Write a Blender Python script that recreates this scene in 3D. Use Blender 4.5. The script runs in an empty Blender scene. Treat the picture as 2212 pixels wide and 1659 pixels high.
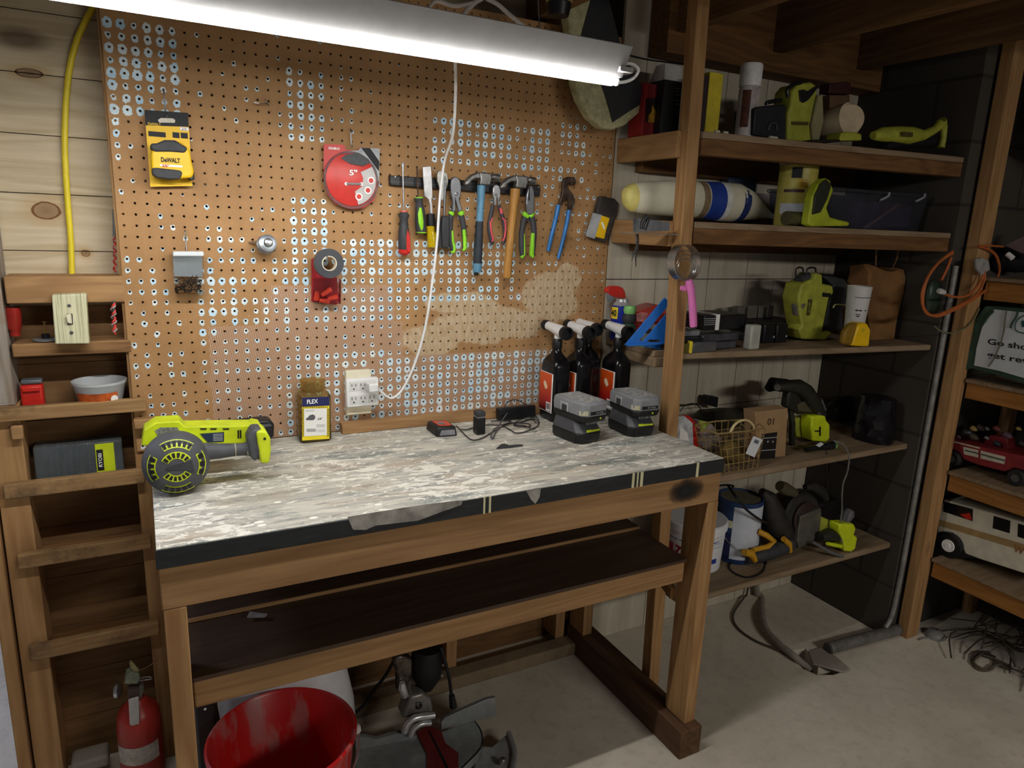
import bpy, bmesh, math, random
from mathutils import Vector, Matrix
random.seed(7)
PI = math.pi
S = bpy.context.scene
C = S.collection
# ---------------------------------------------------------------- camera
PX, PY, FPX = 1106.0, 829.5, 1506.16
AX = (Vector((0.884813, -0.071085, 0.460493)), Vector((-0.464399, -0.215031, 0.859125)), Vector((0.037950, -0.974017, -0.223274)))
CAM = Vector((0.0, -1.876, 1.48))
def ray(px, py):
    d = Vector(((px - PX) / FPX, (py - PY) / FPX, 1.0))
    return Vector((AX[0].dot(d), AX[1].dot(d), AX[2].dot(d)))
def on(ax, v, px, py):
    d = ray(px, py); t = (v - CAM[ax]) / d[ax]
    return CAM + d * t
def onX(px, py, v): return on(0, v, px, py)
def onY(px, py, v=0.0): return on(1, v, px, py)
def onZ(px, py, v=0.0): return on(2, v, px, py)
FWD = Vector((AX[0].z, AX[1].z, AX[2].z))
def depth(p): return (Vector(p) - CAM).dot(FWD)
cd = bpy.data.cameras.new('camera'); cam = bpy.data.objects.new('camera', cd); C.objects.link(cam)
right = Vector((AX[0].x, AX[1].x, AX[2].x)); up = -Vector((AX[0].y, AX[1].y, AX[2].y))
M = Matrix((right, up, -FWD)).transposed().to_4x4(); M.translation = CAM
cam.matrix_world = M
cd.sensor_fit = 'HORIZONTAL'; cd.sensor_width = 36.0; cd.lens = FPX / 2212 * 36.0; cd.clip_start = 0.02
S.camera = cam
# ---------------------------------------------------------------- world, lights, exposure
w = bpy.data.worlds.new('world'); S.world = w; w.use_nodes = True
w.node_tree.nodes['Background'].inputs[0].default_value = (0.9, 0.92, 1.0, 1)
w.node_tree.nodes['Background'].inputs[1].default_value = 0.052
def area(name, loc, rot, sx, sy, power, col):
    l = bpy.data.lights.new(name, 'AREA'); l.shape = 'RECTANGLE'; l.size = sx; l.size_y = sy; l.energy = power; l.color = col
    o = bpy.data.objects.new(name, l); C.objects.link(o); o.location = loc; o.rotation_euler = rot
    return o
# fill lamp added behind the camera, none is seen there, and the neighbouring room's cool light
area('fill_lamp', (1.7, -3.6, 2.0), (0.35, 0, 0), 1.2, 0.25, 20, (1.0, 0.95, 0.88))
area('next_room_lamp', (-1.6, 0.7, 2.0), (0, 0, 0), 0.6, 0.6, 16, (0.72, 0.78, 1.0))
TUBE_STRENGTH = 112.0
S.view_settings.view_transform = 'Standard'; S.view_settings.look = 'None'
S.view_settings.gamma = 1.0; S.view_settings.exposure = 0.75; S.view_settings.use_curve_mapping = False
# ---------------------------------------------------------------- materials
def lin(h):
    if isinstance(h, str):
        h = h.lstrip('#'); r = [int(h[i:i + 2], 16) / 255 for i in (0, 2, 4)]
    else: r = h
    return tuple((c / 12.92 if c <= 0.04045 else ((c + 0.055) / 1.055) ** 2.4) for c in r) + (1.0,)
MATS = {}
def nm(name):
    m = bpy.data.materials.new(name); m.use_nodes = True
    nt = m.node_tree; b = nt.nodes['Principled BSDF']
    return m, nt, b
class G:
    """small node-graph helper"""
    def __init__(s, nt): s.nt = nt
    def n(s, t, **k):
        x = s.nt.nodes.new(t)
        for a, v in k.items():
            if a.startswith('i_'): x.inputs[a[2:].replace('_', ' ')].default_value = v
            else: setattr(x, a, v)
        return x
    def l(s, a, b): s.nt.links.new(a, b)
    def math(s, op, a, b=None, c=None):
        x = s.nt.nodes.new('ShaderNodeMath'); x.operation = op
        for i, v in enumerate((a, b, c)):
            if v is None: continue
            if isinstance(v, (int, float)): x.inputs[i].default_value = v
            else: s.l(v, x.inputs[i])
        return x.outputs[0]
    def mix(s, f, a, b, t='MIX'):
        x = s.nt.nodes.new('ShaderNodeMix'); x.data_type = 'RGBA'; x.blend_type = t
        for i, v in ((0, f), (6, a), (7, b)):
            if isinstance(v, (int, float)): x.inputs[i].default_value = v
            elif isinstance(v, tuple): x.inputs[i].default_value = v
            else: s.l(v, x.inputs[i])
        return x.outputs[2]
    def co(s, scale=(1, 1, 1), kind='Object', loc=(0, 0, 0)):
        t = s.n('ShaderNodeTexCoord'); m = s.n('ShaderNodeMapping'); s.l(t.outputs[kind], m.inputs[0])
        m.inputs['Scale'].default_value = scale; m.inputs['Location'].default_value = loc
        return m.outputs[0]
    def noise(s, co, scale, detail=4, rough=0.6, dist=0.0):
        x = s.n('ShaderNodeTexNoise'); s.l(co, x.inputs['Vector'])
        x.inputs['Scale'].default_value = scale; x.inputs['Detail'].default_value = detail
        x.inputs['Roughness'].default_value = rough; x.inputs['Distortion'].default_value = dist
        return x.outputs['Fac']
    def ramp(s, f, stops, interp='LINEAR'):
        x = s.n('ShaderNodeValToRGB'); s.l(f, x.inputs[0]); e = x.color_ramp.elements; x.color_ramp.interpolation = interp
        while len(e) < len(stops): e.new(0.5)
        for i, (p, c) in enumerate(stops):
            e[i].position = p; e[i].color = c if isinstance(c, tuple) else (c, c, c, 1)
        return x.outputs[0]
    def step(s, f, a, b): return s.ramp(f, [(a, 0.0), (b, 1.0)])
    def bump(s, h, b, strength=0.3, dist=0.002):
        x = s.n('ShaderNodeBump'); x.inputs['Strength'].default_value = strength; x.inputs['Distance'].default_value = dist
        s.l(h, x.inputs['Height']); s.l(x.outputs[0], b.inputs['Normal'])
def mat(name, col, rough=0.5, metal=0.0, var=0.12, vs=30, bump=0.0, trans=0.0, emit=0, ior=1.45, coat=0):
    if name in MATS: return MATS[name]
    m, nt, b = nm(name); g = G(nt); c = lin(col)
    co = g.co()
    if var > 0:
        f = g.noise(co, vs, 3)
        dk = tuple(v * (1 - var * 1.6) for v in c[:3]) + (1,); lt = tuple(min(1, v * (1 + var)) for v in c[:3]) + (1,)
        g.l(g.ramp(f, [(0.3, dk), (0.7, lt)]), b.inputs['Base Color'])
        if bump: g.bump(f, b, bump)
    else: b.inputs['Base Color'].default_value = c
    b.inputs['Roughness'].default_value = rough; b.inputs['Metallic'].default_value = metal
    b.inputs['IOR'].default_value = ior
    if coat: b.inputs['Coat Weight'].default_value = coat
    if trans: b.inputs['Transmission Weight'].default_value = trans
    if emit:
        b.inputs['Emission Color'].default_value = c; b.inputs['Emission Strength'].default_value = emit
    MATS[name] = m; return m
def wood(name, c1, c2, axis=0, s=1.0, knots=0.6, rough=0.75, dirt=None, dirt_amt=0.5, spec=0.3):
    if name in MATS: return MATS[name]
    m, nt, b = nm(name); g = G(nt)
    sc = [9.0 * s] * 3; sc[axis] = 0.9 * s
    co = g.co(tuple(sc)); w0 = g.noise(co, 1.0, 3, 0.5, 0.6)
    sc2 = [60.0 * s] * 3; sc2[axis] = 3.0 * s
    fine = g.noise(g.co(tuple(sc2)), 2.0, 4, 0.65)
    rings = g.math('FRACT', g.math('MULTIPLY', w0, 9.0)); rings = g.math('ABSOLUTE', g.math('SUBTRACT', rings, 0.5))
    f = g.math('ADD', g.math('MULTIPLY', rings, 0.7), g.math('MULTIPLY', fine, 0.6))
    c1 = lin(c1); c2 = lin(c2)
    col = g.ramp(f, [(0.2, c2), (0.75, c1)])
    big = g.noise(g.co((3, 3, 3)), 1.3 * s, 3)
    col = g.mix(g.math('MULTIPLY', big, 0.45), col, tuple(v * 0.55 for v in c2[:3]) + (1,))
    if knots:
        v = g.n('ShaderNodeTexVoronoi'); ks = [5.0 * s] * 3; ks[axis] = 2.2 * s
        g.l(g.co(tuple(ks)), v.inputs['Vector']); v.inputs['Scale'].default_value = 1.0
        k = g.ramp(v.outputs['Distance'], [(0.05, 1.0), (0.12, 0.0)])
        col = g.mix(g.math('MULTIPLY', k, knots), col, lin('#4a2a15'))
    if dirt:
        d = g.step(g.noise(g.co((2, 2, 2)), 3.0 * s, 5, 0.7), 0.52, 0.66)
        col = g.mix(g.math('MULTIPLY', d, dirt_amt), col, lin(dirt))
    g.l(col, b.inputs['Base Color']); b.inputs['Roughness'].default_value = rough
    b.inputs['Specular IOR Level'].default_value = spec
    g.bump(f, b, 0.25, 0.001)
    MATS[name] = m; return m
# ---------------------------------------------------------------- mesh building
class MB:
    def __init__(s): s.v = []; s.f = []; s.fm = []; s.m = []
    def mi(s, m):
        if m not in s.m: s.m.append(m)
        return s.m.index(m)
    def add(s, vs, fs, m):
        o = len(s.v); s.v += [Vector(v) for v in vs]; k = s.mi(m)
        for f in fs: s.f.append(tuple(i + o for i in f)); s.fm.append(k)
        return s
    def box(s, x0, x1, y0, y1, z0, z1, m, X=None):
        if x0 > x1: x0, x1 = x1, x0
        if y0 > y1: y0, y1 = y1, y0
        if z0 > z1: z0, z1 = z1, z0
        vs = [Vector((x, y, z)) for z in (z0, z1) for y in (y0, y1) for x in (x0, x1)]
        if X is not None: vs = [X @ v for v in vs]
        return s.add(vs, [(0, 2, 3, 1), (4, 5, 7, 6), (0, 1, 5, 4), (2, 6, 7, 3), (0, 4, 6, 2), (1, 3, 7, 5)], m)
    def rings(s, R, m, cap=True, closed=False):
        n = len(R[0]); vs = [p for r in R for p in r]; fs = []
        k = len(R)
        for i in range(k if closed else k - 1):
            a = i * n; b = ((i + 1) % k) * n
            for j in range(n): fs.append((a + j, a + (j + 1) % n, b + (j + 1) % n, b + j))
        if cap and not closed:
            fs.append(tuple(range(n))[::-1]); fs.append(tuple((k - 1) * n + j for j in range(n)))
        return s.add(vs, fs, m)
    def spine(s, pts, m, n=14, flat=1.0, fdir=None, cap=True):
        """round body through (point, radius) pairs; flat squashes it along fdir"""
        R = []; prev = None
        P = [Vector(p) for p, r in pts]
        for i, (p, r) in enumerate(pts):
            t = (P[min(i + 1, len(P) - 1)] - P[max(i - 1, 0)]).normalized()
            if prev is None:
                a = Vector(fdir) if fdir is not None else (Vector((0, 1, 0)) if abs(t.y) < 0.9 else Vector((1, 0, 0)))
            else: a = prev
            a = (a - t * a.dot(t)).normalized(); prev = a
            b = t.cross(a)
            R.append([P[i] + a * (math.cos(q) * r * flat) + b * (math.sin(q) * r) for q in [2 * PI * j / n for j in range(n)]])
        return s.rings(R, m, cap)
    def cyl(s, p0, p1, r0, m, r1=None, n=20, cap=True):
        return s.spine([(p0, r0), (p1, r0 if r1 is None else r1)], m, n, cap=cap)
    def tube(s, pts, r, m, n=8, sub=5, closed=False):
        P = smooth(pts, sub, closed)
        if closed:
            R = []; k = len(P); a = None
            for i in range(k):
                t = (P[(i + 1) % k] - P[i - 1]).normalized()
                if a is None: a = Vector((0, 0, 1)) if abs(t.z) < 0.9 else Vector((1, 0, 0))
                a = (a - t * a.dot(t)).normalized(); b = t.cross(a)
                R.append([P[i] + a * (math.cos(q) * r) + b * (math.sin(q) * r) for q in [2 * PI * j / n for j in range(n)]])
            return s.rings(R, m, False, True)
        return s.spine([(p, r) for p in P], m, n)
    def lathe(s, prof, m, c=(0, 0, 0), ax=(0, 0, 1), n=28, cap=True):
        ax = Vector(ax).normalized(); a = Vector((1, 0, 0)) if abs(ax.x) < 0.9 else Vector((0, 1, 0))
        a = (a - ax * a.dot(ax)).normalized(); b = ax.cross(a); c = Vector(c)
        R = [[c + ax * h + a * (math.cos(q) * r) + b * (math.sin(q) * r) for q in [2 * PI * j / n for j in range(n)]] for r, h in prof]
        return s.rings(R, m, cap)
    def extr(s, poly, vec, m):
        """closed planar outline given as 3-D points, thickened by vec"""
        P = [Vector(p) for p in poly]; vec = Vector(vec); n = len(P)
        vs = P + [p + vec for p in P]
        nrm = Vector((0, 0, 0))
        for i in range(n): nrm += P[i].cross(P[(i + 1) % n])
        fs = [tuple(range(n)), tuple(reversed(range(n, 2 * n)))] + [(i, i + n, (i + 1) % n + n, (i + 1) % n) for i in range(n)]
        if nrm.dot(vec) > 0: fs = [tuple(reversed(f)) for f in fs]
        return s.add(vs, fs, m)
    def torus(s, c, R, r, m, ax=(0, 0, 1), n=28, k=8, sx=1.0):
        ax = Vector(ax).normalized(); a = Vector((1, 0, 0)) if abs(ax.x) < 0.9 else Vector((0, 1, 0))
        a = (a - ax * a.dot(ax)).normalized(); b = ax.cross(a); c = Vector(c)
        rr = []
        for i in range(n):
            q = 2 * PI * i / n; d = a * math.cos(q) + b * math.sin(q)
            rr.append([c + d * R + d * (math.cos(w) * r) + ax * (math.sin(w) * r * sx) for w in [2 * PI * j / k for j in range(k)]])
        return s.rings(rr, m, False, True)
    def done(s, name, parent=None, bevel=0.0, ang=0.7, seg=2, label=None, cat=None, group=None, kind=None, flatshade=False, sub=0, origin=None):
        me = bpy.data.meshes.new(name); me.from_pydata([tuple(v) for v in s.v], [], s.f); me.validate()
        for m in s.m: me.materials.append(m)
        if len(me.polygons) == len(s.fm):
            me.polygons.foreach_set('material_index', s.fm)
        bm = bmesh.new(); bm.from_mesh(me); bmesh.ops.recalc_face_normals(bm, faces=bm.faces); bm.to_mesh(me); bm.free()
        o = bpy.data.objects.new(name, me); C.objects.link(o)
        if not flatshade:
            me.polygons.foreach_set('use_smooth', [True] * len(me.polygons)); me.set_sharp_from_angle(angle=ang)
        if bevel:
            b = o.modifiers.new('bevel', 'BEVEL'); b.width = bevel; b.segments = seg; b.limit_method = 'ANGLE'; b.angle_limit = 0.6
        if sub:
            d = o.modifiers.new('sub', 'SUBSURF'); d.levels = sub; d.render_levels = sub
        if parent: o.parent = parent
        if label: o['label'] = label
        if cat: o['category'] = cat
        if group: o['group'] = group
        if kind: o['kind'] = kind
        if parent is None:
            if origin is None:
                xs = [v.co for v in me.vertices]
                mn = Vector([min(c[i] for c in xs) for i in range(3)]); mx = Vector([max(c[i] for c in xs) for i in range(3)])
                origin = Vector(((mn.x + mx.x) / 2, (mn.y + mx.y) / 2, mn.z))
            origin = Vector(origin); me.transform(Matrix.Translation(-origin)); o.location = origin
        return o
def smooth(pts, sub=5, closed=False):
    P = [Vector(p) for p in pts]; n = len(P)
    if n < 3 or sub < 2: return P
    out = []
    for i in range(n if closed else n - 1):
        g = (lambda k: P[k % n]) if closed else (lambda k: P[max(0, min(n - 1, k))])
        p0, p1, p2, p3 = g(i - 1), g(i), g(i + 1), g(i + 2)
        for j in range(sub):
            t = j / sub
            out.append(0.5 * ((2 * p1) + (p2 - p0) * t + (2 * p0 - 5 * p1 + 4 * p2 - p3) * t * t + (3 * p1 - p0 - 3 * p2 + p3) * t ** 3))
    if not closed: out.append(P[-1])
    return out
AUTO = []
def T(name, label, cat, group=None, loc=None, rot=0):
    o = bpy.data.objects.new(name, None); C.objects.link(o); o.empty_display_size = 0.05
    o['label'] = label; o['category'] = cat
    if group: o['group'] = group
    if loc is None: AUTO.append(o)
    else: o.location = loc; o.rotation_euler = (0, 0, rot) if not isinstance(rot, tuple) else rot
    return o
def kids(o):
    out = []
    for c in o.children: out.append(c); out += kids(c)
    return out
def settle():
    bpy.context.view_layer.update()
    for o in AUTO:
        k = [c for c in kids(o) if c.type == 'MESH']
        if not k: continue
        vs = [v.co for c in k for v in c.data.vertices]
        mn = Vector([min(c[i] for c in vs) for i in range(3)]); mx = Vector([max(c[i] for c in vs) for i in range(3)])
        org = Vector(((mn.x + mx.x) / 2, (mn.y + mx.y) / 2, mn.z))
        for c in k: c.data.transform(Matrix.Translation(-org))
        o.location = org
def dup(root, loc, rot=None, label=None, group=None):
    r = root.copy(); C.objects.link(r); r.location = loc
    if rot is not None: r.rotation_euler = (0, 0, rot)
    if label: r['label'] = label
    if group: r['group'] = group
    for ch in list(root.children):
        c = ch.copy(); C.objects.link(c); c.parent = r
        for gg in ch.children:
            d = gg.copy(); C.objects.link(d); d.parent = c
    return r
class Crop:
    """reads coordinates taken from an enlarged view"""
    def __init__(s, x0, y0, k): s.x0 = x0; s.y0 = y0; s.k = k
    def p(s, x, y): return (s.x0 + x / s.k, s.y0 + y / s.k)
    def Y(s, x, y, v): return onY(*s.p(x, y), v)
    def Z(s, x, y, v): return onZ(*s.p(x, y), v)
    def X(s, x, y, v): return onX(*s.p(x, y), v)
    def poly(s, pts, v): return [s.Y(a, b, v) for a, b in pts]
    def rad(s, xl, xr, y, v):
        P = s.Y((xl + xr) / 2, y, v); px = s.p((xl + xr) / 2, y)[0]
        return 0.5 * (xr - xl) / s.k * depth(P) / FPX / math.sqrt(1 + ((px - PX) / FPX) ** 2)
    def sp(s, pts, v):
        """(x, y, width) in view pixels -> (point, radius) at distance plane v (or per-point 4th value)"""
        out = []
        for q in pts:
            vv = q[3] if len(q) > 3 else v
            P = s.Y(q[0], q[1], vv); out.append((P, 0.5 * q[2] / s.k * depth(P) / FPX))
        return out
FULL = Crop(0, 0, 1)
def text(parent, s, c, rt, upv, wd, ht, m, name='lettering', ext=0.0003, bold=0.0, off=None):
    """lettering of a given width and height centred at c, lying along rt / upv"""
    cu = bpy.data.curves.new('t', 'FONT'); cu.body = s; cu.size = 1; cu.align_x = 'CENTER'; cu.align_y = 'CENTER'; cu.extrude = 0
    cu.offset = bold; cu.resolution_u = 3
    o = bpy.data.objects.new('t', cu); C.objects.link(o)
    bpy.context.view_layer.update()
    me = bpy.data.meshes.new_from_object(o.evaluated_get(bpy.context.evaluated_depsgraph_get()))
    bpy.data.objects.remove(o)
    xs = [v.co.x for v in me.vertices]; ys = [v.co.y for v in me.vertices]
    cx, cy = (min(xs) + max(xs)) / 2, (min(ys) + max(ys)) / 2; W = max(xs) - min(xs); H = max(ys) - min(ys)
    rt = Vector(rt).normalized(); upv = Vector(upv).normalized(); nn = rt.cross(upv)
    c = Vector(c) + nn * (0.0004 if off is None else off)
    for v in me.vertices: v.co = c + rt * ((v.co.x - cx) / W * wd) + upv * ((v.co.y - cy) / H * ht)
    me.materials.clear(); me.materials.append(m)
    t = bpy.data.objects.new(name, me); C.objects.link(t)
    if parent: t.parent = parent
    return t
# ---------------------------------------------------------------- shared materials
pine = wood('pine_siding', '#d9cbb0', '#b8a684', 0, 0.8, 0.7)
def knot(mm, x, z_, a, b_, c='#7a5a3a'):
    nt = mm.node_tree; g = G(nt); b = nt.nodes['Principled BSDF']; src = b.inputs['Base Color'].links[0].from_socket
    v = g.n('ShaderNodeVectorMath'); v.operation = 'LENGTH'; g.l(g.co((1 / a, 0, 1 / b_), loc=(-x / a, 0, -z_ / b_)), v.inputs[0])
    d = g.math('ADD', v.outputs['Value'], g.math('MULTIPLY', g.math('SUBTRACT', g.noise(g.co((1, 1, 1)), 60, 3), .5), .25))
    f = g.ramp(d, [(.0, .75), (.78, .55), (.84, 1.0), (.95, 1.0), (1.0, .0)])
    h = g.ramp(g.math('MULTIPLY', d, .4), [(.40, .45), (.9, 0.0)])
    col = g.mix(h, src, lin('#a8854f')); g.l(g.mix(f, col, lin(c)), b.inputs['Base Color'])
for px_, py_, a_, b__ in ((100, 455, .030, .021), (185, 547, .0095, .0085), (62, 158, .028, .010)):
    q_ = onY(px_, py_, .09); knot(pine, q_.x, q_.z, a_, b__, '#6d4a2c' if px_ != 62 else '#4f3627')
oldw = wood('aged_siding', '#8c6a44', '#6b4c2e', 0, 0.8, 0.4)
lumX = wood('lumber_lengthwise', '#bd9566', '#96704a', 0, 1.0, 0.6)
lumY = wood('lumber_depthwise', '#b99162', '#906a44', 1, 1.0, 0.5)
lumZ = wood('lumber_upright', '#c29a68', '#9c7248', 2, 1.0, 0.6)
darkX = wood('dark_lumber', '#8a6238', '#5f4023', 0, 1.0, 0.4)
joistm = wood('joist_wood', '#8d6a42', '#5f432a', 1, 0.8, 0.4)
shelfw = wood('dusty_shelf_wood', '#a48f74', '#80694f', 0, 0.8, 0.2, dirt='#6b5c4a', dirt_amt=0.5)
blk = mat('black_plastic', '#17171a', 0.42, var=0.2)
blk2 = mat('charcoal_rubber', '#3a3b3f', 0.6, var=0.15)
steel = mat('bright_steel', '#b9babc', 0.28, 0.95, var=0.12)
dsteel = mat('dull_steel', '#7d7f82', 0.42, 0.85, var=0.25)
rust = mat('rusty_steel', '#5a4538', 0.65, 0.5, var=0.4, vs=60)
white = mat('white_plastic', '#eceded', 0.4, var=0.03)
lime = mat('lime_plastic', '#cfe022', 0.42, var=0.08)
red = mat('red_plastic', '#c9281f', 0.4, var=0.1)
yel = mat('yellow_plastic', '#f2c414', 0.4, var=0.06)
grn = mat('green_grip', '#8fd62c', 0.5, var=0.05)
ink = mat('black_ink', '#15151a', 0.6, var=0)
wink = mat('white_ink', '#f3f3f0', 0.6, var=0)
clear = mat('clear_plastic', '#e9ecef', 0.12, var=0, trans=0.92, ior=1.2)
# ---------------------------------------------------------------- the room
# concrete floor with a broken-out hole beside the pipe
def concrete(name, c1, c2, c3, s=1.0):
    m, nt, b = nm(name); g = G(nt)
    a = g.noise(g.co((1, 1, 1)), 2.2 * s, 6, 0.65); d = g.noise(g.co((1, 1, 1)), 26 * s, 5, 0.7)
    col = g.ramp(a, [(0.3, lin(c2)), (0.7, lin(c1))])
    col = g.mix(g.math('MULTIPLY', g.step(d, 0.5, 0.75), 0.4), col, lin(c3))
    g.l(col, b.inputs['Base Color']); b.inputs['Roughness'].default_value = 0.85; g.bump(d, b, 0.3, 0.003)
    return m
conc = concrete('concrete_floor', '#d8cfbe', '#b9b09e', '#8f8473')
hole = [FULL.Z(x, y, 0) for x, y in [(1712, 1405), (1740, 1400), (1756, 1420), (1768, 1440), (1800, 1436), (1826, 1450), (1800, 1458), (1765, 1458), (1735, 1445), (1715, 1425)]]
fm = MB()
outer = [Vector((-1.6, -3.6, 0)), Vector((4.2, -3.6, 0)), Vector((4.2, 1.3, 0)), Vector((-1.6, 1.3, 0))]
bmf = bmesh.new()
ov = [bmf.verts.new(p) for p in outer]; hv = [bmf.verts.new(p) for p in hole]
ed = [bmf.edges.new((ov[i], ov[(i + 1) % 4])) for i in range(4)] + [bmf.edges.new((hv[i], hv[(i + 1) % len(hv)])) for i in range(len(hv))]
bmesh.ops.triangle_fill(bmf, use_beauty=True, edges=ed)
hc = sum(hole, Vector()) / len(hole)
bmf.faces.ensure_lookup_table()
for f in [f for f in bmf.faces if all(v in hv for v in f.verts)]: bmf.faces.remove(f)
bmf.verts.index_update()
fm.add([v.co.copy() for v in bmf.verts], [tuple(v.index for v in f.verts) for f in bmf.faces], conc); bmf.free()
dirtm = mat('hole_dirt', '#3a2a20', 0.95, var=0.4)
k = len(hole); low = [p + Vector((0, 0, -0.05)) for p in hole]
fm.add(hole + low, [(i, (i + 1) % k, (i + 1) % k + k, i + k) for i in range(k)], conc); fm.add(low, [tuple(range(k))], dirtm)
fm.done('floor', kind='structure', origin=(0, 0, 0), flatshade=True)
# plank wall behind the pegboard
wb = MB(); z = 1.25
zs = [1.25 + 0.1285 * i for i in range(9)]
for i, z0 in enumerate(zs): wb.box(-0.34, 1.336, 0.09, 0.11, z0 + 0.001, min(z0 + 0.1275, 2.25), pine)
for z0 in [0.14 + 0.139 * i for i in range(8)]: wb.box(-0.34, 1.36, 0.09, 0.11, z0, z0 + 0.1375, oldw)
wb.box(-0.34, 1.36, 0.111, 0.13, 0, 2.25, mat('tar_paper', '#181614', 0.9))
wb.box(-0.34, 1.36, 0.09, 0.11, 0.0, 0.138, oldw)
wb.done('wall_back', kind='structure', origin=(0, 0.1, 0))
# pale panelled wall at the right, with grooves
tile = None
m, nt, b = nm('grey_panel'); g = G(nt)
st = g.noise(g.co((14, 14, 1.2)), 1.5, 4, 0.6); bg = g.noise(g.co((2, 2, 2)), 1.5, 4)
col = g.ramp(st, [(0.3, lin('#b5ab96')), (0.7, lin('#d5cebd'))]); col = g.mix(g.math('MULTIPLY', bg, 0.35), col, lin('#a79a80'))
spk = g.step(g.noise(g.co((40, 40, 5)), 3, 3, 0.7), 0.62, 0.7); col = g.mix(g.math('MULTIPLY', spk, 0.35), col, lin('#7d735f'))
g.l(col, b.inputs['Base Color']); b.inputs['Roughness'].default_value = 0.7; tile = m
wt = MB(); YW = -0.010
cols1 = [1.3365] + [onY(px, 601, YW).x for px in (1363, 1445, 1529, 1612, 1712, 1777, 1814, 1850)] + [2.42]
cols2 = [1.3365] + [onY(px, 860, YW).x for px in (1395, 1503, 1583, 1640, 1683, 1740, 1782)] + [2.42]
cols3 = [1.3365] + [onY(px, 1060, YW).x for px in (1415, 1500, 1613, 1648, 1710, 1750)] + [2.42]
zA = onY(1500, 603, YW).z; zB = onY(1700, 858, YW).z
for cs, z0, z1 in ((cols1, zA, 2.25), (cols2, zB, zA), (cols3, 0, zB)):
    for a, c in zip(cs, cs[1:]): wt.box(a + 0.0012, c - 0.0012, YW, YW + 0.012, z0 + 0.0015, z1 - 0.0015, tile)
wt.box(1.337, 2.42, YW + 0.013, 0.1, 0, 2.25, mat('groove_backing', '#3b352b', 0.9))
wt.done('wall_rear', kind='structure', origin=(1.9, YW, 0))
# dark block pier and right wall
m, nt, b = nm('dark_block'); g = G(nt)
br = g.n('ShaderNodeTexBrick'); tc = g.n('ShaderNodeTexCoord'); sx = g.n('ShaderNodeSeparateXYZ'); cx_ = g.n('ShaderNodeCombineXYZ')
g.l(tc.outputs['Object'], sx.inputs[0]); g.l(g.math('ADD', sx.outputs[0], sx.outputs[1]), cx_.inputs[0]); g.l(sx.outputs[2], cx_.inputs[1]); g.l(cx_.outputs[0], br.inputs['Vector'])
br.inputs['Scale'].default_value = 1.0; br.inputs['Brick Width'].default_value = 0.4; br.inputs['Row Height'].default_value = 0.2; br.inputs['Mortar Size'].default_value = 0.006
br.inputs['Color1'].default_value = lin('#4a443c'); br.inputs['Color2'].default_value = lin('#413b35'); br.inputs['Mortar'].default_value = lin('#2c2824')
g.l(g.mix(g.math('MULTIPLY', g.noise(g.co((1, 1, 1)), 6, 5), 0.5), br.outputs[0], lin('#2f2b27')), b.inputs['Base Color']); b.inputs['Roughness'].default_value = 0.9
block = m
MB().box(2.421, 2.95, -0.452, 0.1, 0, 2.25, block).done('wall_right', kind='structure', flatshade=True)
MB().box(2.96, 3.05, -3.6, 0.1, 0, 2.25, block).done('wall_east', kind='structure', flatshade=True)
# pale blue block wall of the neighbouring room, seen past the stud at far left
m, nt, b = nm('pale_blue_block'); g = G(nt)
br = g.n('ShaderNodeTexBrick'); tc = g.n('ShaderNodeTexCoord'); mp = g.n('ShaderNodeMapping'); mp.inputs['Rotation'].default_value = (PI / 2, 0, 0)
g.l(tc.outputs['Object'], mp.inputs[0]); g.l(mp.outputs[0], br.inputs['Vector']); br.inputs['Scale'].default_value = 1.0
br.inputs['Brick Width'].default_value = 0.4; br.inputs['Row Height'].default_value = 0.12; br.inputs['Mortar Size'].default_value = 0.004
br.inputs['Color1'].default_value = lin('#9a9fb8'); br.inputs['Color2'].default_value = lin('#8f95b0'); br.inputs['Mortar'].default_value = lin('#70748c')
g.l(br.outputs[0], b.inputs['Base Color'])
MB().box(-1.5, -0.2, 1.1, 1.2, 0, 2.25, m).done('wall_north', kind='structure', flatshade=True)
# ceiling with joists
cl = MB(); cl.box(-1.6, 3.05, -3.6, 1.2, 2.25, 2.28, wood('subfloor', '#6b5238', '#49341f', 0, 0.6, 0))
clo = cl.done('ceiling', kind='structure', origin=(0, 0, 2.25))
for x in (-0.17, 0.24, 0.64, 1.05, 1.46, 1.86, 2.27, 2.68):
    j = MB().box(x, x + 0.038, -3.5, 0.088, 2.055, 2.2495, joistm).done('joist', bevel=0.003)
    j.data.transform(Matrix.Translation(j.location - Vector((0, 0, 2.25)))); j.location = (0, 0, 0); j.parent = clo
MB().box(1.43, 2.415, -0.10, -0.011, 1.995, 2.25, darkX).done('trim_1', kind='structure', bevel=0.003)
# ---------------------------------------------------------------- pegboards: real holes, paint left in rings round them
P0 = onY(238, 128); cell = 0.0254
m, nt, b = nm('pegboard_face'); g = G(nt)
tc = g.n('ShaderNodeTexCoord'); sx = g.n('ShaderNodeSeparateXYZ'); g.l(tc.outputs['Object'], sx.inputs[0])
def attr(nme):
    a = g.n('ShaderNodeAttribute'); a.attribute_name = nme; return a.outputs['Fac']
u = g.math('SUBTRACT', g.math('FRACT', g.math('DIVIDE', sx.outputs[0], cell)), 0.5)
v = g.math('SUBTRACT', g.math('FRACT', g.math('DIVIDE', sx.outputs[2], cell)), 0.5)
pa, ta, sc_ = attr('paint'), attr('tan'), attr('screen')
wob = g.math('MULTIPLY', g.math('SUBTRACT', g.noise(g.co((1, 1, 1)), 190, 3, 0.6), 0.5), 0.34)
wob2 = g.math('MULTIPLY', g.math('SUBTRACT', g.noise(g.co((1, 1, 1), loc=(3, 1, 7)), 45, 2, 0.6), 0.5), 0.6)
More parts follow.
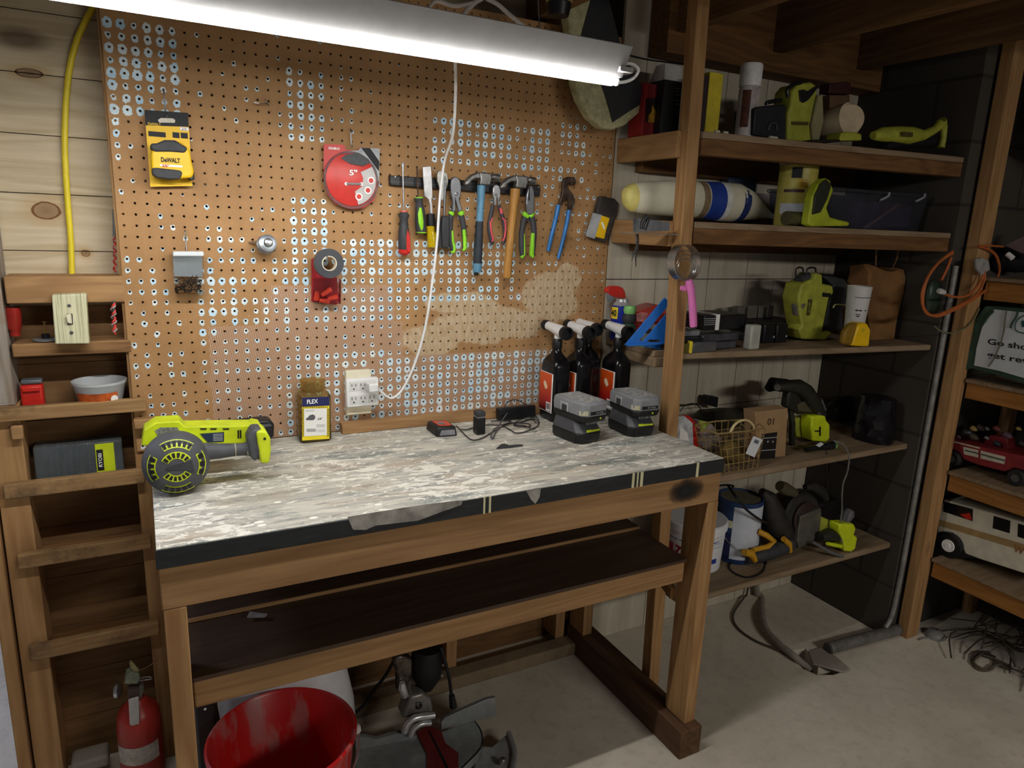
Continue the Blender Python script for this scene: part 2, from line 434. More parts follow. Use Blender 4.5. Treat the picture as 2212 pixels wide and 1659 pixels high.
uu = g.math('ADD', u, g.math('MULTIPLY', wob2, 0.35)); vv = g.math('ADD', v, 0.06)
vv = g.math('MULTIPLY', vv, 0.82)
dd = g.math('SQRT', g.math('ADD', g.math('MULTIPLY', uu, uu), g.math('MULTIPLY', vv, vv)))
ring = g.math('GREATER_THAN', g.math('ADD', pa, wob), g.math('ADD', dd, 0.12))
ring = g.math('MULTIPLY', ring, g.math('GREATER_THAN', pa, 0.05))
spk = g.math('GREATER_THAN', g.noise(g.co((1, 1, 1), loc=(9, 2, 4)), 260, 2, 0.6), 0.71)
spk = g.math('MULTIPLY', spk, g.math('GREATER_THAN', pa, 0.12))
big = g.noise(g.co((1, 1, 1)), 5, 5, 0.6); fine = g.noise(g.co((30, 1, 160)), 4, 3, 0.6)
base = g.ramp(g.math('ADD', g.math('MULTIPLY', big, 0.6), g.math('MULTIPLY', fine, 0.4)), [(0.3, lin('#957048')), (0.7, lin('#ba9062'))])
tn = None; nz = g.noise(g.co((1, 1, 1), loc=(7, 7, 7)), 9, 6, 0.65)
for (qx, qy, hx, hz) in ((1060, 700, .215, .060), (1190, 640, .115, .085), (930, 735, .10, .055), (1225, 600, .055, .045), (1000, 655, .12, .035)):
    q_ = onY(qx, qy); cx0 = (q_.x - (P0.x - cell / 2)); cz0 = (q_.z - (P0.z - cell / 2))
    L_ = g.n('ShaderNodeVectorMath'); L_.operation = 'LENGTH'; g.l(g.co((1 / hx, 0, 1 / hz), loc=(-cx0 / hx, 0, -cz0 / hz)), L_.inputs[0])
    d_ = g.math('ADD', L_.outputs['Value'], g.math('MULTIPLY', g.math('SUBTRACT', nz, 0.5), 1.3))
    tn = d_ if tn is None else g.math('MINIMUM', tn, d_)
tin = g.ramp(tn, [(0.85, 1.0), (0.98, 0.0)]); strk = g.noise(g.co((25, 1, 6)), 5, 4, 0.6)
base = g.mix(g.math('MULTIPLY', tin, 0.85), base, g.ramp(strk, [(0.35, lin('#b59a75')), (0.65, lin('#d3c2a5'))]))
tn = tin
# woven-screen texture of the lower part
sa = g.math('SINE', g.math('MULTIPLY', g.math('ADD', sx.outputs[0], g.math('MULTIPLY', sx.outputs[2], 0.7)), 1080))
sb = g.math('SINE', g.math('MULTIPLY', g.math('SUBTRACT', g.math('MULTIPLY', sx.outputs[0], 0.35), sx.outputs[2]), 1080))
wv = g.math('GREATER_THAN', g.math('MULTIPLY', sa, sb), 0.12)
wn = g.step(g.math('ADD', sc_, g.math('MULTIPLY', g.math('SUBTRACT', g.noise(g.co((1, 1, 1), loc=(5, 5, 5)), 9, 4), 0.5), 1.2)), 0.45, 0.6)
scr = g.mix(wv, lin('#8f6242'), lin('#dac3ab'))
base = g.mix(g.math('MULTIPLY', wn, 0.8), base, scr)
pc = g.ramp(g.noise(g.co((1, 1, 1), loc=(2, 8, 1)), 18, 3), [(0.35, lin('#b4dbf2')), (0.6, lin('#e2eff2'))])
col = g.mix(ring, base, pc); col = g.mix(spk, col, lin('#e4ddc9'))
g.l(col, b.inputs['Base Color']); b.inputs['Roughness'].default_value = 0.62; b.inputs['Specular IOR Level'].default_value = 0.25
g.bump(g.math('MULTIPLY', ring, 1.0), b, 0.4, 0.0008)
pegm = m
def wxz(a, b_): p = onY(a, b_); return p.x, p.z
# painted regions, (x0,y0,x1,y1) in photograph pixels -> strength
REG = [((232, 40, 395, 245), .95), ((232, 245, 300, 360), .6), ((240, 330, 300, 600), .22), ((330, 430, 400, 560), .3), ((262, 560, 420, 960), .42), ((415, 130, 760, 270), .26), ((620, 150, 710, 300), .75),
       ((930, 255, 1190, 360), .8), ((1010, 360, 1200, 480), .3), ((1210, 255, 1260, 400), .75), ((1150, 330, 1320, 500), .35), ((620, 420, 705, 620), .85), ((430, 430, 520, 600), .45), ((520, 440, 620, 560), .2),
       ((425, 600, 520, 700), .8), ((520, 560, 900, 690), .6), ((740, 525, 1110, 600), .92), ((690, 600, 860, 700), .7), ((860, 590, 1180, 640), .7), ((430, 560, 470, 720), .95), ((1080, 560, 1200, 700), .45), ((1200, 580, 1310, 660), .25),
       ((620, 750, 830, 940), .75), ((430, 730, 620, 940), .4), ((820, 770, 1170, 920), 1.0), ((1150, 700, 1200, 800), .6), ((700, 380, 1000, 470), .2), ((740, 700, 900, 800), .35), ((430, 700, 700, 760), .4), ((1240, 400, 1320, 700), .2)]
REGW = []
for (a, c, d, e), s_ in REG:
    x0, zt = wxz(a, c); x1, zb = wxz(d, e); REGW.append((x0, x1, min(zb, wxz(a, e)[1]) * .5 + .5 * wxz(d, e)[1], (zt + wxz(d, c)[1]) / 2, s_))
def pegboard(x0, x1, z0, z1, name, label):
    ox = P0.x - cell / 2; oz = P0.z - cell / 2
    i0 = math.floor((x0 - ox) / cell + 0.5); i1 = math.floor((x1 - ox) / cell + 0.5); j0 = math.floor((z0 - oz) / cell); j1 = math.ceil((z1 - oz) / cell)
    V = []; F = []; pv = []; tv = []; sv = []; idx = {}
    def vid(x, y, z):
        k_ = (round(x, 5), round(y, 5), round(z, 5))
        if k_ not in idx: idx[k_] = len(V); V.append((x - (ox), y, z - oz))
        return idx[k_]
    rh = 0.0030; dep = 0.006; rnd = random.Random(11)
    for i in range(i0, i1):
        for j in range(j0, j1):
            xa = ox + i * cell; za = oz + j * cell; cx = xa + cell / 2; cz = za + cell / 2
            s_ = 0
            for (a, b_, c, d, e) in REGW:
                if a - .008 < cx < b_ + .008 and c < cz < d: s_ = max(s_, e)
            q = rnd.random()
            R = 0.0 if q > s_ * 1.05 + 0.10 else (0.25 + 0.27 * min(1, s_) * rnd.uniform(.3, 1.0) if s_ > .15 else rnd.uniform(.15, .27))
            p = Vector((cx, 0, cz)); 
            tt = 1.0 if (onp['x0'] < cx < onp['x1'] and onp['z0'] < cz < onp['z1']) else 0.0
            for (a, b_, c, d) in TANW:
                if a < cx < b_ and c < cz < d: tt = max(tt, min(1, .35 + min(cx - a, b_ - cx, cz - c, d - cz) / .05))
            ss = 0.0
            for (a, b_, c, d) in SCRW:
                if a < cx < b_ and c < cz < d: ss = max(ss, min(1, .35 + min(cx - a, b_ - cx + .03, cz - c + .05, d - cz) / .06))
            if tt > .5 and ss: ss = 0.3
            if tt > .6: R *= 0.45
            corners = [(xa + cell * (1 + sx_) / 2, za + cell * (1 + sz_) / 2) for sx_, sz_ in ((1, 0), (1, 1), (0, 1), (-1, 1), (-1, 0), (-1, -1), (0, -1), (1, -1))]
            out = [vid(x, 0, z_) for x, z_ in corners]
            inn = []; bk = []
            for q_ in range(8):
                aa = q_ * PI / 4; V.append((cx + rh * math.cos(aa) - ox, 0, cz + rh * math.sin(aa) - oz)); inn.append(len(V) - 1)
            for q_ in range(8):
                aa = q_ * PI / 4; V.append((cx + rh * math.cos(aa) - ox, dep, cz + rh * math.sin(aa) - oz)); bk.append(len(V) - 1)
            for q_ in range(8):
                n_ = (q_ + 1) % 8
                F.append((out[q_], out[n_], inn[n_], inn[q_])); F.append((inn[q_], inn[n_], bk[n_], bk[q_]))
                pv += [R, 0]; tv += [tt, 0]; sv += [ss, 0]
    nb = len(V); xa, xb, za, zb = i0 * cell, i1 * cell, j0 * cell, j1 * cell
    V += [(xa, 0, za), (xb, 0, za), (xb, 0, zb), (xa, 0, zb), (xa, dep, za), (xb, dep, za), (xb, dep, zb), (xa, dep, zb)]
    for a, b_, c, d in ((0, 4, 5, 1), (1, 5, 6, 2), (2, 6, 7, 3), (3, 7, 4, 0)):
        F.append((nb + a, nb + b_, nb + c, nb + d)); pv.append(0); tv.append(0); sv.append(0)
    me = bpy.data.meshes.new(name); me.from_pydata(V, [], F); me.materials.append(pegm)
    for n_, vals in (('paint', pv), ('tan', tv), ('screen', sv)):
        at = me.attributes.new(n_, 'FLOAT', 'FACE'); at.data.foreach_set('value', vals)
    o = bpy.data.objects.new(name, me); C.objects.link(o); o.location = (ox, -0.0005, oz)
    o['label'] = label; o['category'] = 'pegboard'; o['group'] = 'painted pegboards on the wall'
    return o
onp = dict(x0=9, x1=0, z0=0, z1=0)
def rw(a, c, d, e):
    x0, zt = wxz(a, c); x1, zb = wxz(d, e); return (x0, x1, zb if zb < wxz(a, e)[1] else wxz(a, e)[1], zt)
TANW = [rw(900, 640, 1270, 720), rw(1130, 590, 1275, 760), rw(860, 690, 1120, 755)]
SCRW = [rw(430, 690, 880, 940), rw(880, 760, 1180, 930), rw(560, 600, 860, 700), rw(1100, 620, 1180, 700)]
pegboard(-0.03, 0.108, 0.905, 2.04, 'pegboard', 'narrow brown pegboard strip at the left end, flecked with pale blue paint rings')
pegboard(0.109, 1.335, 0.905, 2.04, 'pegboard', 'wide brown pegboard covered in rings of pale blue paint behind the workbench')
# ---------------------------------------------------------------- workbench
m, nt, b = nm('paint_spattered_top'); g = G(nt)
st = g.noise(g.co((2.2, 26, 26)), 2.0, 5, 0.65, 0.4); fn = g.noise(g.co((10, 90, 90)), 2.0, 4, 0.7)
col = g.ramp(g.math('ADD', g.math('MULTIPLY', st, 0.65), g.math('MULTIPLY', fn, 0.4)), [(0.3, lin('#7d7d77')), (0.47, lin('#b4b2a8')), (0.62, lin('#d6d2c4'))])
tn = g.step(g.noise(g.co((1.6, 5, 5), loc=(1, 2, 3)), 2.4, 4), 0.52, 0.68); col = g.mix(g.math('MULTIPLY', tn, 0.45), col, lin('#a58a69'))
bl = g.step(g.noise(g.co((2.0, 6, 6), loc=(4, 4, 0)), 3.0, 5, 0.65), 0.53, 0.66); col = g.mix(g.math('MULTIPLY', bl, 0.6), col, lin('#4c6164'))
dk = g.step(g.noise(g.co((7, 34, 34), loc=(0, 7, 1)), 1.6, 5, 0.7), 0.58, 0.66); col = g.mix(g.math('MULTIPLY', dk, 0.65), col, lin('#34393a'))
w1 = g.noise(g.co((7, 15, 15), loc=(2, 2, 9)), 2.6, 4, 0.62, 1.2); w2 = g.noise(g.co((1, 1, 1), loc=(6, 1, 9)), 3.0, 3)
wm = g.step(g.math('ADD', w1, g.math('MULTIPLY', g.math('SUBTRACT', w2, 0.5), 0.5)), 0.575, 0.60); col = g.mix(g.math('MULTIPLY', wm, 0.85), col, lin('#f2efe4'))
w3 = g.noise(g.co((16, 42, 42), loc=(3, 1, 5)), 2.2, 4, 0.65, 2.2)
wm3 = g.math('MULTIPLY', g.step(w3, 0.60, 0.63), g.step(w2, 0.40, 0.55)); col = g.mix(g.math('MULTIPLY', wm3, 0.8), col, lin('#f6f3ea'))
d3 = g.step(g.noise(g.co((30, 70, 70), loc=(8, 1, 2)), 2.0, 4, 0.7), 0.62, 0.68); col = g.mix(g.math('MULTIPLY', d3, 0.55), col, lin('#3f4443'))
vo = g.n('ShaderNodeTexVoronoi'); g.l(g.co((22, 34, 34)), vo.inputs['Vector']); vo.inputs['Scale'].default_value = 1
sp_ = g.n('ShaderNodeSeparateColor'); g.l(vo.outputs['Color'], sp_.inputs[0])
dt = g.math('MULTIPLY', g.math('LESS_THAN', vo.outputs['Distance'], 0.2), g.math('GREATER_THAN', sp_.outputs[0], 0.72)); col = g.mix(g.math('MULTIPLY', dt, 0.9), col, lin('#f8f6ee'))
g.l(col, b.inputs['Base Color']); b.inputs['Roughness'].default_value = 0.62; b.inputs['Specular IOR Level'].default_value = 0.3; g.bump(g.math('ADD', wm, fn), b, 0.35, 0.001)
topm = m
m, nt, b = nm('black_painted_edge'); g = G(nt)
st = g.noise(g.co((5, 30, 30)), 2.0, 5, 0.7); col = g.ramp(st, [(0.35, lin('#14171a')), (0.62, lin('#23282c')), (0.75, lin('#4b5054'))])
g.l(col, b.inputs['Base Color']); b.inputs['Roughness'].default_value = 0.55; edgem = m
bt = T('workbench', 'long wooden workbench with a paint-spattered top, black front edge and lower shelf', 'workbench')
tp = MB(); BR = 1.338
tp.box(-0.01, BR, -0.5868, -0.262, 0.862, 0.896, topm); tp.box(-0.01, BR, -0.260, -0.118, 0.862, 0.896, topm); tp.box(-0.01, BR, -0.116, -0.002, 0.862, 0.896, topm)
tp.box(-0.006, BR - 0.004, -0.58, -0.006, 0.858, 0.890, darkX)
top = tp.done('top', bt, bevel=0.0012)
em = MB(); em.box(-0.012, BR + 0.002, -0.590, -0.5870, 0.857, 0.8945, edgem)
edge = em.done('edge_band', bt, bevel=0.002); edge['label'] = 'black painted front edge of the top'
lightp = mat('bare_edge_patch', '#a7a39b', 0.7, var=0.35, vs=25); cream = mat('cream_stripe', '#d9d2a8', 0.7, var=0.1)
c4 = Crop(320, 1000, 3.253)
A = [onY(*c4.p(x, y), -0.5912) for x, y in [(1400, 380), (1440, 470), (1530, 470), (1600, 440), (1900, 405), (2060, 345), (2200, 295), (2212, 262), (1960, 290), (1700, 330)]]
MB().extr(A, (0, 0.001, 0), lightp).done('paint_patch', edge)
c5 = Crop(1000, 900, 2.1855)
for xa, xb in ((98, 106), (124, 133), (800, 810), (822, 828), (838, 850), (1104, 1114)):
    yy = 380 if xa < 200 else 290 if xa < 900 else 235
    q = [c5.Y(xa, yy, -0.5905).x, c5.Y(xb, yy, -0.5905).x]
    MB().box(q[0], q[1], -0.5914, -0.5898, 0.8572, 0.8955, cream).done('cream_stripe', edge)
MB().extr([c5.Y(x, y, -0.5912) for x, y in [(300, 352), (320, 390), (342, 412), (362, 380), (368, 342)]], (0, 0.001, 0), lightp).done('paint_patch', edge)
for nme, x0, x1, y0, y1, z0, z1, mm in (('apron', -0.008, BR - 0.002, -0.586, -0.548, 0.774, 0.856, lumX), ('apron', -0.008, BR, -0.04, -0.002, 0.774, 0.856, darkX),
        ('side_rail', 0.004, 0.04, -0.546, -0.042, 0.774, 0.856, lumY), ('side_rail', 1.268, 1.304, -0.546, -0.042, 0.774, 0.856, lumY)):
    MB().box(x0, x1, y0, y1, z0, z1, mm).done(nme, bt, bevel=0.002)
for x0, x1, y0, y1 in ((-0.006, 0.032, -0.586, -0.50), (1.300, 1.338, -0.586, -0.50), (-0.006, 0.032, -0.09, -0.004), (1.275, 1.313, -0.09, -0.004)):
    MB().box(x0, x1, y0, y1, 0.0895 if x0 > 1 else 0.0, 0.7735, lumZ).done('leg', bt, bevel=0.002)
MB().box(1.268, 1.345, -0.612, -0.0, 0.0, 0.089, wood('skid_wood', '#6f5138', '#4e3624', 1, 0.8, 0.2)).done('skid', bt, bevel=0.003)
smudge = mat('black_spray_smudge', '#1d2224', 0.8, var=0.3)
m, nt, b = nm('spray_overspray'); g = G(nt)
dst = g.n('ShaderNodeVectorMath'); dst.operation = 'LENGTH'; g.l(g.co((.14, 0, .1224), 'Generated', (-.07, 0, -.0612)), dst.inputs[0]); b.inputs['Base Color'].default_value = lin('#15191b')
al = g.ramp(g.math('ADD', dst.outputs['Value'], g.math('MULTIPLY', g.noise(g.co((1, 1, 1)), 34, 4), 0.03)), [(0.025, 0.9), (0.078, 0.0)]); g.l(al, b.inputs['Alpha'])
sm = onY(1484, 1047, -0.5868)
so = MB().box(-0.07, 0.07, -0.0002, 0.0002, -0.036, 0.036, m).done('spray_smudge', bt, origin=(0, 0, 0))
so.data.transform(Matrix.Translation((0, 0, 0))); so.location = (sm.x, -0.5868, 0.822); SMUDGE = so
fr = MB(); fr.box(0.034, 1.272, -0.552, -0.515, 0.532, 0.592, lumX); fr.done('shelf_rail', bt, bevel=0.004)
fr = MB(); fr.box(0.034, 1.272, -0.06, -0.03, 0.532, 0.592, darkX); fr.done('shelf_rail', bt, bevel=0.004)
hard = wood('dark_hardboard', '#5a4636', '#453428', 0, 0.6, 0, rough=0.5)
MB().box(0.034, 1.274, -0.556, -0.345, 0.5925, 0.602, hard).done('lower_shelf', bt, bevel=0.001)
MB().box(0.034, 1.274, -0.343, -0.03, 0.5925, 0.610, hard).done('lower_shelf', bt, bevel=0.001)
MB().box(0.034, 1.274, -0.3475, -0.3435, 0.6022, 0.6105, lumX).done('lit_shelf_edge', bt)  # pale strip: light caught by the rear panel's front edge, put into colour
MB().extr([(1.278, -0.50, 0.45), (1.278, -0.30, 0.531), (1.278, -0.38, 0.531), (1.278, -0.50, 0.48)], (0.02, 0, 0), darkX).done('brace', bt)
# wooden strip along the back of the bench top
bs = MB(); bs.box(0.462, 1.325, -0.036, -0.0012, 0.8965, 0.924, lumX); bs.done('backing_strip', label='slim wooden strip lying along the foot of the pegboard at the back of the bench', cat='wooden strip', bevel=0.0015)
# ---------------------------------------------------------------- corner shelving unit
su = T('shelving_unit', 'floor-to-ceiling built-in shelving of rough boards at the right of the workbench', 'shelves')
MB().add([(1.347, -.371, 0), (1.388, -.371, 0), (1.388, -.331, 0), (1.347, -.331, 0), (1.357, -.296, 2.249), (1.4, -.296, 2.249), (1.4, -.256, 2.249), (1.357, -.256, 2.249)], [(0, 1, 2, 3), (4, 5, 6, 7), (0, 1, 5, 4), (1, 2, 6, 5), (2, 3, 7, 6), (3, 0, 4, 7)], lumZ).done('post', su, bevel=0.002)
MB().box(2.478, 2.548, -0.505, -0.462, 0, 2.249, lumZ).done('post', su, bevel=0.003)
def yfront(x): return -0.315 - 0.121 * (x - 1.357)
ym = yfront(1.9)
zz = [onY(1750, 304, ym).z, onY(1800, 492, ym).z, onY(1750, 754, ym).z, onY(1750, 996, -.42).z, onY(1750, 1221, -.42).z]
SH = zz
def skew(x0, x1, y1, inset, z0, z1, mm, dep=None):
    ya, yb = yfront(x0) + inset, yfront(x1) + inset
    if dep is None: q = [(x0, ya), (x1, yb), (x1, y1), (x0, y1)]
    else: q = [(x0, ya), (x1, yb), (x1, yb + dep), (x0, ya + dep)]
    return MB().rings([[Vector((x, y, z_)) for x, y in q] for z_ in (z0, z1)], mm)
for i, z0 in enumerate(zz):
    if i < 2:
        skew(1.402, 2.415, -0.0115, 0, z0 - 0.018, z0, shelfw).done('shelf', su, bevel=0.002)
        skew(1.402, 2.415, 0, 0.001, z0 - 0.062, z0 - 0.0185, darkX, 0.038).done('front_rail', su, bevel=0.002)
        MB().box(1.345, 1.4015, -0.26, -0.0115, z0 - 0.018, z0, shelfw).done('shelf', su, bevel=0.002)
        MB().box(1.4105, 2.41, -0.05, -0.0115, z0 - 0.095, z0 - 0.019, darkX).done('wall_cleat', su, bevel=0.002)
        MB().box(1.337, 1.356, -0.29, -0.012, z0 - 0.072, z0 - 0.001, lumY).done('end_cleat', su, bevel=0.002)
    else:
        if i == 2: skew(1.402, 2.415, -0.0115, 0, z0 - 0.02, z0, shelfw).done('shelf', su, bevel=0.005, seg=3)
        else: MB().box(1.402, 2.417, -0.42, -0.0115, z0 - 0.022, z0, shelfw).done('shelf', su, bevel=0.006, seg=3)
MB().box(1.345, 1.4015, -0.26, -0.0115, SH[2] - 0.02, SH[2], shelfw).done('shelf', su, bevel=0.002)
pcx = [onX(1290, 738, 1.336), onX(1415, 790, 1.336)]
MB().box(1.343, 1.385, -0.27, -0.045, SH[2] - 0.05, SH[2] - 0.0205, shelfw).done('end_cleat', su, bevel=0.002)
# ---------------------------------------------------------------- slatted rack between the studs at the left
rk = T('stud_rack', 'open wooden stud bay with four nailed slats left of the workbench', 'rack')
grey_paint = wood('whitewashed_wood', '#b5ada4', '#8a7c6c', 2, 1, 0, dirt='#8a6a48')
MB().box(-0.326, -0.267, 0.0, 0.088, 0, 1.035, lumZ).done('stud', rk, bevel=0.002)
MB().box(-0.326, -0.272, 0.0, 0.088, 1.036, 2.05, grey_paint).done('stud', rk, bevel=0.002)
MB().box(-0.359, -0.331, -0.01, 0.088, 0, 2.05, lumZ).done('stud', rk, bevel=0.003)
MB().box(-0.044, 0.0, 0.008, 0.088, 0, 2.05, lumZ).done('stud', rk, bevel=0.002)
for x0, x1, z1, h in ((-0.355, -0.01, 1.035, 0.032), (-0.312, -0.026, 0.856, 0.036), (-0.303, -0.024, 0.679, 0.036), (-0.303, -0.022, 0.436, 0.038)):
    sl = MB().box(x0, x1, -0.021, -0.001, z1 - h, z1, wood('slat_wood', '#b99566', '#8f6c46', 0, 1.2, 0.4, dirt='#4d3d30', dirt_amt=0.7)); sl.done('slat', rk, bevel=0.0025)
    MB().box(-0.266, -0.045, 0.001, 0.087, z1 - h - 0.006, z1 - h + 0.006, darkX).done('ledge', rk, bevel=0.001)
a = onY(5, 592, -0.0); a2 = onY(262, 605, 0); b1 = onY(12, 640, 0)
MB().box(-0.266, -0.031, 0.0, 0.085, onY(130, 655, 0).z, onY(130, 597, 0).z, lumX).done('crossboard', rk, bevel=0.003)
l1 = onY(130, 740, -0.002).z; l0 = onY(130, 768, -0.002).z
MB().box(-0.266, -0.031, -0.002, 0.087, l0, l1, wood('charred_block', '#b0875a', '#6f4c2e', 0, 1, 0.5, dirt='#2e2018', dirt_amt=0.8)).done('crossboard', rk, bevel=0.003)
LEDGE = l1
MB().box(-0.04, 0.012, -0.03, -0.002, onY(300, 925, -0.02).z, onY(300, 905, -0.02).z, lumX).done('block', rk, bevel=0.003)
MB().box(-0.285, -0.262, -0.02, -0.001, onY(45, 950, -0.02).z, onY(45, 920, -0.02).z, lumX).done('block', rk, bevel=0.003)
# studs under the bench
fs = MB()
for x in (0.40, 0.80, 1.22): MB().box(x, x + 0.038, 0.0, 0.088, 0.04, 0.903, lumZ).done('wall_stud', label='rough wall stud under the bench, %s' % {0.40: 'nearest the white sack', 0.80: 'behind the mitre saw', 1.22: 'nearest the corner shelving'}[x], cat='stud', bevel=0.002, group='wall studs below the bench')
MB().box(0.0, 1.335, -0.06, -0.001, 0.0, 0.045, concrete('sill_concrete', '#8d7a5e', '#6f5f48', '#594a38')).done('trim_2', kind='structure', bevel=0.006)
# ---------------------------------------------------------------- toy shelf on the right
ts = T('toy_shelf', 'low slatted wooden shelf rack holding toy vehicles along the right wall', 'shelves')
def tz(x, y): return onX(x, y, 2.535).z
lv = [(tz(2008, 1202), 0.062, 2100, 1236), (tz(2036, 1012), .062, 0, 0), (tz(2060, 812), .055, 0, 0), (tz(2182, 602), .062, 0, 0)]
TZ = [l[0] for l in lv]
for zt, h, _, _ in lv:
    MB().box(2.532, 2.952, -1.9, -0.512, zt - 0.014, zt, shelfw).done('shelf', ts, bevel=0.002)
    MB().box(2.545, 2.583, -1.9, -0.512, zt - 0.016 - h, zt - 0.0155, wood('orange_rail', '#b8803f', '#93602b', 1, 1, 0.3)).done('front_rail', ts, bevel=0.002)
MB().box(2.90, 2.945, -0.50, -0.46, 0, 2.05, lumZ).done('post', ts, bevel=0.002)
# ---------------------------------------------------------------- shop light
E_ = MB()
sl = T('shop_light', 'long white strip light hanging lit over the workbench', 'light')
ye = -0.70
met = mat('white_enamel', '#8f8e8e', 0.55, var=0.05)
TZ_ = onY(1000, 124, ye).z
x0, x1 = onY(1340, 165, ye).x - 1.19, onY(1347, 165, ye).x
prof = [(-0.003, TZ_ + .008), (-0.030, TZ_ + .058), (-0.027, TZ_ + .060), (0.0, TZ_ + .014), (0.028, TZ_ + .009), (0.030, TZ_ - .003), (0.028, TZ_ - .003), (0.026, TZ_ + .0075)]
hs = MB(); hs.extr([(x0, ye + a, z_) for a, z_ in prof], (x1 - x0 - 0.005, 0, 0), met); hs.done('housing', sl)
tm, nt, b = nm('lit_tube'); b.inputs['Emission Color'].default_value = (1.0, 0.985, 0.955, 1); b.inputs['Emission Strength'].default_value = TUBE_STRENGTH; b.inputs['Base Color'].default_value = (1, 1, 1, 1)
tb = MB(); tb.cyl((x0 + 0.01, ye + 0.004, TZ_), (x1 - 0.015, ye + 0.004, TZ_), 0.0062, tm, n=20); tb.done('tube', sl)
ec = MB(); ec.cyl((x1 - 0.015, ye + 0.004, TZ_), (x1 - 0.009, ye + 0.004, TZ_), 0.0072, white); ec.box(x1 - 0.02, x1 + 0.012, ye - 0.016, ye + 0.016, TZ_ + .016, TZ_ + .026, met); ec.done('end_cap', sl, bevel=0.002)
ec = MB(); ec.box(x0 - 0.01, x0 + 0.008, ye - 0.018, ye + 0.018, TZ_ - .010, TZ_ + .024, met); ec.done('end_cap', sl, bevel=0.002)
c2 = Crop(860, 0, 3.16)
lp = MB(); lp.tube([c2.Y(1545, 435, ye), c2.Y(1600, 438, ye - .005), c2.Y(1640, 475, ye - .01), c2.Y(1610, 530, ye), c2.Y(1540, 560, ye + .01), c2.Y(1440, 558, ye + .02), c2.Y(1370, 540, ye + .03)], 0.0031, white, sub=6); lp.done('link_cable', sl)
for x in (x0 + .25, x1 - .2): MB().tube([(x, ye - .02, TZ_ + .06), (x + .003, ye, TZ_ + .15), (x, ye, 2.0545)], 0.0012, dsteel, n=6).done('hanger_wire', sl)
# white power cord: from the fixture, down over the pegboard, to the adapter
cw = MB()
P = [(983, 128, -.42), (984, 200, -.33), (978, 290, -.22), (960, 350, -.12), (950, 430, -.085), (944, 520, -.075), (935, 600, -.07), (920, 700, -.06), (898, 780, -.05), (870, 840, -.05), (845, 860, -.055), (822, 845, -.06), (812, 836, -.062)]
cw.tube([onY(a, b_, c) for a, b_, c in P], 0.0036, white, n=10, sub=6)
cord = T('hanging_cable', 'white power cord hanging from the strip light down to the wall adapter', 'cord')
cw.done('cable', cord)
c6 = Crop(620, 780, 8.733)
pl = MB(); q0 = c6.Y(1560, 470, -.05); pl.box(q0.x - .012, q0.x + .014, -.088, -.0505, q0.z - .010, q0.z + .014, white); pl.done('plug', cord, bevel=0.004)
# ---------------------------------------------------------------- things hanging on the pegboard
c1 = Crop(0, 0, 2.9625); c3 = Crop(400, 180, 3.318); ct = Crop(820, 330, 4.2538); cL = Crop(0, 540, 3.95)
def hook(pts, name_parent=None, mm=None, r=0.0016):
    return MB().tube(pts, r, mm or steel, n=8, sub=4)
# packaged tape measure
tp = T('tape_measure_pack', 'black and yellow tape measure on its hang card, upper left of the pegboard', 'tape measure')
yc = -0.020
cardm = mat('yellow_card', '#f0c21b', 0.5, var=0.03)
cb = MB(); cb.extr(c1.poly([(925, 703), (1203, 722), (1232, 1190), (962, 1195)], yc), (0, 0.0012, 0), cardm); card = cb.done('card', tp)
kb = MB(); kb.extr(c1.poly([(925, 703), (1203, 722), (1208, 812), (932, 802)], yc - .0003), (0, 0.0002, 0), ink); kb.done('black_header', card)
hb = MB(); hb.extr(c1.poly([(1010, 768), (1030, 755), (1105, 757), (1122, 768), (1118, 786), (1020, 784)], yc - .0008), (0, 0.0003, 0), mat('slot_beige', '#d8cfc0', 0.6)); hb.done('hang_slot', card)  # hang slot drawn as a flat pale beige patch
text(card, 'DeWALT', c1.Y(988, 795, yc - .0006), (1, 0, 0), (0, 0, 1), .026, .006, cardm, bold=.02)
kb = MB()
for bx in ((948, 838, 1062, 880), (1103, 845, 1150, 885), (1155, 848, 1203, 888)):
    p, q = c1.Y(bx[0], bx[1], yc - .0004), c1.Y(bx[2], bx[3], yc - .0004); kb.box(p.x, q.x, p.y - .0002, p.y, q.z, p.z, ink)
kb.done('printed_icons', card)
kb = MB(); p, q = c1.Y(1152, 812, yc - .0004), c1.Y(1208, 838, yc - .0004); kb.box(p.x, q.x, p.y - .0002, p.y, q.z, p.z, wink); kb.done('white_flash', card)
text(card, "25'", c1.Y(1180, 825, yc - .0008), (1, 0, 0), (0, 0, 1), .012, .006, ink)
body = MB(); yb = yc - 0.001
body.extr(c1.poly([(962, 985), (990, 935), (1070, 905), (1150, 915), (1205, 960), (1225, 1060), (1235, 1105), (1225, 1140), (1160, 1145), (1120, 1150), (990, 1135), (968, 1090)], yb), (0, -0.036, 0), yel)
body.done('case', tp, bevel=0.005, seg=3)
gp = MB(); gp.extr(c1.poly([(957, 955), (965, 925), (1000, 925), (1050, 903), (1115, 905), (1185, 948), (1195, 962), (1175, 985), (1090, 978), (985, 978)], yb - .004), (0, -0.036, 0), blk2)
gp.done('top_grip', tp, bevel=0.004, seg=3)
gp = MB(); gp.extr(c1.poly([(968, 1080), (1000, 1078), (1150, 1095), (1162, 1110), (1150, 1148), (1080, 1152), (1000, 1140), (972, 1120)], yb - .004), (0, -0.036, 0), blk2)
gp.done('lower_grip', tp, bevel=0.004, seg=3)
gp = MB(); gp.extr(c1.poly([(1190, 1130), (1235, 1110), (1240, 1150), (1215, 1160)], yb), (0, -0.03, 0), blk); gp.done('tape_mouth', tp, bevel=0.002)
text(tp, 'DeWALT', c1.Y(1092, 1025, yb - .0372), (1, 0, 0), (0, 0, 1), .039, .0105, ink, bold=.03)
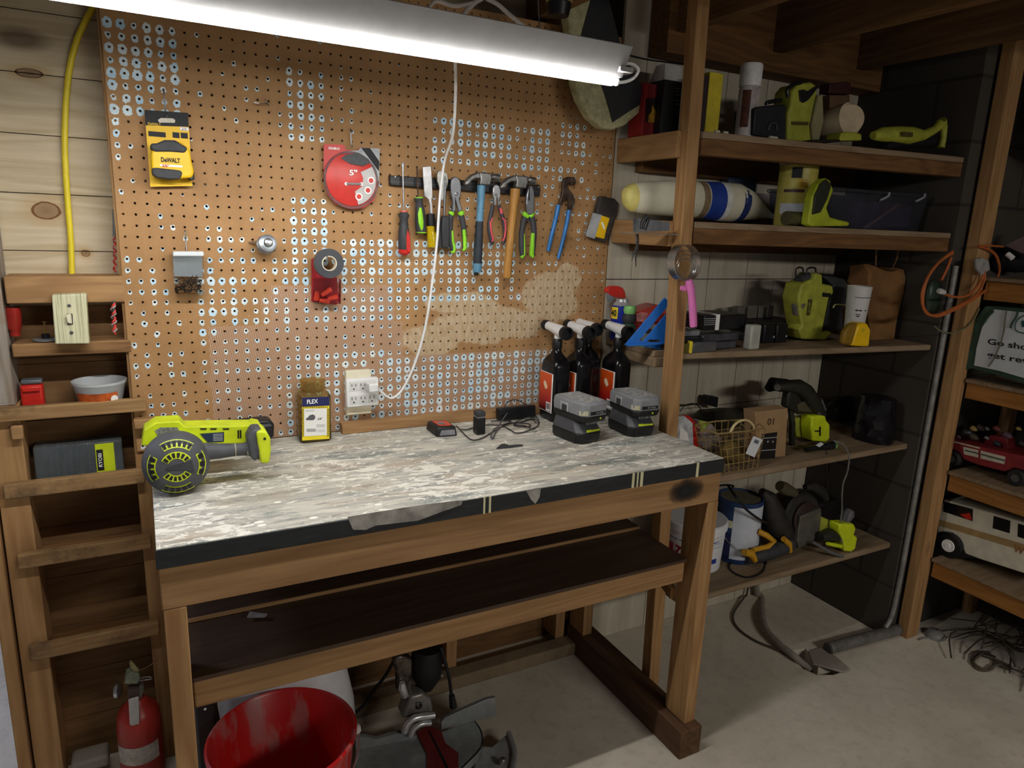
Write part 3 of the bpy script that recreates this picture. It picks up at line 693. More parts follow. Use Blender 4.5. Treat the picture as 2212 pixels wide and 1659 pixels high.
lbm = MB(); p, q = c1.Y(1022, 1050, yb - .0366), c1.Y(1168, 1072, yb - .0366); lbm.box(p.x, q.x, p.y - .0004, p.y, q.z, p.z, wink); lbm.done('size_label', tp)
text(tp, "25'", c1.Y(1058, 1061, yb - .0372), (1, 0, 0), (0, 0, 1), .014, .0055, red, bold=.04)
h = MB().tube([c1.Y(1045, 582, 0.0), c1.Y(1048, 580, -.012), c1.Y(1052, 640, -.014), c1.Y(1060, 720, -.016), c1.Y(1066, 745, -.030)], .0016, steel, sub=4)
h.done('hook', label='steel peg hook carrying the tape measure card', cat='hook')
# abrasive disc pack
dp = T('disc_pack', 'red blister pack of 5 inch discs hanging on a steel hook', 'blister pack')
yc = -0.018
cb = MB(); cb.extr(c3.poly([(995, 435), (1140, 440), (1150, 470), (1195, 485), (1240, 480), (1255, 458), (1395, 468), (1390, 700), (1355, 840), (1280, 895), (1200, 905), (1080, 868), (1020, 800), (992, 640)], yc), (0, 0.0012, 0), mat('red_card', '#c4332b', .45, var=.05))
card = cb.done('card', dp)
gb = MB(); gb.extr(c3.poly([(1200, 485), (1242, 480), (1258, 460), (1395, 468), (1390, 700), (1340, 720), (1280, 600), (1130, 500)], yc - .0004), (0, .0003, 0), mat('grey_print', '#aeb3b5', .5, var=.2)); gb.done('grey_panel', card)
gb = MB(); gb.extr(c3.poly([(1262, 462), (1325, 464), (1392, 560), (1388, 630)], yc - .0009), (0, .0003, 0), ink); gb.done('black_corner', card)
text(card, 'DIABLO', c3.Y(1068, 466, yc - .0004), (1, 0, .03), (0, 0, 1), .028, .006, wink, bold=.03)
disc = MB(); ctr = c3.Y(1190, 690, yc - .003); R_ = (c3.Y(1380, 690, yc).x - c3.Y(1005, 690, yc).x) / 2
disc.lathe([(R_ * .97, 0), (R_ * .97, .006), (R_ * .94, .0075)], mat('red_disc', '#cf3a33', .4, var=.08), ctr + Vector((0, .003, 0)), (0, -1, 0), 40); disc.done('disc', dp)
gm = MB()
gm.extr([ctr + Vector((R_ * .94 * math.cos(a), -.0052, R_ * .94 * math.sin(a))) for a in [math.radians(d) for d in range(-75, 40, 12)]] + [ctr + Vector((R_ * .45 * math.cos(a), -.0052, R_ * .45 * math.sin(a))) for a in [math.radians(d) for d in (40, 10, -30, -75)]], (0, .0005, 0), mat('silver_print', '#b9b6b4', .35, var=.1)); gm.done('silver_arc', dp)
mm_ = mat('dark_mesh', '#4a4d50', .6, var=.3, vs=200)
gm = MB(); gm.extr([p + Vector((0, -.0062 - .0035, 0)) + Vector((0, 0, 0)) for p in c3.poly([(1110, 540), (1150, 510), (1230, 505), (1300, 545), (1320, 570), (1270, 595), (1180, 580)], yc - .001)], (0, .0006, 0), mm_); gm.done('mesh_window', dp)
for x, y in ((1332, 697), (1310, 767), (1245, 812)):
    p = c3.Y(x, y, yc - .0095); MB().lathe([(.0095, 0), (.0095, .0006)], wink, p, (0, -1, 0), 20).done('badge', dp)
    MB().lathe([(.0062, .0007), (.0062, .0011)], red, p, (0, -1, 0), 20).done('badge_dot', dp)
text(dp, '5"', c3.Y(1205, 640, yc - .0098), (1, 0, 0), (0, 0, 1), .021, .0145, wink, bold=.03)
gm = MB(); p, q = c3.Y(1155, 720, yc - .0098), c3.Y(1262, 722, yc - .0098); gm.cyl(p, q, .0028, mat('grey_dumbbell', '#8d8d90', .5), n=8)
for e in (p, q): gm.lathe([(.0045, 0), (.0045, .0006)], wink, e, (0, -1, 0), 14)
gm.done('printed_symbol', dp)
blm = MB(); blm.torus(ctr + Vector((0, -.002, -.002)), R_ * 1.0, .0035, clear, (0, 1, 0), 44, 8); blm.done('blister_rim', dp)
MB().tube([c3.Y(1183, 335, 0), c3.Y(1186, 332, -.012), c3.Y(1190, 400, -.014), c3.Y(1195, 450, -.015), c3.Y(1197, 462, -.026)], .0018, steel, sub=4).done('hook', label='steel peg hook carrying the red disc pack', cat='hook')
# empty double hook
MB().tube([c3.Y(575, 120, .0), c3.Y(578, 122, -.01), c3.Y(582, 145, -.012), c3.Y(540, 147, -.03), c3.Y(490, 135, -.034)], .0016, steel, sub=4).tube([c3.Y(578, 145, -.012), c3.Y(608, 158, -.035)], .0016, steel).done('hook', label='bare steel peg hook sticking out near the top of the pegboard', cat='hook')
# knob hanging on a hook
kn = T('pulley_knob', 'round grey metal knob hung by its stem near the middle left of the pegboard', 'knob')
ctr = c3.Y(588, 1150, -.045); a = (0.05, -1, .25)
k_ = MB(); k_.lathe([(.016, -.022), (.023, -.018), (.0235, -.006), (.020, -.004), (.020, .002), (.022, .004), (.021, .009), (.012, .012)], mat('zinc', '#9fa6ad', .35, .8, var=.15), ctr, a, 28); k_.done('knob_body', kn)
MB().lathe([(.011, .012), (.011, .016), (.009, .022), (.003, .024)], steel, ctr, a, 20).done('knob_cap', kn)
MB().cyl(c3.Y(455, 1140, 0), c3.Y(520, 1133, -.03), .0022, steel).done('stem', kn)
# electrical tape roll on a hook, over a pack of wire nuts
tr = T('tape_roll', 'roll of black electrical tape hanging on a peg hook', 'tape')
ctr = c3.Y(1022, 1290, -.042); ax_ = (0, -1, .05)
ro = (c3.Y(1128, 1290, -.045).x - c3.Y(920, 1290, -.045).x) / 2
MB().lathe([(ro * .52, 0), (ro, 0), (ro, .018), (ro * .52, .018), (ro * .52, 0)], mat('tape_black', '#3a3d42', .35, var=.1), ctr, ax_, 36, cap=False).done('tape', tr)
MB().lathe([(ro * .45, .0), (ro * .515, .0), (ro * .515, .0188), (ro * .45, .0188), (ro * .45, 0)], mat('card_core', '#d8cfb6', .7), ctr, ax_, 36, cap=False).done('core', tr)
MB().tube([c3.Y(1015, 1222, 0), c3.Y(1018, 1224, -.03), c3.Y(1018, 1240, -.06), c3.Y(1020, 1275, -.062)], .0016, steel, sub=4).done('hook', label='peg hook through the roll of black tape', cat='hook')
wn = T('wire_nut_pack', 'clear box pack of red wire nuts below the black tape roll', 'blister pack')
MB().extr(c3.poly([(905, 1262), (925, 1250), (1090, 1395), (1100, 1560), (1085, 1585), (905, 1565)], -.004), (0, .0015, 0), mat('crimson_card', '#a81f2a', .5)).done('card', wn)
MB().extr(c3.poly([(920, 1400), (1098, 1398), (1096, 1572), (915, 1560)], -.006), (0, -.030, 0), mat('clear_box', '#ffffff', .06, var=0, trans=1.0, ior=1.03)).done('clear_box', wn, bevel=.002)
nut = mat('orange_red_nut', '#e2402a', .45, var=.08)
for (x0, y0, x1, y1) in ((945, 1490, 940, 1555), (975, 1520, 1045, 1475), (1022, 1545, 1090, 1530), (960, 1555, 1030, 1562)):
    p, q = c3.Y(x0, y0, -.020), c3.Y(x1, y1, -.018); MB().spine([(p, .0045), (p.lerp(q, .3), .0062), (q, .0075)], nut, n=10).done('wire_nut', wn)
# hanging clear tub of screws
st = T('screw_tub', 'clear hanging plastic tub half full of grey screws', 'container')
P_ = [(1480, 15), (1725, 15), (1735, 370), (1490, 365)]
MB().extr([cL.Y(x, y, -.012) for x, y in ((1470, 40), (1732, 40), (1735, 365), (1490, 362))], (0, -.030, 0), mat('clear_tub', '#ffffff', .06, var=0, trans=1.0, ior=1.03)).done('tub', st, bevel=.003)
MB().extr([cL.Y(x, y, -.010) for x, y in ((1470, 8), (1728, 8), (1732, 48), (1468, 48))], (0, -.034, 0), mat('milky_lid', '#dfe6ea', .3, var=.03)).done('lid', st, bevel=.003)
MB().extr([cL.Y(x, y, -.0125) for x, y in ((1480, 50), (1724, 50), (1728, 228), (1486, 225))], (0, -.001, 0), mat('pale_insert', '#d5e2ec', .6, var=.03)).done('paper_insert', st)
sm_ = mat('screw_grey', '#55504e', .4, .7, var=.3); rn = random.Random(3)
for i in range(34):
    x = rn.uniform(1502, 1712); y = rn.uniform(250, 352); a = rn.uniform(0, PI); L = rn.uniform(30, 85)
    yy = rn.uniform(-.036, -.018)
    xa, ya = max(1496, min(1722, x - L * math.cos(a))), max(170, min(355, y - L * math.sin(a) * .6)); xb, yb_ = max(1496, min(1722, x + L * math.cos(a))), max(180, min(355, y + L * math.sin(a) * .6))
    p, q = cL.Y(xa, ya, yy), cL.Y(xb, yb_, yy)
    MB().spine([(p, .0006), (p.lerp(q, .9), .0013), (p.lerp(q, .92), .0024), (q, .0028)], sm_, n=6).done('screw', st)
MB().tube([onY(399, 498, 0), onY(400, 499, -.012), onY(401, 520, -.014), onY(403, 541, -.02)], .0014, steel, sub=4).done('hook', label='small peg hook above the clear tub of screws', cat='hook')
# ---------------------------------------------------------------- magnetic strip and the hand tools on it
ms = T('magnetic_strip', 'long black magnetic tool strip screwed to the pegboard', 'tool rack')
def barpt(x, y, v): return ct.Y(x, y, v)
MB().extr(ct.poly([(78, 210), (1455, 300), (1450, 402), (82, 300)], -.0012), (0, -.016, 0), mat('strip_black', '#1b1b1e', .4, var=.15)).done('bar', ms, bevel=.002)
MB().extr(ct.poly([(90, 258), (1450, 352), (1450, 362), (90, 268)], -.0174), (0, -.0012, 0), mat('strip_rib', '#35353a', .35)).done('rib', ms)
for x, y in ((145, 222), (1462, 315)):
    p = ct.Y(x, y, -.0175); MB().lathe([(.003, 0), (.003, .0015), (.001, .003)], steel, p, (0, -1, 0), 12).done('screw', ms)
YT = -0.030
TG = 'hand tools held on the magnetic strip'
def sp(mb, pts, mm, y=YT, n=14, flat=1.0): return mb.spine(ct.sp(pts, y), mm, n, flat, (0, 1, 0))
# screwdriver with red-striped handle
t = T('screwdriver', 'flat screwdriver with grey and red handle, leftmost on the magnetic strip', 'screwdriver', TG)
sp(MB(), [(213, 105, 16), (216, 300, 17), (222, 535, 17)], steel).done('shaft', t)
MB().extr(ct.poly([(202, 88), (222, 88), (227, 125), (218, 150), (208, 150), (201, 125)], YT), (0, -.002, 0), dsteel).done('tip', t, bevel=.0004)
sp(MB(), [(222, 535, 66), (222, 556, 74), (223, 565, 96), (223, 585, 96), (223, 610, 76), (222, 660, 78), (224, 720, 100), (226, 800, 112), (228, 880, 112), (227, 890, 108)], blk2).done('handle', t)
sp(MB(), [(227, 888, 110), (227, 920, 104), (226, 940, 60), (226, 946, 20)], red).done('handle_end', t)
MB().extr(ct.poly([(256, 705), (268, 740), (280, 800), (280, 905), (262, 915), (243, 880), (240, 780)], YT - .0130), (0, -.0045, 0), red).done('grip_stripe', t, bevel=.0012)
sp(MB(), [(222, 530, 70), (222, 545, 72)], mat('coral', '#d9614f', .45)).done('collar', t)
# green-handled small driver
t = T('screwdriver', 'stubby screwdriver with a lime stripe on its black handle', 'screwdriver', TG)
sp(MB(), [(344, 140, 14), (348, 250, 15), (354, 405, 15)], rust).done('shaft', t)
sp(MB(), [(358, 418, 86), (358, 440, 80), (362, 455, 64), (370, 520, 88), (375, 620, 100), (380, 700, 102), (382, 735, 98)], blk2).done('handle', t)
sp(MB(), [(357, 404, 58), (358, 410, 82), (358, 420, 84)], grn).done('collar', t)
sp(MB(), [(375, 505, 20), (373, 560, 48), (380, 640, 52), (386, 690, 34), (388, 712, 10)], grn, YT - .0140, flat=.5).done('grip_stripe', t)
sp(MB(), [(382, 728, 104), (382, 738, 96)], grn).done('handle_end', t)
# chisel
t = T('wood_chisel', 'paint-spotted wood chisel with a clear yellow handle', 'chisel', TG)
MB().extr(ct.poly([(390, 130), (468, 122), (478, 250), (482, 400), (474, 430), (480, 480), (484, 560), (460, 560), (456, 470), (443, 425), (408, 398), (400, 280)], YT), (0, -.004, 0), mat('chisel_steel', '#c6c7c9', .35, .8, var=.25)).done('blade', t, bevel=.0012)
sp(MB(), [(470, 560, 76), (472, 650, 80), (474, 675, 78)], blk).done('ferrule', t)
sp(MB(), [(465, 672, 82), (470, 720, 74), (480, 760, 92), (486, 830, 98), (488, 865, 96)], mat('clear_yellow', '#e8c81a', .15, var=.05, trans=.35)).done('handle', t)
# tin snips behind the cord
t = T('tin_snips', 'worn steel snips with black handles, half hidden behind the white cord', 'snips', TG)
MB().extr(ct.poly([(525, 180), (545, 160), (600, 180), (618, 195), (625, 260), (610, 330), (585, 420), (560, 440), (545, 330), (522, 260)], YT), (0, -.006, 0), mat('snip_steel', '#a3a29c', .35, .8, var=.35)).done('jaws', t, bevel=.0015)
sp(MB(), [(560, 430, 26), (545, 520, 30), (538, 620, 40), (545, 760, 48), (560, 870, 44)], blk2).done('handle', t)
# flat screwdriver black handle
t = T('screwdriver', 'long screwdriver with a plain black square handle right of the cord', 'screwdriver', TG)
sp(MB(), [(600, 215, 12), (602, 280, 26), (598, 420, 24), (594, 575, 22)], dsteel, YT - .006).done('shaft', t)
MB().extr(ct.poly([(557, 580), (620, 580), (624, 700), (622, 860), (600, 880), (556, 868), (550, 700)], YT + .002), (0, -.019, 0), mat('matt_black_handle', '#37383c', .6, var=.1)).done('handle', t, bevel=.005, seg=3)
# slip-joint pliers
def handle(t, pts, mm, name='handle', y=YT, flat=.85): sp(MB(), pts, mm, y, 12, flat).done(name, t)
t = T('slip_joint_pliers', 'slip-joint pliers with black and lime handles left of the blue hammer', 'pliers', TG)
MB().extr(ct.poly([(642, 300), (648, 250), (668, 222), (700, 222), (728, 250), (742, 310), (738, 380), (722, 430), (755, 530), (715, 548), (688, 450), (690, 540), (655, 545), (660, 430), (645, 370)], YT), (0, -.009, 0), mat('plier_steel', '#83868a', .38, .85, var=.15)).done('jaws', t, bevel=.0025)
MB().lathe([(.0045, 0), (.0045, .003), (.002, .005)], steel, ct.Y(705, 378, YT - .009), (0, -1, 0), 14).done('pivot', t)
handle(t, [(658, 560, 50), (652, 640, 50), (648, 740, 46), (655, 840, 44), (672, 900, 36)], blk2)
handle(t, [(746, 560, 52), (765, 640, 54), (775, 720, 52), (780, 800, 46), (782, 890, 44)], blk2)
sp(MB(), [(660, 540, 48), (658, 560, 62), (650, 572, 52)], grn).done('grip_collar', t); sp(MB(), [(742, 535, 52), (748, 555, 64), (754, 572, 54)], grn).done('grip_collar', t)
handle(t, [(668, 715, 20), (672, 800, 26), (690, 880, 26), (682, 912, 30), (655, 915, 20)], grn, 'grip_stripe', YT - .0045)
handle(t, [(775, 705, 34), (782, 790, 38), (785, 880, 38), (765, 900, 26)], grn, 'grip_stripe', YT - .0045)
# hammers
def hammer(label, off, handles):
    t = T('claw_hammer', label, 'hammer', TG); ox, oy = off
    hm = mat('hammer_steel', '#8a8a88', .38, .85, var=.3)
    y0 = YT - .002
    def q(l): return [ct.Y(x + ox, y + oy, y0) for x, y in l]
    MB().extr(q([(755, 298), (778, 250), (820, 205), (880, 182), (905, 178), (905, 245), (862, 240), (825, 262), (798, 300)]), (0, -.018, 0), hm).done('claw', t, bevel=.004, seg=3)
    MB().extr(q([(885, 180), (1000, 188), (1005, 250), (985, 305), (890, 298), (900, 240)]), (0, -.022, 0), hm).done('head', t, bevel=.004, seg=3)
    MB().spine([(ct.Y(1000 + ox, 222 + oy, y0 - .011), .0065), (ct.Y(1035 + ox, 222 + oy, y0 - .011), .0065), (ct.Y(1045 + ox, 222 + oy, y0 - .011), .0100), (ct.Y(1095 + ox, 232 + oy, y0 - .011), .0105)], hm, 20).done('striking_face', t)
    for nme, pts, mm in handles: MB().spine(ct.sp(pts, y0 - .011), mm, 16, 1.1, (0, 1, 0)).done(nme, t)
hammer('claw hammer with a light blue and black sleeve handle', (0, 0), [('handle', [(935, 300, 78), (932, 400, 70), (925, 500, 62), (918, 632, 68)], mat('steel_blue', '#5f8fac', .5, var=.1)),
    ('grip', [(917, 630, 70), (912, 760, 74), (905, 880, 82), (898, 1020, 80)], mat('dark_grip', '#2d333b', .65, var=.15)), ('handle_end', [(898, 1015, 86), (897, 1060, 84), (893, 1098, 62)], mat('steel_blue', '#5f8fac', .5)), ('butt', [(888, 1098, 44), (885, 1128, 40)], blk)])
hammer('claw hammer with a bare varnished wooden handle', (330, 28), [('handle', [(1248, 330, 88), (1245, 380, 92), (1232, 500, 70), (1215, 640, 68), (1200, 800, 72), (1185, 950, 78), (1175, 1060, 80), (1172, 1145, 78)], wood('hickory', '#c9954e', '#ab7636', 2, 2.2, 0, rough=.4))])
# diagonal cutters
t = T('cutting_pliers', 'small diagonal cutters with red and black handles between the hammers', 'pliers', TG)
MB().extr(ct.poly([(1030, 335), (1040, 300), (1062, 290), (1085, 302), (1100, 335), (1102, 400), (1088, 430), (1098, 480), (1082, 492), (1068, 420), (1060, 492), (1038, 480), (1040, 430), (1030, 395)], YT), (0, -.008, 0), mat('polished_steel', '#b4b6b8', .25, .9, var=.1)).done('jaws', t, bevel=.002)
MB().lathe([(.0035, 0), (.0035, .0015)], dsteel, ct.Y(1068, 385, YT - .008), (0, -1, 0), 14).done('pivot', t)
dg = mat('diag_grey', '#3c3b42', .55); ro_ = mat('salmon_red', '#d4525a', .5)
handle(t, [(1040, 480, 34), (1025, 560, 40), (1005, 660, 40), (1010, 740, 38), (1030, 820, 40), (1042, 838, 34)], dg); handle(t, [(1092, 480, 34), (1120, 560, 40), (1145, 640, 42), (1155, 740, 40), (1140, 820, 40), (1130, 835, 34)], dg)
handle(t, [(1040, 598, 14), (1018, 640, 18), (1025, 720, 18), (1045, 800, 20), (1030, 815, 18)], ro_, 'grip_stripe', YT - .006); handle(t, [(1112, 508, 26), (1122, 560, 30)], ro_, 'grip_stripe', YT - .006); handle(t, [(1125, 598, 14), (1152, 620, 18), (1160, 700, 18), (1148, 780, 20), (1130, 812, 18)], ro_, 'grip_stripe', YT - .006)
# linesman pliers
t = T('combination_pliers', 'combination pliers with black and lime handles, right of the wooden hammer', 'pliers', TG)
MB().extr(ct.poly([(1335, 400), (1350, 330), (1370, 300), (1385, 300), (1402, 335), (1410, 400), (1402, 560), (1372, 572), (1340, 560), (1332, 470)], YT), (0, -.011, 0), mat('plier_steel', '#83868a', .38, .85)).done('jaws', t, bevel=.003)
MB().extr(ct.poly([(1370, 315), (1378, 315), (1380, 440), (1368, 440)], YT - .0112), (0, -.0006, 0), blk).done('jaw_gap', t)
handle(t, [(1345, 575, 62), (1320, 640, 56), (1305, 740, 54), (1305, 860, 52), (1312, 955, 48)], blk2); handle(t, [(1390, 575, 62), (1410, 640, 56), (1418, 740, 54), (1412, 860, 50), (1400, 950, 48)], blk2)
sp(MB(), [(1318, 548, 30), (1340, 570, 52), (1362, 592, 40)], grn, YT - .003).done('grip_collar', t); sp(MB(), [(1415, 548, 30), (1395, 570, 52), (1378, 590, 40)], grn, YT - .003).done('grip_collar', t)
handle(t, [(1328, 745, 12), (1330, 860, 18), (1330, 935, 22), (1300, 965, 34)], grn, 'grip_stripe', YT - .004); handle(t, [(1408, 738, 36), (1402, 860, 46), (1396, 935, 46), (1410, 958, 30)], grn, 'grip_stripe', YT - .004)
# tongue-and-groove pliers on their own nail
t = T('groove_pliers', 'rust-brown groove pliers with long blue handles, right of the magnetic strip', 'pliers')
rb = mat('brown_steel', '#4f4037', .5, .55, var=.35, vs=60)
MB().extr(ct.poly([(1665, 290), (1680, 240), (1720, 222), (1782, 225), (1790, 270), (1775, 300), (1745, 300), (1735, 270), (1715, 290), (1722, 330), (1760, 380), (1782, 440), (1752, 530), (1720, 525), (1722, 440), (1690, 400), (1668, 478), (1630, 478), (1655, 400), (1665, 350)], -.010), (0, -.011, 0), rb).done('jaws', t, bevel=.0025)
MB().cyl(ct.Y(1680, 445, -.022), ct.Y(1722, 400, -.022), .003, rb).done('pivot', t)
bl_ = mat('dipped_blue', '#2275bd', .35, var=.06)
for pts in ([(1643, 480, 44), (1628, 560, 42), (1600, 680, 40), (1570, 800, 38), (1548, 905, 34)], [(1740, 525, 40), (1725, 620, 38), (1695, 760, 36), (1665, 880, 34), (1640, 975, 30)]): sp(MB(), pts, bl_, -.016).done('handle', t)
MB().cyl(onY(1228, 385, 0), onY(1228, 388, -.02), .0016, dsteel).done('nail', label='small nail holding the blue-handled groove pliers', cat='nail')
# stud finder like grey / yellow gadget
t = T('blade_pack', 'dark grey and yellow blade dispenser hung askew at the right edge of the pegboard', 'dispenser')
MB().extr(ct.poly([(2000, 405), (2040, 400), (2060, 412), (2120, 420), (2158, 460), (2150, 540), (2045, 825), (1880, 765), (1960, 545)], -.004), (0, -.022, 0), mat('slate_plastic', '#3d3a38', .5, var=.2)).done('case', t, bevel=.002)
MB().extr(ct.poly([(1960, 552), (2040, 572), (1975, 792), (1890, 765)], -.0262), (0, -.001, 0), mat('silver_label', '#a9adb0', .45, var=.15)).done('silver_label', t)
yl = MB().extr(ct.poly([(2040, 576), (2112, 602), (2082, 700), (2062, 790), (1982, 772), (2006, 680)], -.0262), (0, -.001, 0), yel).done('yellow_label', t)
MB().extr(ct.poly([(2035, 640), (2050, 635), (2072, 690), (2060, 705)], -.0274), (0, -.0005, 0), wink).done('print', yl)
# ---------------------------------------------------------------- things on the workbench
BZ = 0.8965
cb = Crop(280, 800, 3.6867); c7 = Crop(880, 660, 3.2529); cq = Crop(1140, 640, 4.878); ca = Crop(880, 840, 7.3733); cj = Crop(620, 780, 8.7333)
# lime and grey blower lying on its side
fn = T('cordless_blower', 'lime and charcoal cordless blower lying on its side at the left end of the bench', 'blower')
hc_ = onZ(381, 1000, BZ + .0662); ax_ = Vector((-.02, -1, .10)).normalized()
rub = mat('grey_rubber', '#4f5156', .6, var=.12)
MB().lathe([(.028, -.115), (.036, -.110), (.046, -.085), (.056, -.06), (.060, -.045), (.0605, -.012)], lime, hc_, ax_, 36).done('fan_housing', fn)
MB().lathe([(.0595, -.030), (.0645, -.028), (.0655, -.004), (.0645, .006), (.0605, .014), (.053, .024), (.040, .032), (.020, .036), (.002, .037)], rub, hc_, ax_, 40).done('intake_cover', fn)
exv = Vector((1, -.02, 0)); exv = (exv - ax_ * exv.dot(ax_)).normalized(); eyv = exv.cross(ax_); eyv = eyv if eyv.z > 0 else -eyv
def dome(u, v, e=0.0):
    r = math.hypot(u, v) * .0655
    pr = [(.002, .037), (.020, .036), (.040, .032), (.053, .024), (.0605, .014), (.0645, .006), (.0655, -.004)]
    h = .037
    for (r0, h0), (r1, h1) in zip(pr, pr[1:]):
        if r0 <= r <= r1: h = h0 + (h1 - h0) * (r - r0) / (r1 - r0)
    if r > .0655: h = -.004
    return hc_ + exv * (u * .0655) + eyv * (v * .0655) + ax_ * (h + e)
def window(a0, a1, r0, r1, cells):
    gm = MB(); N = 10
    def q(a, r, e): return dome(r * math.cos(a), r * math.sin(a), e)
    A0, A1 = math.radians(a0), math.radians(a1)
    for i in range(N):
        x, y = A0 + (A1 - A0) * i / N, A0 + (A1 - A0) * (i + 1) / N
        gm.add([q(x, r0, .0009), q(y, r0, .0009), q(y, r1, .0009), q(x, r1, .0009)], [(0, 1, 2, 3)], lime)
    for i in range(cells):
        d = (A1 - A0) / cells; x, y = A0 + d * (i + .18), A0 + d * (i + .82); ra, rb_ = r0 + (r1 - r0) * .16, r1 - (r1 - r0) * .16
        gm.add([q(x, ra, .0018), q((x + y) / 2, ra, .0018), q(y, ra, .0018), q(y, rb_, .0018), q((x + y) / 2, rb_, .0018), q(x, rb_, .0018)], [(0, 1, 2, 3, 4, 5)], ink)
    gm.done('grille_window', fn)
window(50, 122, .60, .84, 6); window(150, 212, .60, .84, 4); window(-30, 28, .64, .86, 3); window(238, 302, .66, .92, 5); window(28, 152, .26, .48, 6); window(215, 325, .28, .50, 6)
sb = MB(); sb.add([dome(.45, .16, .003), dome(-.3, .02, .003), dome(-.34, -.04, .003), dome(.5, -.22, .003)], [(0, 1, 2, 3)], blk2); sb.done('grille_bar', fn)
yh = hc_.y + .055
arm = MB(); arm.extr(cb.poly([(95, 600), (115, 480), (210, 418), (400, 405), (440, 450), (700, 445), (980, 440), (990, 428), (1050, 440), (1060, 480), (960, 520), (940, 580), (700, 590), (400, 600)], yh - .005), (0, .055, 0), lime); arm.done('upper_body', fn, bevel=.006, seg=3)
MB().extr(cb.poly([(200, 480), (250, 455), (380, 455), (410, 500), (300, 520), (225, 525)], yh - .0062), (0, .001, 0), mat('mesh_grey', '#7f8182', .6, var=.4, vs=150)).done('grey_mesh', fn)
for x_ in (560, 640, 740): MB().extr(cb.poly([(x_, 462), (x_ + 55, 462), (x_ + 50, 472), (x_ + 5, 472)], yh - .0062), (0, .001, 0), ink).done('slot', fn)
lb = MB(); lb.extr(cb.poly([(560, 505), (752, 492), (752, 568), (620, 574)], yh - .0062), (0, .001, 0), mat('navy_label', '#2b3852', .5)); lbo = lb.done('rating_label', fn)
for i in range(5): MB().extr(cb.poly([(665, 508 + i * 12), (742, 504 + i * 12), (742, 509 + i * 12), (665, 513 + i * 12)], yh - .0066), (0, -.0003, 0), mat('stripe_grey_print', '#b9bdc4', .5)).done('print_stripe', lbo)
vt = MB(); vt.extr(cb.poly([(860, 478), (872, 478), (872, 540), (860, 542)], yh - .0062), (0, .001, 0), ink)
vt.done('vent', fn); vt = MB(); vt.extr(cb.poly([(878, 476), (890, 476), (890, 538), (878, 540)], yh - .0062), (0, .001, 0), ink); vt.done('vent', fn)
yg = hc_.y + .010
MB().spine(cb.sp([(590, 650, 150), (640, 645, 135), (720, 642, 124), (820, 635, 104), (900, 630, 100), (960, 620, 125), (1020, 610, 215)], yg), rub, 18, .95, (0, 1, 0)).done('handle', fn)
for x in (835, 930): MB().spine(cb.sp([(x, 632, 108), (x + 10, 631, 108)], yg), mat('beige_seam', '#a5a089', .6), 18, .99, (0, 1, 0)).done('seam', fn)
MB().extr(cb.poly([(1010, 500), (1040, 480), (1090, 485), (1122, 540), (1128, 640), (1115, 742), (1045, 745), (1030, 640)], yg - .03), (0, .062, 0), lime).done('battery_foot', fn, bevel=.005, seg=3)
MB().lathe([(.003, 0), (.003, .001)], blk, cb.Y(1076, 545, yg - .0305), (0, -1, 0), 12).done('screw', fn)
MB().extr(cb.poly([(940, 545), (985, 470), (1060, 470), (1030, 540), (1035, 700), (1000, 730), (960, 690)], yg - .022), (0, .05, 0), rub).done('handle_end', fn, bevel=.005)
# black charger cradle behind the blower
t = T('charger_cradle', 'black plastic charging cradle lying behind the blower', 'charger')
MB().extr([cb.Y(x, y, -.075) for x, y in [(740, 440), (1060, 402), (1120, 402), (1152, 430), (1150, 530), (1125, 545), (760, 560)]], (0, .05, 0), blk).done('shell', t, bevel=.004)
MB().extr([cb.Y(x, y, -.0755) for x, y in [(1030, 435), (1110, 425), (1140, 440), (1060, 455)]], (0, -.0006, 0), mat('worn_grey', '#55555a', .6)).done('contact_plate', t)
# square plastic jar with label
t = T('plastic_jar', 'open square amber-tinted plastic jar with a yellow striped label', 'jar')
a, b_ = onZ(649, 959, BZ), onZ(719, 953, BZ); yj = (a.y + b_.y) / 2; xl, xr = a.x, b_.x; ztop = cj.Y(560, 600, yj).z; zn = cj.Y(470, 385, (yj + .01)).z
amb = mat('amber_clear', '#dcc68c', .1, var=0, trans=.9, ior=1.1)
yb2 = yj + .064
def rrect(x0, x1, y0, y1, z_, r=.012, n=4):
    out = []
    for cx, cy, a0 in ((x1 - r, y1 - r, 0), (x0 + r, y1 - r, 90), (x0 + r, y0 + r, 180), (x1 - r, y0 + r, 270)):
        for i in range(n + 1):
            q = math.radians(a0 + 90 * i / n); out.append(Vector((cx + r * math.cos(q), cy + r * math.sin(q), z_)))
    return out
R = [rrect(xl + .004, xr - .004, yj + .004, yb2 - .004, BZ), rrect(xl, xr, yj, yb2, BZ + .006), rrect(xl, xr, yj, yb2, ztop - .012), rrect(xl + .006, xr - .006, yj + .006, yb2 - .006, ztop - .002), rrect(xl + .012, xr - .012, yj + .006, yb2 - .006, ztop + .001, .024)]
MB().rings(R, amb).done('body', t)
nc = Vector(((xl + xr) / 2, (yj + yb2) / 2, ztop)); rn_ = .031
MB().lathe([(rn_, 0.001), (rn_, .006), (rn_ + .0018, .007), (rn_ + .0018, .009), (rn_, .010), (rn_, .014), (rn_ + .0018, .015), (rn_ + .0018, .017), (rn_, .018), (rn_ + .001, zn - ztop), (rn_ - .002, zn - ztop), (rn_ - .002, .001)], amb, nc, n=36, cap=False).done('threaded_neck', t)
MB().rings([rrect(xl + .003, xr - .003, yj + .003, yb2 - .003, BZ + .002), rrect(xl + .003, xr - .003, yj + .003, yb2 - .003, BZ + .013)], mat('dark_residue', '#3a342c', .6)).done('residue', t)
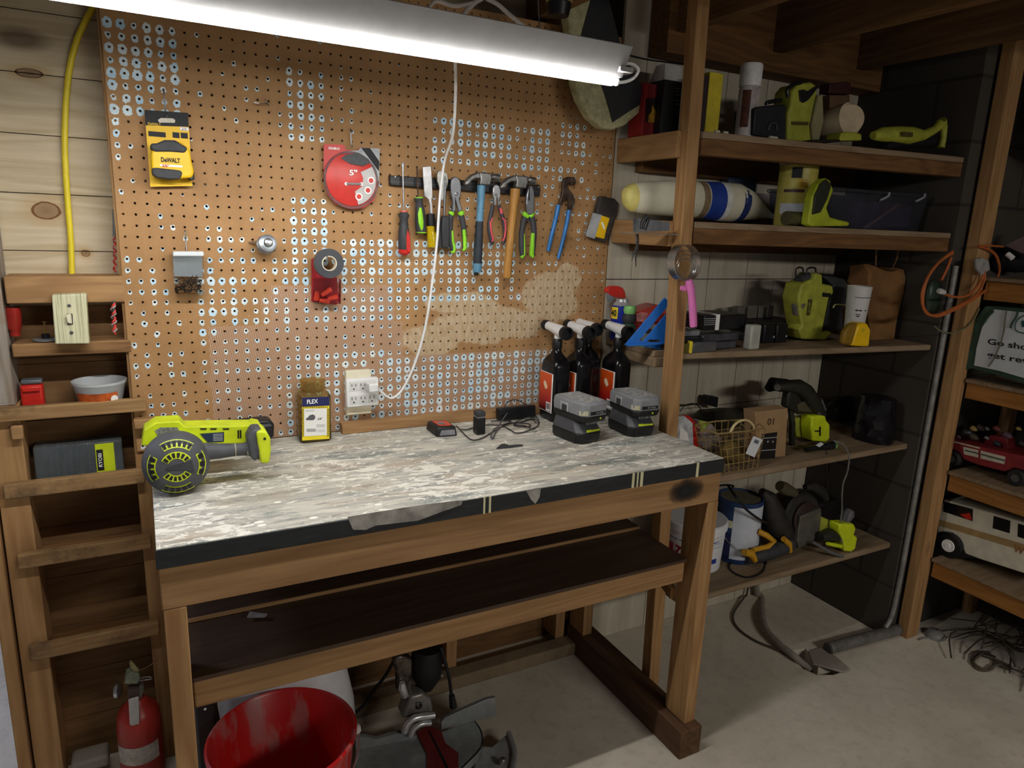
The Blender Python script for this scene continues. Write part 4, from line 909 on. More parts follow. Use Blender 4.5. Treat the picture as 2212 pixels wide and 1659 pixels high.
def jl(pts, e, mm, nme, par):
    return MB().extr(cj.poly(pts, yj - e), (0, .0002, 0), mm).done(nme, par)
lab = jl([(285, 680), (798, 665), (800, 1465), (285, 1500)], .0012, mat('safety_yellow', '#f0dc28', .5, var=.02), 'label', t)
jl([(285, 683), (798, 667), (796, 840), (287, 862)], .0017, mat('navy_print', '#1f2459', .5, var=.03), 'navy_band', lab)
jl([(322, 900), (750, 890), (752, 1395), (325, 1420)], .0022, wink, 'white_panel', lab)
st_ = MB()
for i in range(14):
    for xa, xb in ((287, 320), (754, 798)):
        y = 895 + i * 38; st_.extr(cj.poly([(xa, y + 26), (xb, y), (xb, y + 14), (xa, y + 40)], yj - .0020), (0, .0002, 0), ink)
for i in range(14): x = 300 + i * 34; st_.extr(cj.poly([(x, 885), (x + 14, 855), (x + 26, 855), (x + 12, 885)], yj - .0020), (0, .0002, 0), ink)
so = st_.done('hazard_stripes', lab); so['kind'] = 'stuff'
text(lab, 'FLEX', cj.Y(480, 762, yj - .0019), (1, 0, 0), (0, 0, 1), (cj.Y(585, 762, yj).x - cj.Y(375, 762, yj).x), .0115, wink, bold=.03)
MB().spine(cj.sp([(360, 1100, 40), (400, 1090, 60), (440, 1070, 110), (490, 1060, 120), (530, 1055, 60)], yj - .0025), mat('print_grey', '#5a5a60', .6), 10, .02, (0, 1, 0)).done('printed_nut', lab)
text(lab, '3/8"', cj.Y(620, 1090, yj - .0024), (1, 0, 0), (0, 0, 1), .012, .006, ink, bold=.02)
brc = MB()
for i in range(16): x = 370 + i * 11; brc.extr(cj.poly([(x, 1275), (x + 5, 1275), (x + 5, 1335), (x, 1335)], yj - .0024), (0, .0001, 0), ink)
for y in (925, 945, 1200, 1220, 1240, 1300, 1330): x0_ = 350 if y < 1000 else 555; brc.extr(cj.poly([(x0_, y), (x0_ + 160, y - 4), (x0_ + 160, y + 1), (x0_, y + 5)], yj - .0024), (0, .0001, 0), mat('print_grey', '#5a5a60'))
bo = brc.done('fine_print', lab); bo['kind'] = 'stuff'
# outlet with six-way adapter
t = T('outlet_adapter', 'white six-socket adapter plugged over the wall outlet above the bench', 'outlet')
ivory = mat('ivory_plastic', '#e6dfc4', .45, var=.03); yo = -.040
def jy(x, y, v): return cj.Y(x, y, v)
p0, p1 = jy(1110, 190, -.02), jy(1600, 975, -.02)
MB().box(p0.x, p1.x, -.020, -.0012, p1.z - .002, p0.z, ivory).done('wall_plate', t, bevel=.003)
q0, q1 = jy(1120, 360, yo), jy(1735, 880, yo)
q0.z = jy(1420, 330, yo).z; q1.z = jy(1420, 862, yo).z
MB().box(q0.x, q1.x, yo, -.0205, q1.z, q0.z, white).done('adapter_body', t, bevel=.004, seg=3)
sock = mat('socket_white', '#d8d8d6', .5, var=.02)
for r, (ry, n) in enumerate(((490, 3), (745, 3))):
    for i in range(n):
        if r == 0 and i == 2: pass
        zc = q0.z - (q0.z - q1.z) * (.27 if r == 0 else .74); xc = q0.x + (q1.x - q0.x) * (.22 + .28 * i)
        so = MB().box(xc - .0118, xc + .0118, yo - .0006, yo + .001, zc - .0125, zc + .0125, sock).done('socket', t, bevel=.001)
        so2 = MB(); so2.box(xc - .0062, xc - .0045, yo - .0011, yo - .0003, zc + .001, zc + .008, ink); so2.box(xc + .0045, xc + .0062, yo - .0011, yo - .0003, zc + .001, zc + .0075, ink)
        so2.lathe([(.0022, 0), (.0022, .0006)], ink, (xc, yo - .0006, zc - .0062), (0, -1, 0), 12); so2.done('slots', so)
PLUGX = q0.x + (q1.x - q0.x) * .78; PLUGZ = q0.z - (q0.z - q1.z) * .27
# hose-end sprayer bottles
gl = mat('glossy_black', '#101012', .22, var=.1)
sp_white = mat('sprayer_white', '#efefef', .35, var=.02)
org = None
m, nt, b = nm('orange_red_label'); g = G(nt); tc = g.n('ShaderNodeTexCoord'); sx = g.n('ShaderNodeSeparateXYZ'); g.l(tc.outputs['Object'], sx.inputs[0])
colr = g.ramp(g.math('MULTIPLY', sx.outputs[2], 6.0), [(.18, lin('#3a1210')), (.42, lin('#b5201a')), (.75, lin('#e2571c'))]); g.l(colr, b.inputs['Base Color']); b.inputs['Roughness'].default_value = .35; org = m
bo_ = T('sprayer_bottle', 'leftmost of four black sprayer bottles, its orange label and barcode fully showing', 'bottle', 'black hose-end sprayer bottles at the back of the bench', loc=(0, 0, 0))
HB = .190; NK = .252
R = []
for hw, hd, z_, r in ((.026, .040, 0, .012), (.030, .044, .006, .014), (.030, .044, HB - .022, .014), (.0285, .041, HB - .009, .014), (.023, .029, HB + .005, .013), (.0155, .0165, HB + .017, .0134), (.0128, .0128, HB + .028, .0126), (.0120, .0120, NK - .02, .0119)):
    R.append(rrect(-hw, hw, -hd, hd, z_, r))
MB().rings(R, gl).done('body', bo_)
MB().lathe([(.0148, NK - .030), (.0152, NK - .028), (.0150, NK - .002), (.0135, NK)], blk, (0, 0, 0), n=24).done('collar', bo_)
MB().lathe([(.010, NK), (.010, NK + .02)], sp_white, (0, 0, 0), n=18).done('sprayer_neck', bo_)
ZT = NK + .025
MB().spine([((0, .062, ZT + .006), .0135), ((0, .03, ZT + .004), .0145), ((0, -.012, ZT), .018), ((0, -.04, ZT - .002), .018)], sp_white, 20).done('sprayer_tube', bo_)
MB().lathe([(.0140, -.002), (.0155, 0), (.0160, .018), (.0150, .022)], blk, (0, .058, ZT + .0055), (0, 1, .05), 16).done('dial_knob', bo_)
MB().lathe([(.0195, 0), (.0205, .002), (.0205, .018), (.0195, .020), (.0165, .020), (.0160, .003), (.0160, 0)], blk, (0, -.036, ZT - .002), (0, -1, -.05), 26, cap=False).done('hose_ring', bo_)
MB().lathe([(.0161, .004), (.0161, .005)], ink, (0, -.036, ZT - .002), (0, -1, -.05), 20).done('hose_opening', bo_)
lb = MB(); lb.box(-.0311, -.0303, -.037, .038, .028, .150, wink); lbo = lb.done('label', bo_, bevel=.0003)
MB().box(-.0316, -.0311, -.0305, .038, .030, .148, org).done('printed_face', lbo)
MB().box(-.0320, -.0316, -.028, -.005, .032, .060, wink).done('barcode_patch', lbo)
bc = MB()
for i in range(8): bc.box(-.0323, -.0320, -.026 + i * .0024, -.0248 + i * .0024, .038, .056, ink)
o_ = bc.done('barcode', lbo); o_['kind'] = 'stuff'
MB().spine([((-.0318, .012, .120), .006), ((-.0318, .006, .112), .009), ((-.0318, -.004, .100), .007)], mat('pale_splash', '#f0d9b8', .6), 8, .06, (1, 0, 0)).done('printed_splash', lbo)
bpos = [(1.103, -.098, 'x'), (1.180, -.105, 'black sprayer bottle standing second from the cord tangle, most of its orange label hidden'), (1.243, -.054, 'black sprayer bottle set back against the pegboard behind the others, label unseen'), (1.306, -.130, 'black sprayer bottle nearest the corner post, behind the battery charger')]
bo_.location = (bpos[0][0], bpos[0][1], BZ)
BOT = bo_
def late_bottles():
    for x, y, l in bpos[1:]: dup(BOT, (x, y, BZ), None, l)
# battery chargers with batteries on top
ch = T('battery_charger', 'black battery charger holding a grey battery, the nearer one, in front of the leftmost bottles', 'charger', 'battery chargers on the bench', loc=(0, 0, 0))
def box8(mb, lo, hi, mm):  # tapering chamfered block: lists (x0,x1,y0,y1,z,chamfer)
    Rr = []
    for x0_, x1_, y0_, y1_, z_, c_ in (lo, hi) if not isinstance(hi, list) else [lo] + hi:
        Rr.append([Vector(p) for p in ((x0_ + c_, y0_, z_), (x1_ - c_, y0_, z_), (x1_, y0_ + c_, z_), (x1_, y1_ - c_ * .4, z_), (x1_ - c_ * .4, y1_, z_), (x0_ + c_ * .4, y1_, z_), (x0_, y1_ - c_ * .4, z_), (x0_, y0_ + c_, z_))])
    return mb.rings(Rr, mm)
dkg = mat('charger_grey', '#4b4c51', .5, var=.1); bg_ = mat('battery_grey', '#85878b', .5, var=.1)
box8(MB(), (-.043, .043, -.055, .055, 0, .014), [(-.046, .046, -.060, .060, .008, .016), (-.047, .047, -.062, .060, .030, .016)], blk).done('base', ch, bevel=.002)
box8(MB(), (-.0465, .0465, -.0615, .0595, .0302, .016), [(-.044, .044, -.050, .058, .042, .014), (-.036, .036, -.030, .056, .066, .01)], dkg).done('upper_shell', ch, bevel=.002)
MB().extr([(-.020, -.0625, .034), (.030, -.0625, .034), (.030, -.0600, .0385), (.0, -.0600, .0385), (-.004, -.0602, .0400), (-.020, -.0600, .0400)], (0, -.0008, 0), lime).done('lime_badge', ch)
text(ch, 'RYOBI', (.006, -.0475, .0545), (1, 0, 0), (0, .62, .78), .034, .008, mat('silver_ink', '#b9bbc0', .5), bold=.02)
bt_ = MB(); box8(bt_, (-.041, .041, -.072, .056, .064, .012), [(-.045, .045, -.078, .058, .070, .014), (-.047, .047, -.080, .060, .082, .016)], blk); bt_.done('battery_base', ch, bevel=.002)
bt_ = MB(); box8(bt_, (-.046, .046, -.079, .059, .0822, .016), [(-.047, .047, -.080, .060, .100, .016), (-.046, .046, -.079, .059, .1155, .016), (-.040, .040, -.072, .053, .121, .014)], bg_); bt_.done('battery_case', ch, bevel=.002)
MB().extr([(-.026, -.0803, .088), (.028, -.0803, .088), (.028, -.0803, .097), (-.026, -.0803, .097)], (0, -.0006, 0), blk).done('front_window', ch)
text(ch, 'RYOBI', (.006, -.0812, .0925), (1, 0, 0), (0, 0, 1), .026, .005, mat('silver_ink', '#b9bbc0'))
MB().extr([(-.0478, -.058, .086), (-.0325, -.0735 - .005, .086), (-.0325, -.0735 - .005, .099), (-.0478, -.058, .099)], (-.0012, -.0012, 0), mat('champagne', '#c9c3a4', .35, .3)).done('silver_plate', ch, bevel=.0005)
MB().box(-.0490, -.0468, -.012, .022, .084, .110, mat('light_bezel', '#a6a8ac', .5)).done('latch_bezel', ch, bevel=.001)
MB().box(-.0500, -.0480, -.006, .015, .084, .103, blk2).done('latch', ch, bevel=.001)
MB().box(-.034, .034, -.066, .048, .1206, .1214, mat('dusty_label', '#a9aaa8', .7, var=.4, vs=90)).done('dusty_top', ch)
MB().lathe([(.003, 0), (.003, .0008)], lime, (.012, -.0785, .0755), (0, -1, 0), 10).done('charge_light', ch)
ch.location = (1.064, -.292, BZ); ch.rotation_euler = (0, 0, math.radians(8)); CHG = ch
def late_charger(): dup(CHG, (1.252, -.296, BZ), math.radians(-2), 'black battery charger holding a grey battery, the farther one, beside the corner post')
# small black electrics and cord tangle
t = T('battery_adapter', 'small black battery adapter with an orange top lying left of the power bricks', 'adapter')
def bq(x, y, z): return ca.Z(x, y, z)
z0 = BZ + .0005
def solid_z(mb, base, h, mm, inset=0.0):
    """footprint read from its bottom outline, raised by h"""
    c_ = sum(base, Vector()) / len(base)
    R = [[p.copy() for p in base], [Vector((p.x + (c_.x - p.x) * inset, p.y + (c_.y - p.y) * inset, p.z + h)) for p in base]]
    return mb.rings(R, mm)
A_ = onZ(*ca.p(460, 770), z0); B_ = onZ(*ca.p(800, 745), z0); D_ = onZ(*ca.p(290, 640), z0)
dv = (D_ - A_); C_ = B_ + dv
solid_z(MB(), [A_, B_, C_, D_], .026, blk, .12).done('shell', t, bevel=.004)
mid = lambda f, g_, z_: A_.lerp(B_, f) + dv * g_ + Vector((0, 0, z_))
MB().extr([mid(.25, .2, .0262), mid(.80, .2, .0262), mid(.85, .75, .0262), mid(.2, .8, .0262)], (0, 0, .0015), mat('orange_sticker', '#d9553a', .5, var=.2)).done('orange_sticker', t)
MB().extr([mid(.32, .35, .0278), mid(.6, .3, .0278), mid(.6, .6, .0278), mid(.3, .6, .0278)], (0, 0, .0006), mat('grey_sticker', '#77777c', .5)).done('grey_sticker', t)
MB().extr([mid(.15, -.01, .004), mid(.88, -.01, .004), mid(.84, -.01, .019), mid(.22, -.01, .019)], (0, -.0015, 0), mat('slot_grey', '#85858a', .4)).done('contact_slot', t)
t = T('power_brick', 'black plug-in power adapter standing on end beside the cord tangle', 'adapter')
A_ = bq(1110, 740, z0); B_ = bq(1290, 755, z0); xw = (B_.x - A_.x); dy = .03
zt1 = ca.Y(1230, 460, A_.y).z
MB().box(A_.x, B_.x, A_.y, A_.y + dy, z0, zt1, blk).done('case', t, bevel=.003, seg=3)
MB().box(A_.x + .001, B_.x - .001, A_.y + .001, A_.y + dy - .001, zt1 + .0002, zt1 + .0025, mat('silver_seam', '#9a9b9e', .4)).done('seam', t)
MB().box(A_.x, B_.x, A_.y, A_.y + dy, zt1 + .0027, ca.Y(1250, 345, A_.y + .01).z, mat('matt_grey_top', '#3b3c40', .6)).done('top_section', t, bevel=.003)
t = T('laptop_brick', 'long black power brick leaning at the pegboard foot by the bottles', 'adapter')
A_ = onZ(*ca.p(1500, 520), z0); B_ = onZ(*ca.p(2010, 440), z0); A_.y = min(A_.y, -.05); B_.y = A_.y + .004
zt = ca.Y(1460, 345, A_.y).z
X = Matrix.Translation(A_) @ Matrix.Rotation(-.12, 4, 'X')
MB().box(-.006, B_.x - A_.x, 0, .028, 0.003, .040, blk, X).done('case', t, bevel=.004, seg=3)
cdm = mat('black_cord', '#2c2c2f', .45, var=.05)
t = T('cord_tangle', 'tangle of thin black charger cords between the bricks and the bottles', 'cord')
zc = BZ + .003
def path(pts, z_=None): return [bq(x, y, zc if len(q) < 1 else q[0]) for x, y, *q in pts]
MB().tube(path([(780, 590), (870, 680), (960, 770), (1050, 815), (1180, 790), (1300, 720), (1420, 650), (1520, 600), (1620, 640), (1720, 700), (1850, 690), (1980, 640), (2080, 580), (2060, 500), (1960, 480), (1850, 520), (1720, 545), (1700, 580), (1800, 600), (1950, 600), (1940, 560), (1800, 540), (1650, 545), (1500, 600)]), .0017, cdm).done('cable', t)
MB().tube([bq(850, 640, zc), bq(940, 650, zc), bq(1040, 620, zc), bq(1160, 590, zc), bq(1330, 570, zc), bq(1500, 575, zc + .004), bq(1650, 520, zc), bq(1560, 505, zc), bq(1400, 510, zc), bq(1330, 515, zc)], .0016, cdm).done('cable', t)
MB().tube([bq(1450, 640, zc + .006), bq(1400, 700, zc), bq(1355, 790, zc), bq(1330, 740, zc), bq(1380, 640, zc + .004), bq(1450, 590, zc + .01), ca.Y(1600, 370, -.062)], .0022, mat('grey_cord', '#55565a', .5)).done('cable', t)
MB().tube([ca.Y(1535, 320, -.06), ca.Y(1600, 215, -.05), ca.Y(1720, 175, -.045), ca.Y(1850, 230, -.05), ca.Y(1960, 310, -.06), ca.Y(2020, 400, -.065), bq(2020, 470, zc)], .0014, cdm).done('cable', t)
MB().tube([bq(2050, 440, zc), bq(2100, 540, zc), bq(2000, 640, zc), bq(1880, 590, zc + .004), bq(1700, 560, zc + .003), bq(1830, 480, zc + .004), bq(1960, 470, zc + .004), bq(2050, 540, zc + .004)], .0016, cdm).done('cable', t)
tp_ = MB(); c_ = bq(1880, 480, zc + .004); tp_.cyl(c_, c_ + Vector((.018, .003, 0)), .0035, mat('grey_plug', '#77787b', .4)); tp_.done('barrel_plug', t)
t = MB().extr([bq(x, y, BZ + .0003) for x, y in [(1415, 960), (1490, 895), (1540, 885), (1600, 900), (1575, 915), (1800, 895), (1845, 910), (1650, 940)]], (0, 0, .003), mat('dark_knife', '#2f3337', .45)).done('pocket_clip', label='small flat black clip lying on the bench in front of the cords', cat='clip', bevel=.0006)
# light switch and left-hand things
cL = Crop(0, 540, 3.95)
t = T('light_switch', 'ivory toggle light switch on a grooved painted wood plate', 'switch')
m, nt, b = nm('ivory_painted_wood'); g = G(nt); f_ = g.noise(g.co((160, 4, 3)), 2, 4, .7)
g.l(g.ramp(f_, [(.32, lin('#8b8a62')), (.5, lin('#d6d3ae')), (.7, lin('#e2dfc0'))]), b.inputs['Base Color']); b.inputs['Roughness'].default_value = .5; ivw = m
MB().extr(cL.poly([(440, 385), (735, 372), (765, 800), (470, 805)], -.034), (0, .033, 0), ivw).done('plate', t, bevel=.003, seg=3)
MB().extr(cL.poly([(570, 545), (618, 543), (624, 634), (575, 638)], -.0345), (0, -.0008, 0), ink).done('slot', t)
MB().extr(cL.poly([(574, 560), (610, 548), (618, 630), (590, 630)], -.0352), (-.002, -.010, .003), ivory).done('toggle', t, bevel=.001)
for x, y in ((590, 475), (610, 705)): MB().lathe([(.0038, 0), (.0034, .0016), (.001, .002)], dsteel, cL.Y(x, y, -.0345), (0, -1, 0), 12).done('screw', t)
# yellow cable
yc_ = MB(); yc_.tube([onY(215, -10, .07), onY(185, 45, .075), onY(165, 90, .078), onY(150, 150, .08), onY(142, 230, .08), onY(140, 320, .08), onY(145, 420, .08), onY(153, 520, .08), onY(155, 592, .078)], .0065, mat('yellow_jacket', '#e3cd2e', .45, var=.05), n=12, sub=5)
yc_.done('electric_cable', label='flat yellow cable running down the pine boards at the left', cat='cable')
# small things on the upper crossboard: red handle, mandrel disc, twisted bit
t = T('screwdriver', 'red-handled tool standing on the charred crossboard at the far left', 'screwdriver')
MB().spine([(cL.Y(132, 732, .03), .010), (cL.Y(128, 690, .03), .010), (cL.Y(122, 670, .03), .0145), (cL.Y(115, 560, .03), .0150), (cL.Y(108, 490, .03), .0145)], mat('dark_red_handle', '#a3281f', .3, trans=.2), 18).done('handle', t)
t = T('wheel_mandrel', 'grey polishing disc on a short brass spindle on the crossboard beside the switch', 'disc')
cc = Vector((cL.Y(385, 685, .03).x, .03, LEDGE + .002))
MB().lathe([(.026, 0), (.026, .003), (.006, .0045)], mat('felt_grey', '#7a7a7c', .7), cc, n=32).done('disc', t)
MB().lathe([(.0085, .0045), (.0085, .014), (.004, .015)], blk, cc, n=16).done('hub', t); MB().lathe([(.0022, .015), (.0016, .040), (.0045, .041), (.0045, .043)], mat('brass', '#a58a4a', .35, .8), cc, n=12).done('spindle', t)
t = T('drill_bit', 'long drill bit with red spiral wrap hanging beside the pegboard edge', 'drill bit')
MB().spine([(onY(246, 452, .02), .0032), (onY(247, 512, .02), .0032)], dsteel, 10).done('shank', t)
def spiral(p, q, r, R_, turns, mm, n=60):
    pts = []; d = (q - p); u = Vector((1, 0, 0)); v = d.normalized().cross(u)
    for i in range(n + 1):
        a = 2 * PI * turns * i / n; pts.append(p + d * (i / n) + u * (math.cos(a) * R_) + v * (math.sin(a) * R_))
    return MB().tube(pts, r, mm, n=6, sub=1)
spiral(onY(247, 512, .02), onY(248, 588, .02), .0022, .0022, 5, mat('deep_red', '#a02020', .35)).done('flute', t)
spiral(onY(247, 514, .02), onY(248, 588, .02), .0012, .0030, 5, steel).done('flute_edge', t)
t = T('twist_bit', 'red and clear twisted masonry bit hanging over the crossboard right of the switch', 'drill bit')
spiral(onY(245, 655, -.008), onY(247, 722, -.008), .0026, .0024, 4, mat('coral_red', '#d4443c', .35)).done('flute', t)
spiral(onY(244, 660, -.008), onY(247, 716, -.008), .0018, .0050, 3.3, mat('clear_wrap', '#d9cfcf', .2, trans=.5)).done('wrapper', t)
MB().cyl(onY(246, 650, -.008), onY(246, 672, -.008), .0026, dsteel).done('shank', t)
# red box and deli tub in the bay
t = T('small_red_case', 'small red and grey plastic case behind the top slat', 'case')
def slz(z1, h): return z1 - h + .0065
zs1 = 1.035 - .032 + .0065
xa, xb = cL.Y(172, 1250, .015).x, cL.Y(368, 1250, .015).x
MB().box(xa, xb, .018, .055, zs1, cL.Y(270, 1160, .015).z, red).done('lower_case', t, bevel=.006, seg=3)
MB().box(xa + .001, xb - .001, .028, .058, cL.Y(270, 1160, .015).z + .0002, cL.Y(270, 1108, .03).z, mat('smoky_lid', '#5a6064', .3)).done('lid', t, bevel=.004)
MB().box(xa + .004, xb - .004, .012, .0175, cL.Y(270, 1210, .015).z, cL.Y(270, 1165, .015).z, red).done('clip', t, bevel=.0025)
t = T('deli_tub', 'open translucent food tub with an orange label behind the top slat', 'tub')
cc = cL.Y(855, 1200, .035); cc.z = zs1; rt = (cL.Y(1100, 1100, .035).x - cL.Y(605, 1100, .035).x) / 2 * .97; ht = cL.Y(855, 1130, .0).z - zs1
tub = mat('frosted_tub', '#dfe4e6', .25, var=.02, trans=.45, ior=1.1)
cc.y = .048 if .048 + rt < .09 else .089 - rt
MB().lathe([(.001, 0), (rt * .72, 0), (rt * .74, .002), (rt * .96, ht - .008), (rt * 1.0, ht - .006), (rt * 1.0, ht), (rt * .93, ht), (rt * .71, .003), (.001, .003)], tub, cc, n=40, cap=False).done('tub', t)
lm = MB(); N = 10
R0 = [];
for zf in (.12, .66):
    r = rt * (.745 + .215 * zf) + .0020; R0.append([cc + Vector((r * math.cos(math.radians(a)), r * math.sin(math.radians(a)), ht * zf)) for a in [-150 + 105 * i / N for i in range(N + 1)]])
lm.add(R0[0] + R0[1], [(i, i + 1, i + 1 + N + 1, i + N + 1) for i in range(N)], mat('orange_brown_label', '#c05a22', .45, var=.3, vs=50)); lo = lm.done('label', t)
MB().lathe([(.009, 0), (.009, .0006)], wink, cc + Vector((rt * .9 * math.cos(math.radians(-55)), rt * .9 * math.sin(math.radians(-55)), ht * .42)), (math.cos(math.radians(-55)), math.sin(math.radians(-55)), 0), 20).done('round_print', lo)
# drill bit case in the second bay
t = T('bit_case', 'clear-lidded drill bit case with a lime end label behind the second slat', 'case')
cR = Crop(0, 900, 2.1848); zs2 = .856 - .036 + .0065
p = [cR.Y(x, y, .02) for x, y in ((165, 270), (585, 240), (580, 110), (160, 140))]
xa, xb, zt = p[0].x, p[1].x, cR.Y(370, 118, .05).z
X = Matrix.Identity(4)
MB().box(xa, xb, .018, .075, zs2, zs2 + .016, mat('case_grey', '#b3b9be', .45, var=.1)).done('base', t, bevel=.003)
MB().extr([(xa, .022, zs2 + .0165), (xa, .030, zt), (xa, .084, zt), (xa, .084, zs2 + .0165)], (xb - xa, 0, 0), mat('smoke_clear', '#7d8488', .15, var=.1, trans=.6)).done('lid', t, bevel=.003)
lbl = MB().extr([(xb - .058, .0205, zs2 + .022), (xb - .018, .0205, zs2 + .022), (xb - .018, .0275, zt - .004), (xb - .058, .0275, zt - .004)], (0, -.0006, 0), lime).done('lime_label', t)
MB().extr([(xb - .056, .0195, zs2 + .026), (xb - .042, .0195, zs2 + .026), (xb - .042, .0258, zt - .018), (xb - .056, .0258, zt - .018)], (0, -.0005, 0), ink).done('black_flash', lbl)
text(lbl, 'RYOBI', ((xb - .049), .0218, (zs2 + zt) / 2 + .004), (0, .12, 1), (-1, 0, 0), .034, .008, wink, bold=.02)
for i in range(7): MB().cyl((xa + .02 + i * .014, .017, zs2 + .006), (xa + .02 + i * .014 + .004, .017, zs2 + .013), .0015, dsteel, n=8) if False else None
nb_ = MB()
for i in range(9): nb_.cyl((xa + .018 + i * .013, .05, zs2 + .0175), (xa + .022 + i * .013, .052, zt - .006), .0042, dsteel, n=8)
o_ = nb_.done('bits', t); o_['kind'] = 'stuff'
late_bottles_needed = True
# ---------------------------------------------------------------- things on the corner shelves
k1 = Crop(1300, 100, 3.95); k2 = Crop(1600, 120, 4.148); k3 = Crop(1280, 500, 5.185); k4 = Crop(1600, 480, 4.8087); k5 = Crop(1420, 800, 3.6867); k6 = Crop(1400, 1000, 3.3183)
e = .0005
def pb(t, nme, K, xl, xr, yt, y, dep, mm, z0, bevel=.002, yref=None, lean=0):
    """box whose front face spans view columns xl..xr at distance y, from z0 up to view row yt"""
    a, b_ = K.Y(xl, yt, y), K.Y(xr, yt, y); zt = (a.z + b_.z) / 2
    o = MB().box(a.x, b_.x, y, y + dep, z0, zt, mm).done(nme, t, bevel=bevel); return a.x, b_.x, zt, o
def lbl(t, nme, K, pts, y, mm, th=.0004): return MB().extr(K.poly(pts, y), (0, -th, 0), mm).done(nme, t)
# -- top shelf
z = SH[0] + e
t = T('firelighter_box', 'red box printed with yellow flames at the left end of the top shelf', 'box')
x0, x1, zt, o = pb(t, 'carton', k1, 372, 520, 320, -.12, .07, mat('fire_red', '#8f1f20', .5), z)
lbl(o, 'dark_panel', k1, [(374, 450), (518, 430), (518, 650), (374, 650)], -.1206, mat('maroon_dark', '#2a0f10', .5))
lbl(o, 'flame_print', k1, [(395, 650), (400, 590), (425, 560), (430, 500), (455, 545), (480, 500), (492, 560), (470, 600), (450, 650)], -.1212, mat('flame_yellow', '#d9a521', .5, var=.3))
t = T('black_carton', 'tall black carton with a white folded top on the top shelf left of the post', 'box')
x0, x1, zt, o = pb(t, 'carton', k1, 532, 690, 295, -.15, .07, blk, z)
a, b_ = k1.Y(600, 162, -.13), k1.Y(700, 170, -.13)
MB().add([(x0, -.15, zt + .0005), (x1, -.15, zt + .0005), (x1, -.08, zt + .0005), (x0, -.08, zt + .0005), (x0 + .010, -.135, a.z), (x1, -.135, a.z), (x1, -.095, a.z), (x0 + .010, -.095, a.z)], [(0, 1, 2, 3), (4, 5, 6, 7), (0, 1, 5, 4), (1, 2, 6, 5), (2, 3, 7, 6), (3, 0, 4, 7)], mat('card_white', '#c9c8c6', .6)).done('folded_top', t)
for i, y in enumerate((355, 380, 410, 460, 490)): lbl(o, 'printed_line', k1, [(625, y), (672, y + 3), (672, y + 8), (625, y + 5)], -.1506, mat('print_light', '#8b8b8d', .6))
t = T('yellow_box', 'narrow box with a yellow side standing right of the post on the top shelf', 'box')
pb(t, 'yellow_panel', k1, 925, 1042, 225, -.27, .05, mat('dull_yellow', '#d0bf2c', .6), z)
pb(t, 'dark_panel', k1, 862, 922, 250, -.269, .05, mat('maroon_black', '#2b1b1d', .5), z)
t = T('spray_can', 'white-capped spray can with brown leaf print on the top shelf', 'can')
cc = k1.Y(1235, 600, -.27); r = k1.rad(1155, 1345, 600, -.27); zc1 = k1.Y(1240, 345, -.27).z; zt = k1.Y(1240, 145, -.27).z; cc.z = z
MB().lathe([(r * .93, 0), (r * .95, .003), (r * .95, zc1 - z - .006), (r * .8, zc1 - z)], mat('can_offwhite', '#cfc9c8', .4), cc, n=28).done('can_body', t)
MB().lathe([(r * 1.0, zc1 - z + .0005), (r * 1.03, zt - z - .006), (r * .95, zt - z)], mat('cap_white', '#e2e2e4', .4), cc, n=28).done('cap', t)
def wrap(t, nme, cc, r, a0, a1, za, zb, mm, n=10):
    v = [cc + Vector((r * math.cos(math.radians(a0 + (a1 - a0) * i / n)), r * math.sin(math.radians(a0 + (a1 - a0) * i / n)), zz_)) for zz_ in (za, zb) for i in range(n + 1)]
    return MB().add(v, [(i, i + 1, i + n + 2, i + n + 1) for i in range(n)], mm).done(nme, t)
wrap(t, 'brown_print', cc, r * .962, -170, -122, .03, zc1 - z - .012, mat('brown_leaf', '#5a3326', .5, var=.4, vs=60))
wrap(t, 'grey_panel', cc, r * .962, -118, -75, .01, zc1 - z - .004, mat('grey_leaf', '#a49c9c', .5, var=.2, vs=60))
for (x, y, lab_) in ((990, 665, 'small ivory chip lying in front of the yellow box on the top shelf'), (1060, 680, 'round ivory peg lying just right of the yellow box on the top shelf'), (1465, 750, 'flat white bar lying before the dark case on the top shelf')):
    p = k1.Y(x, y, -.31 if x < 1400 else -.328); p.z = z; w_ = .016 if x > 1400 else .008
    MB().spine([(p + Vector((-w_, 0, .0045)), .004), (p + Vector((w_, 0, .0045)), .004)], mat('bone', '#d6d0bd', .5), 10).done('plastic_peg', label=lab_, cat='peg')
t = T('tool_case', 'black hard tool case with a carry handle on the top shelf', 'case')
dk = mat('case_black', '#1c1e24', .5, var=.2)
MB().extr(k2.poly([(118, 660), (130, 420), (160, 405), (250, 395), (400, 385), (418, 400), (412, 700), (380, 720)], -.31), (0, .08, 0), dk).done('case_body', t, bevel=.004)
MB().tube([k2.Y(240, 390, -.28), k2.Y(250, 368, -.28), k2.Y(380, 352, -.28), (k2.Y(420, 392, -.28))], .006, dk).done('handle', t)
MB().tube([k2.Y(255, 620, -.3115), k2.Y(270, 560, -.3135), k2.Y(320, 560, -.3135), k2.Y(330, 620, -.3115)], .003, mat('case_grey2', '#3c3f45', .5)).done('latch', t)
t = T('work_light', 'tall lime work light with a black hooked handle on the top shelf', 'lamp')
ol = mat('shaded_lime', '#a5a83c', .5, var=.15)  # duller copy of the lime: the dim shelf light put into its colour
MB().extr(k2.poly([(425, 740), (430, 480), (455, 420), (470, 280), (520, 222), (640, 205), (690, 240), (690, 300), (650, 480), (640, 745)], -.32), (0, .07, 0), ol).done('shell', t, bevel=.006)
MB().tube([k2.Y(430, 340, -.33), k2.Y(420, 280, -.33), k2.Y(470, 230, -.33), k2.Y(540, 210, -.33)], .006, blk).done('handle', t)
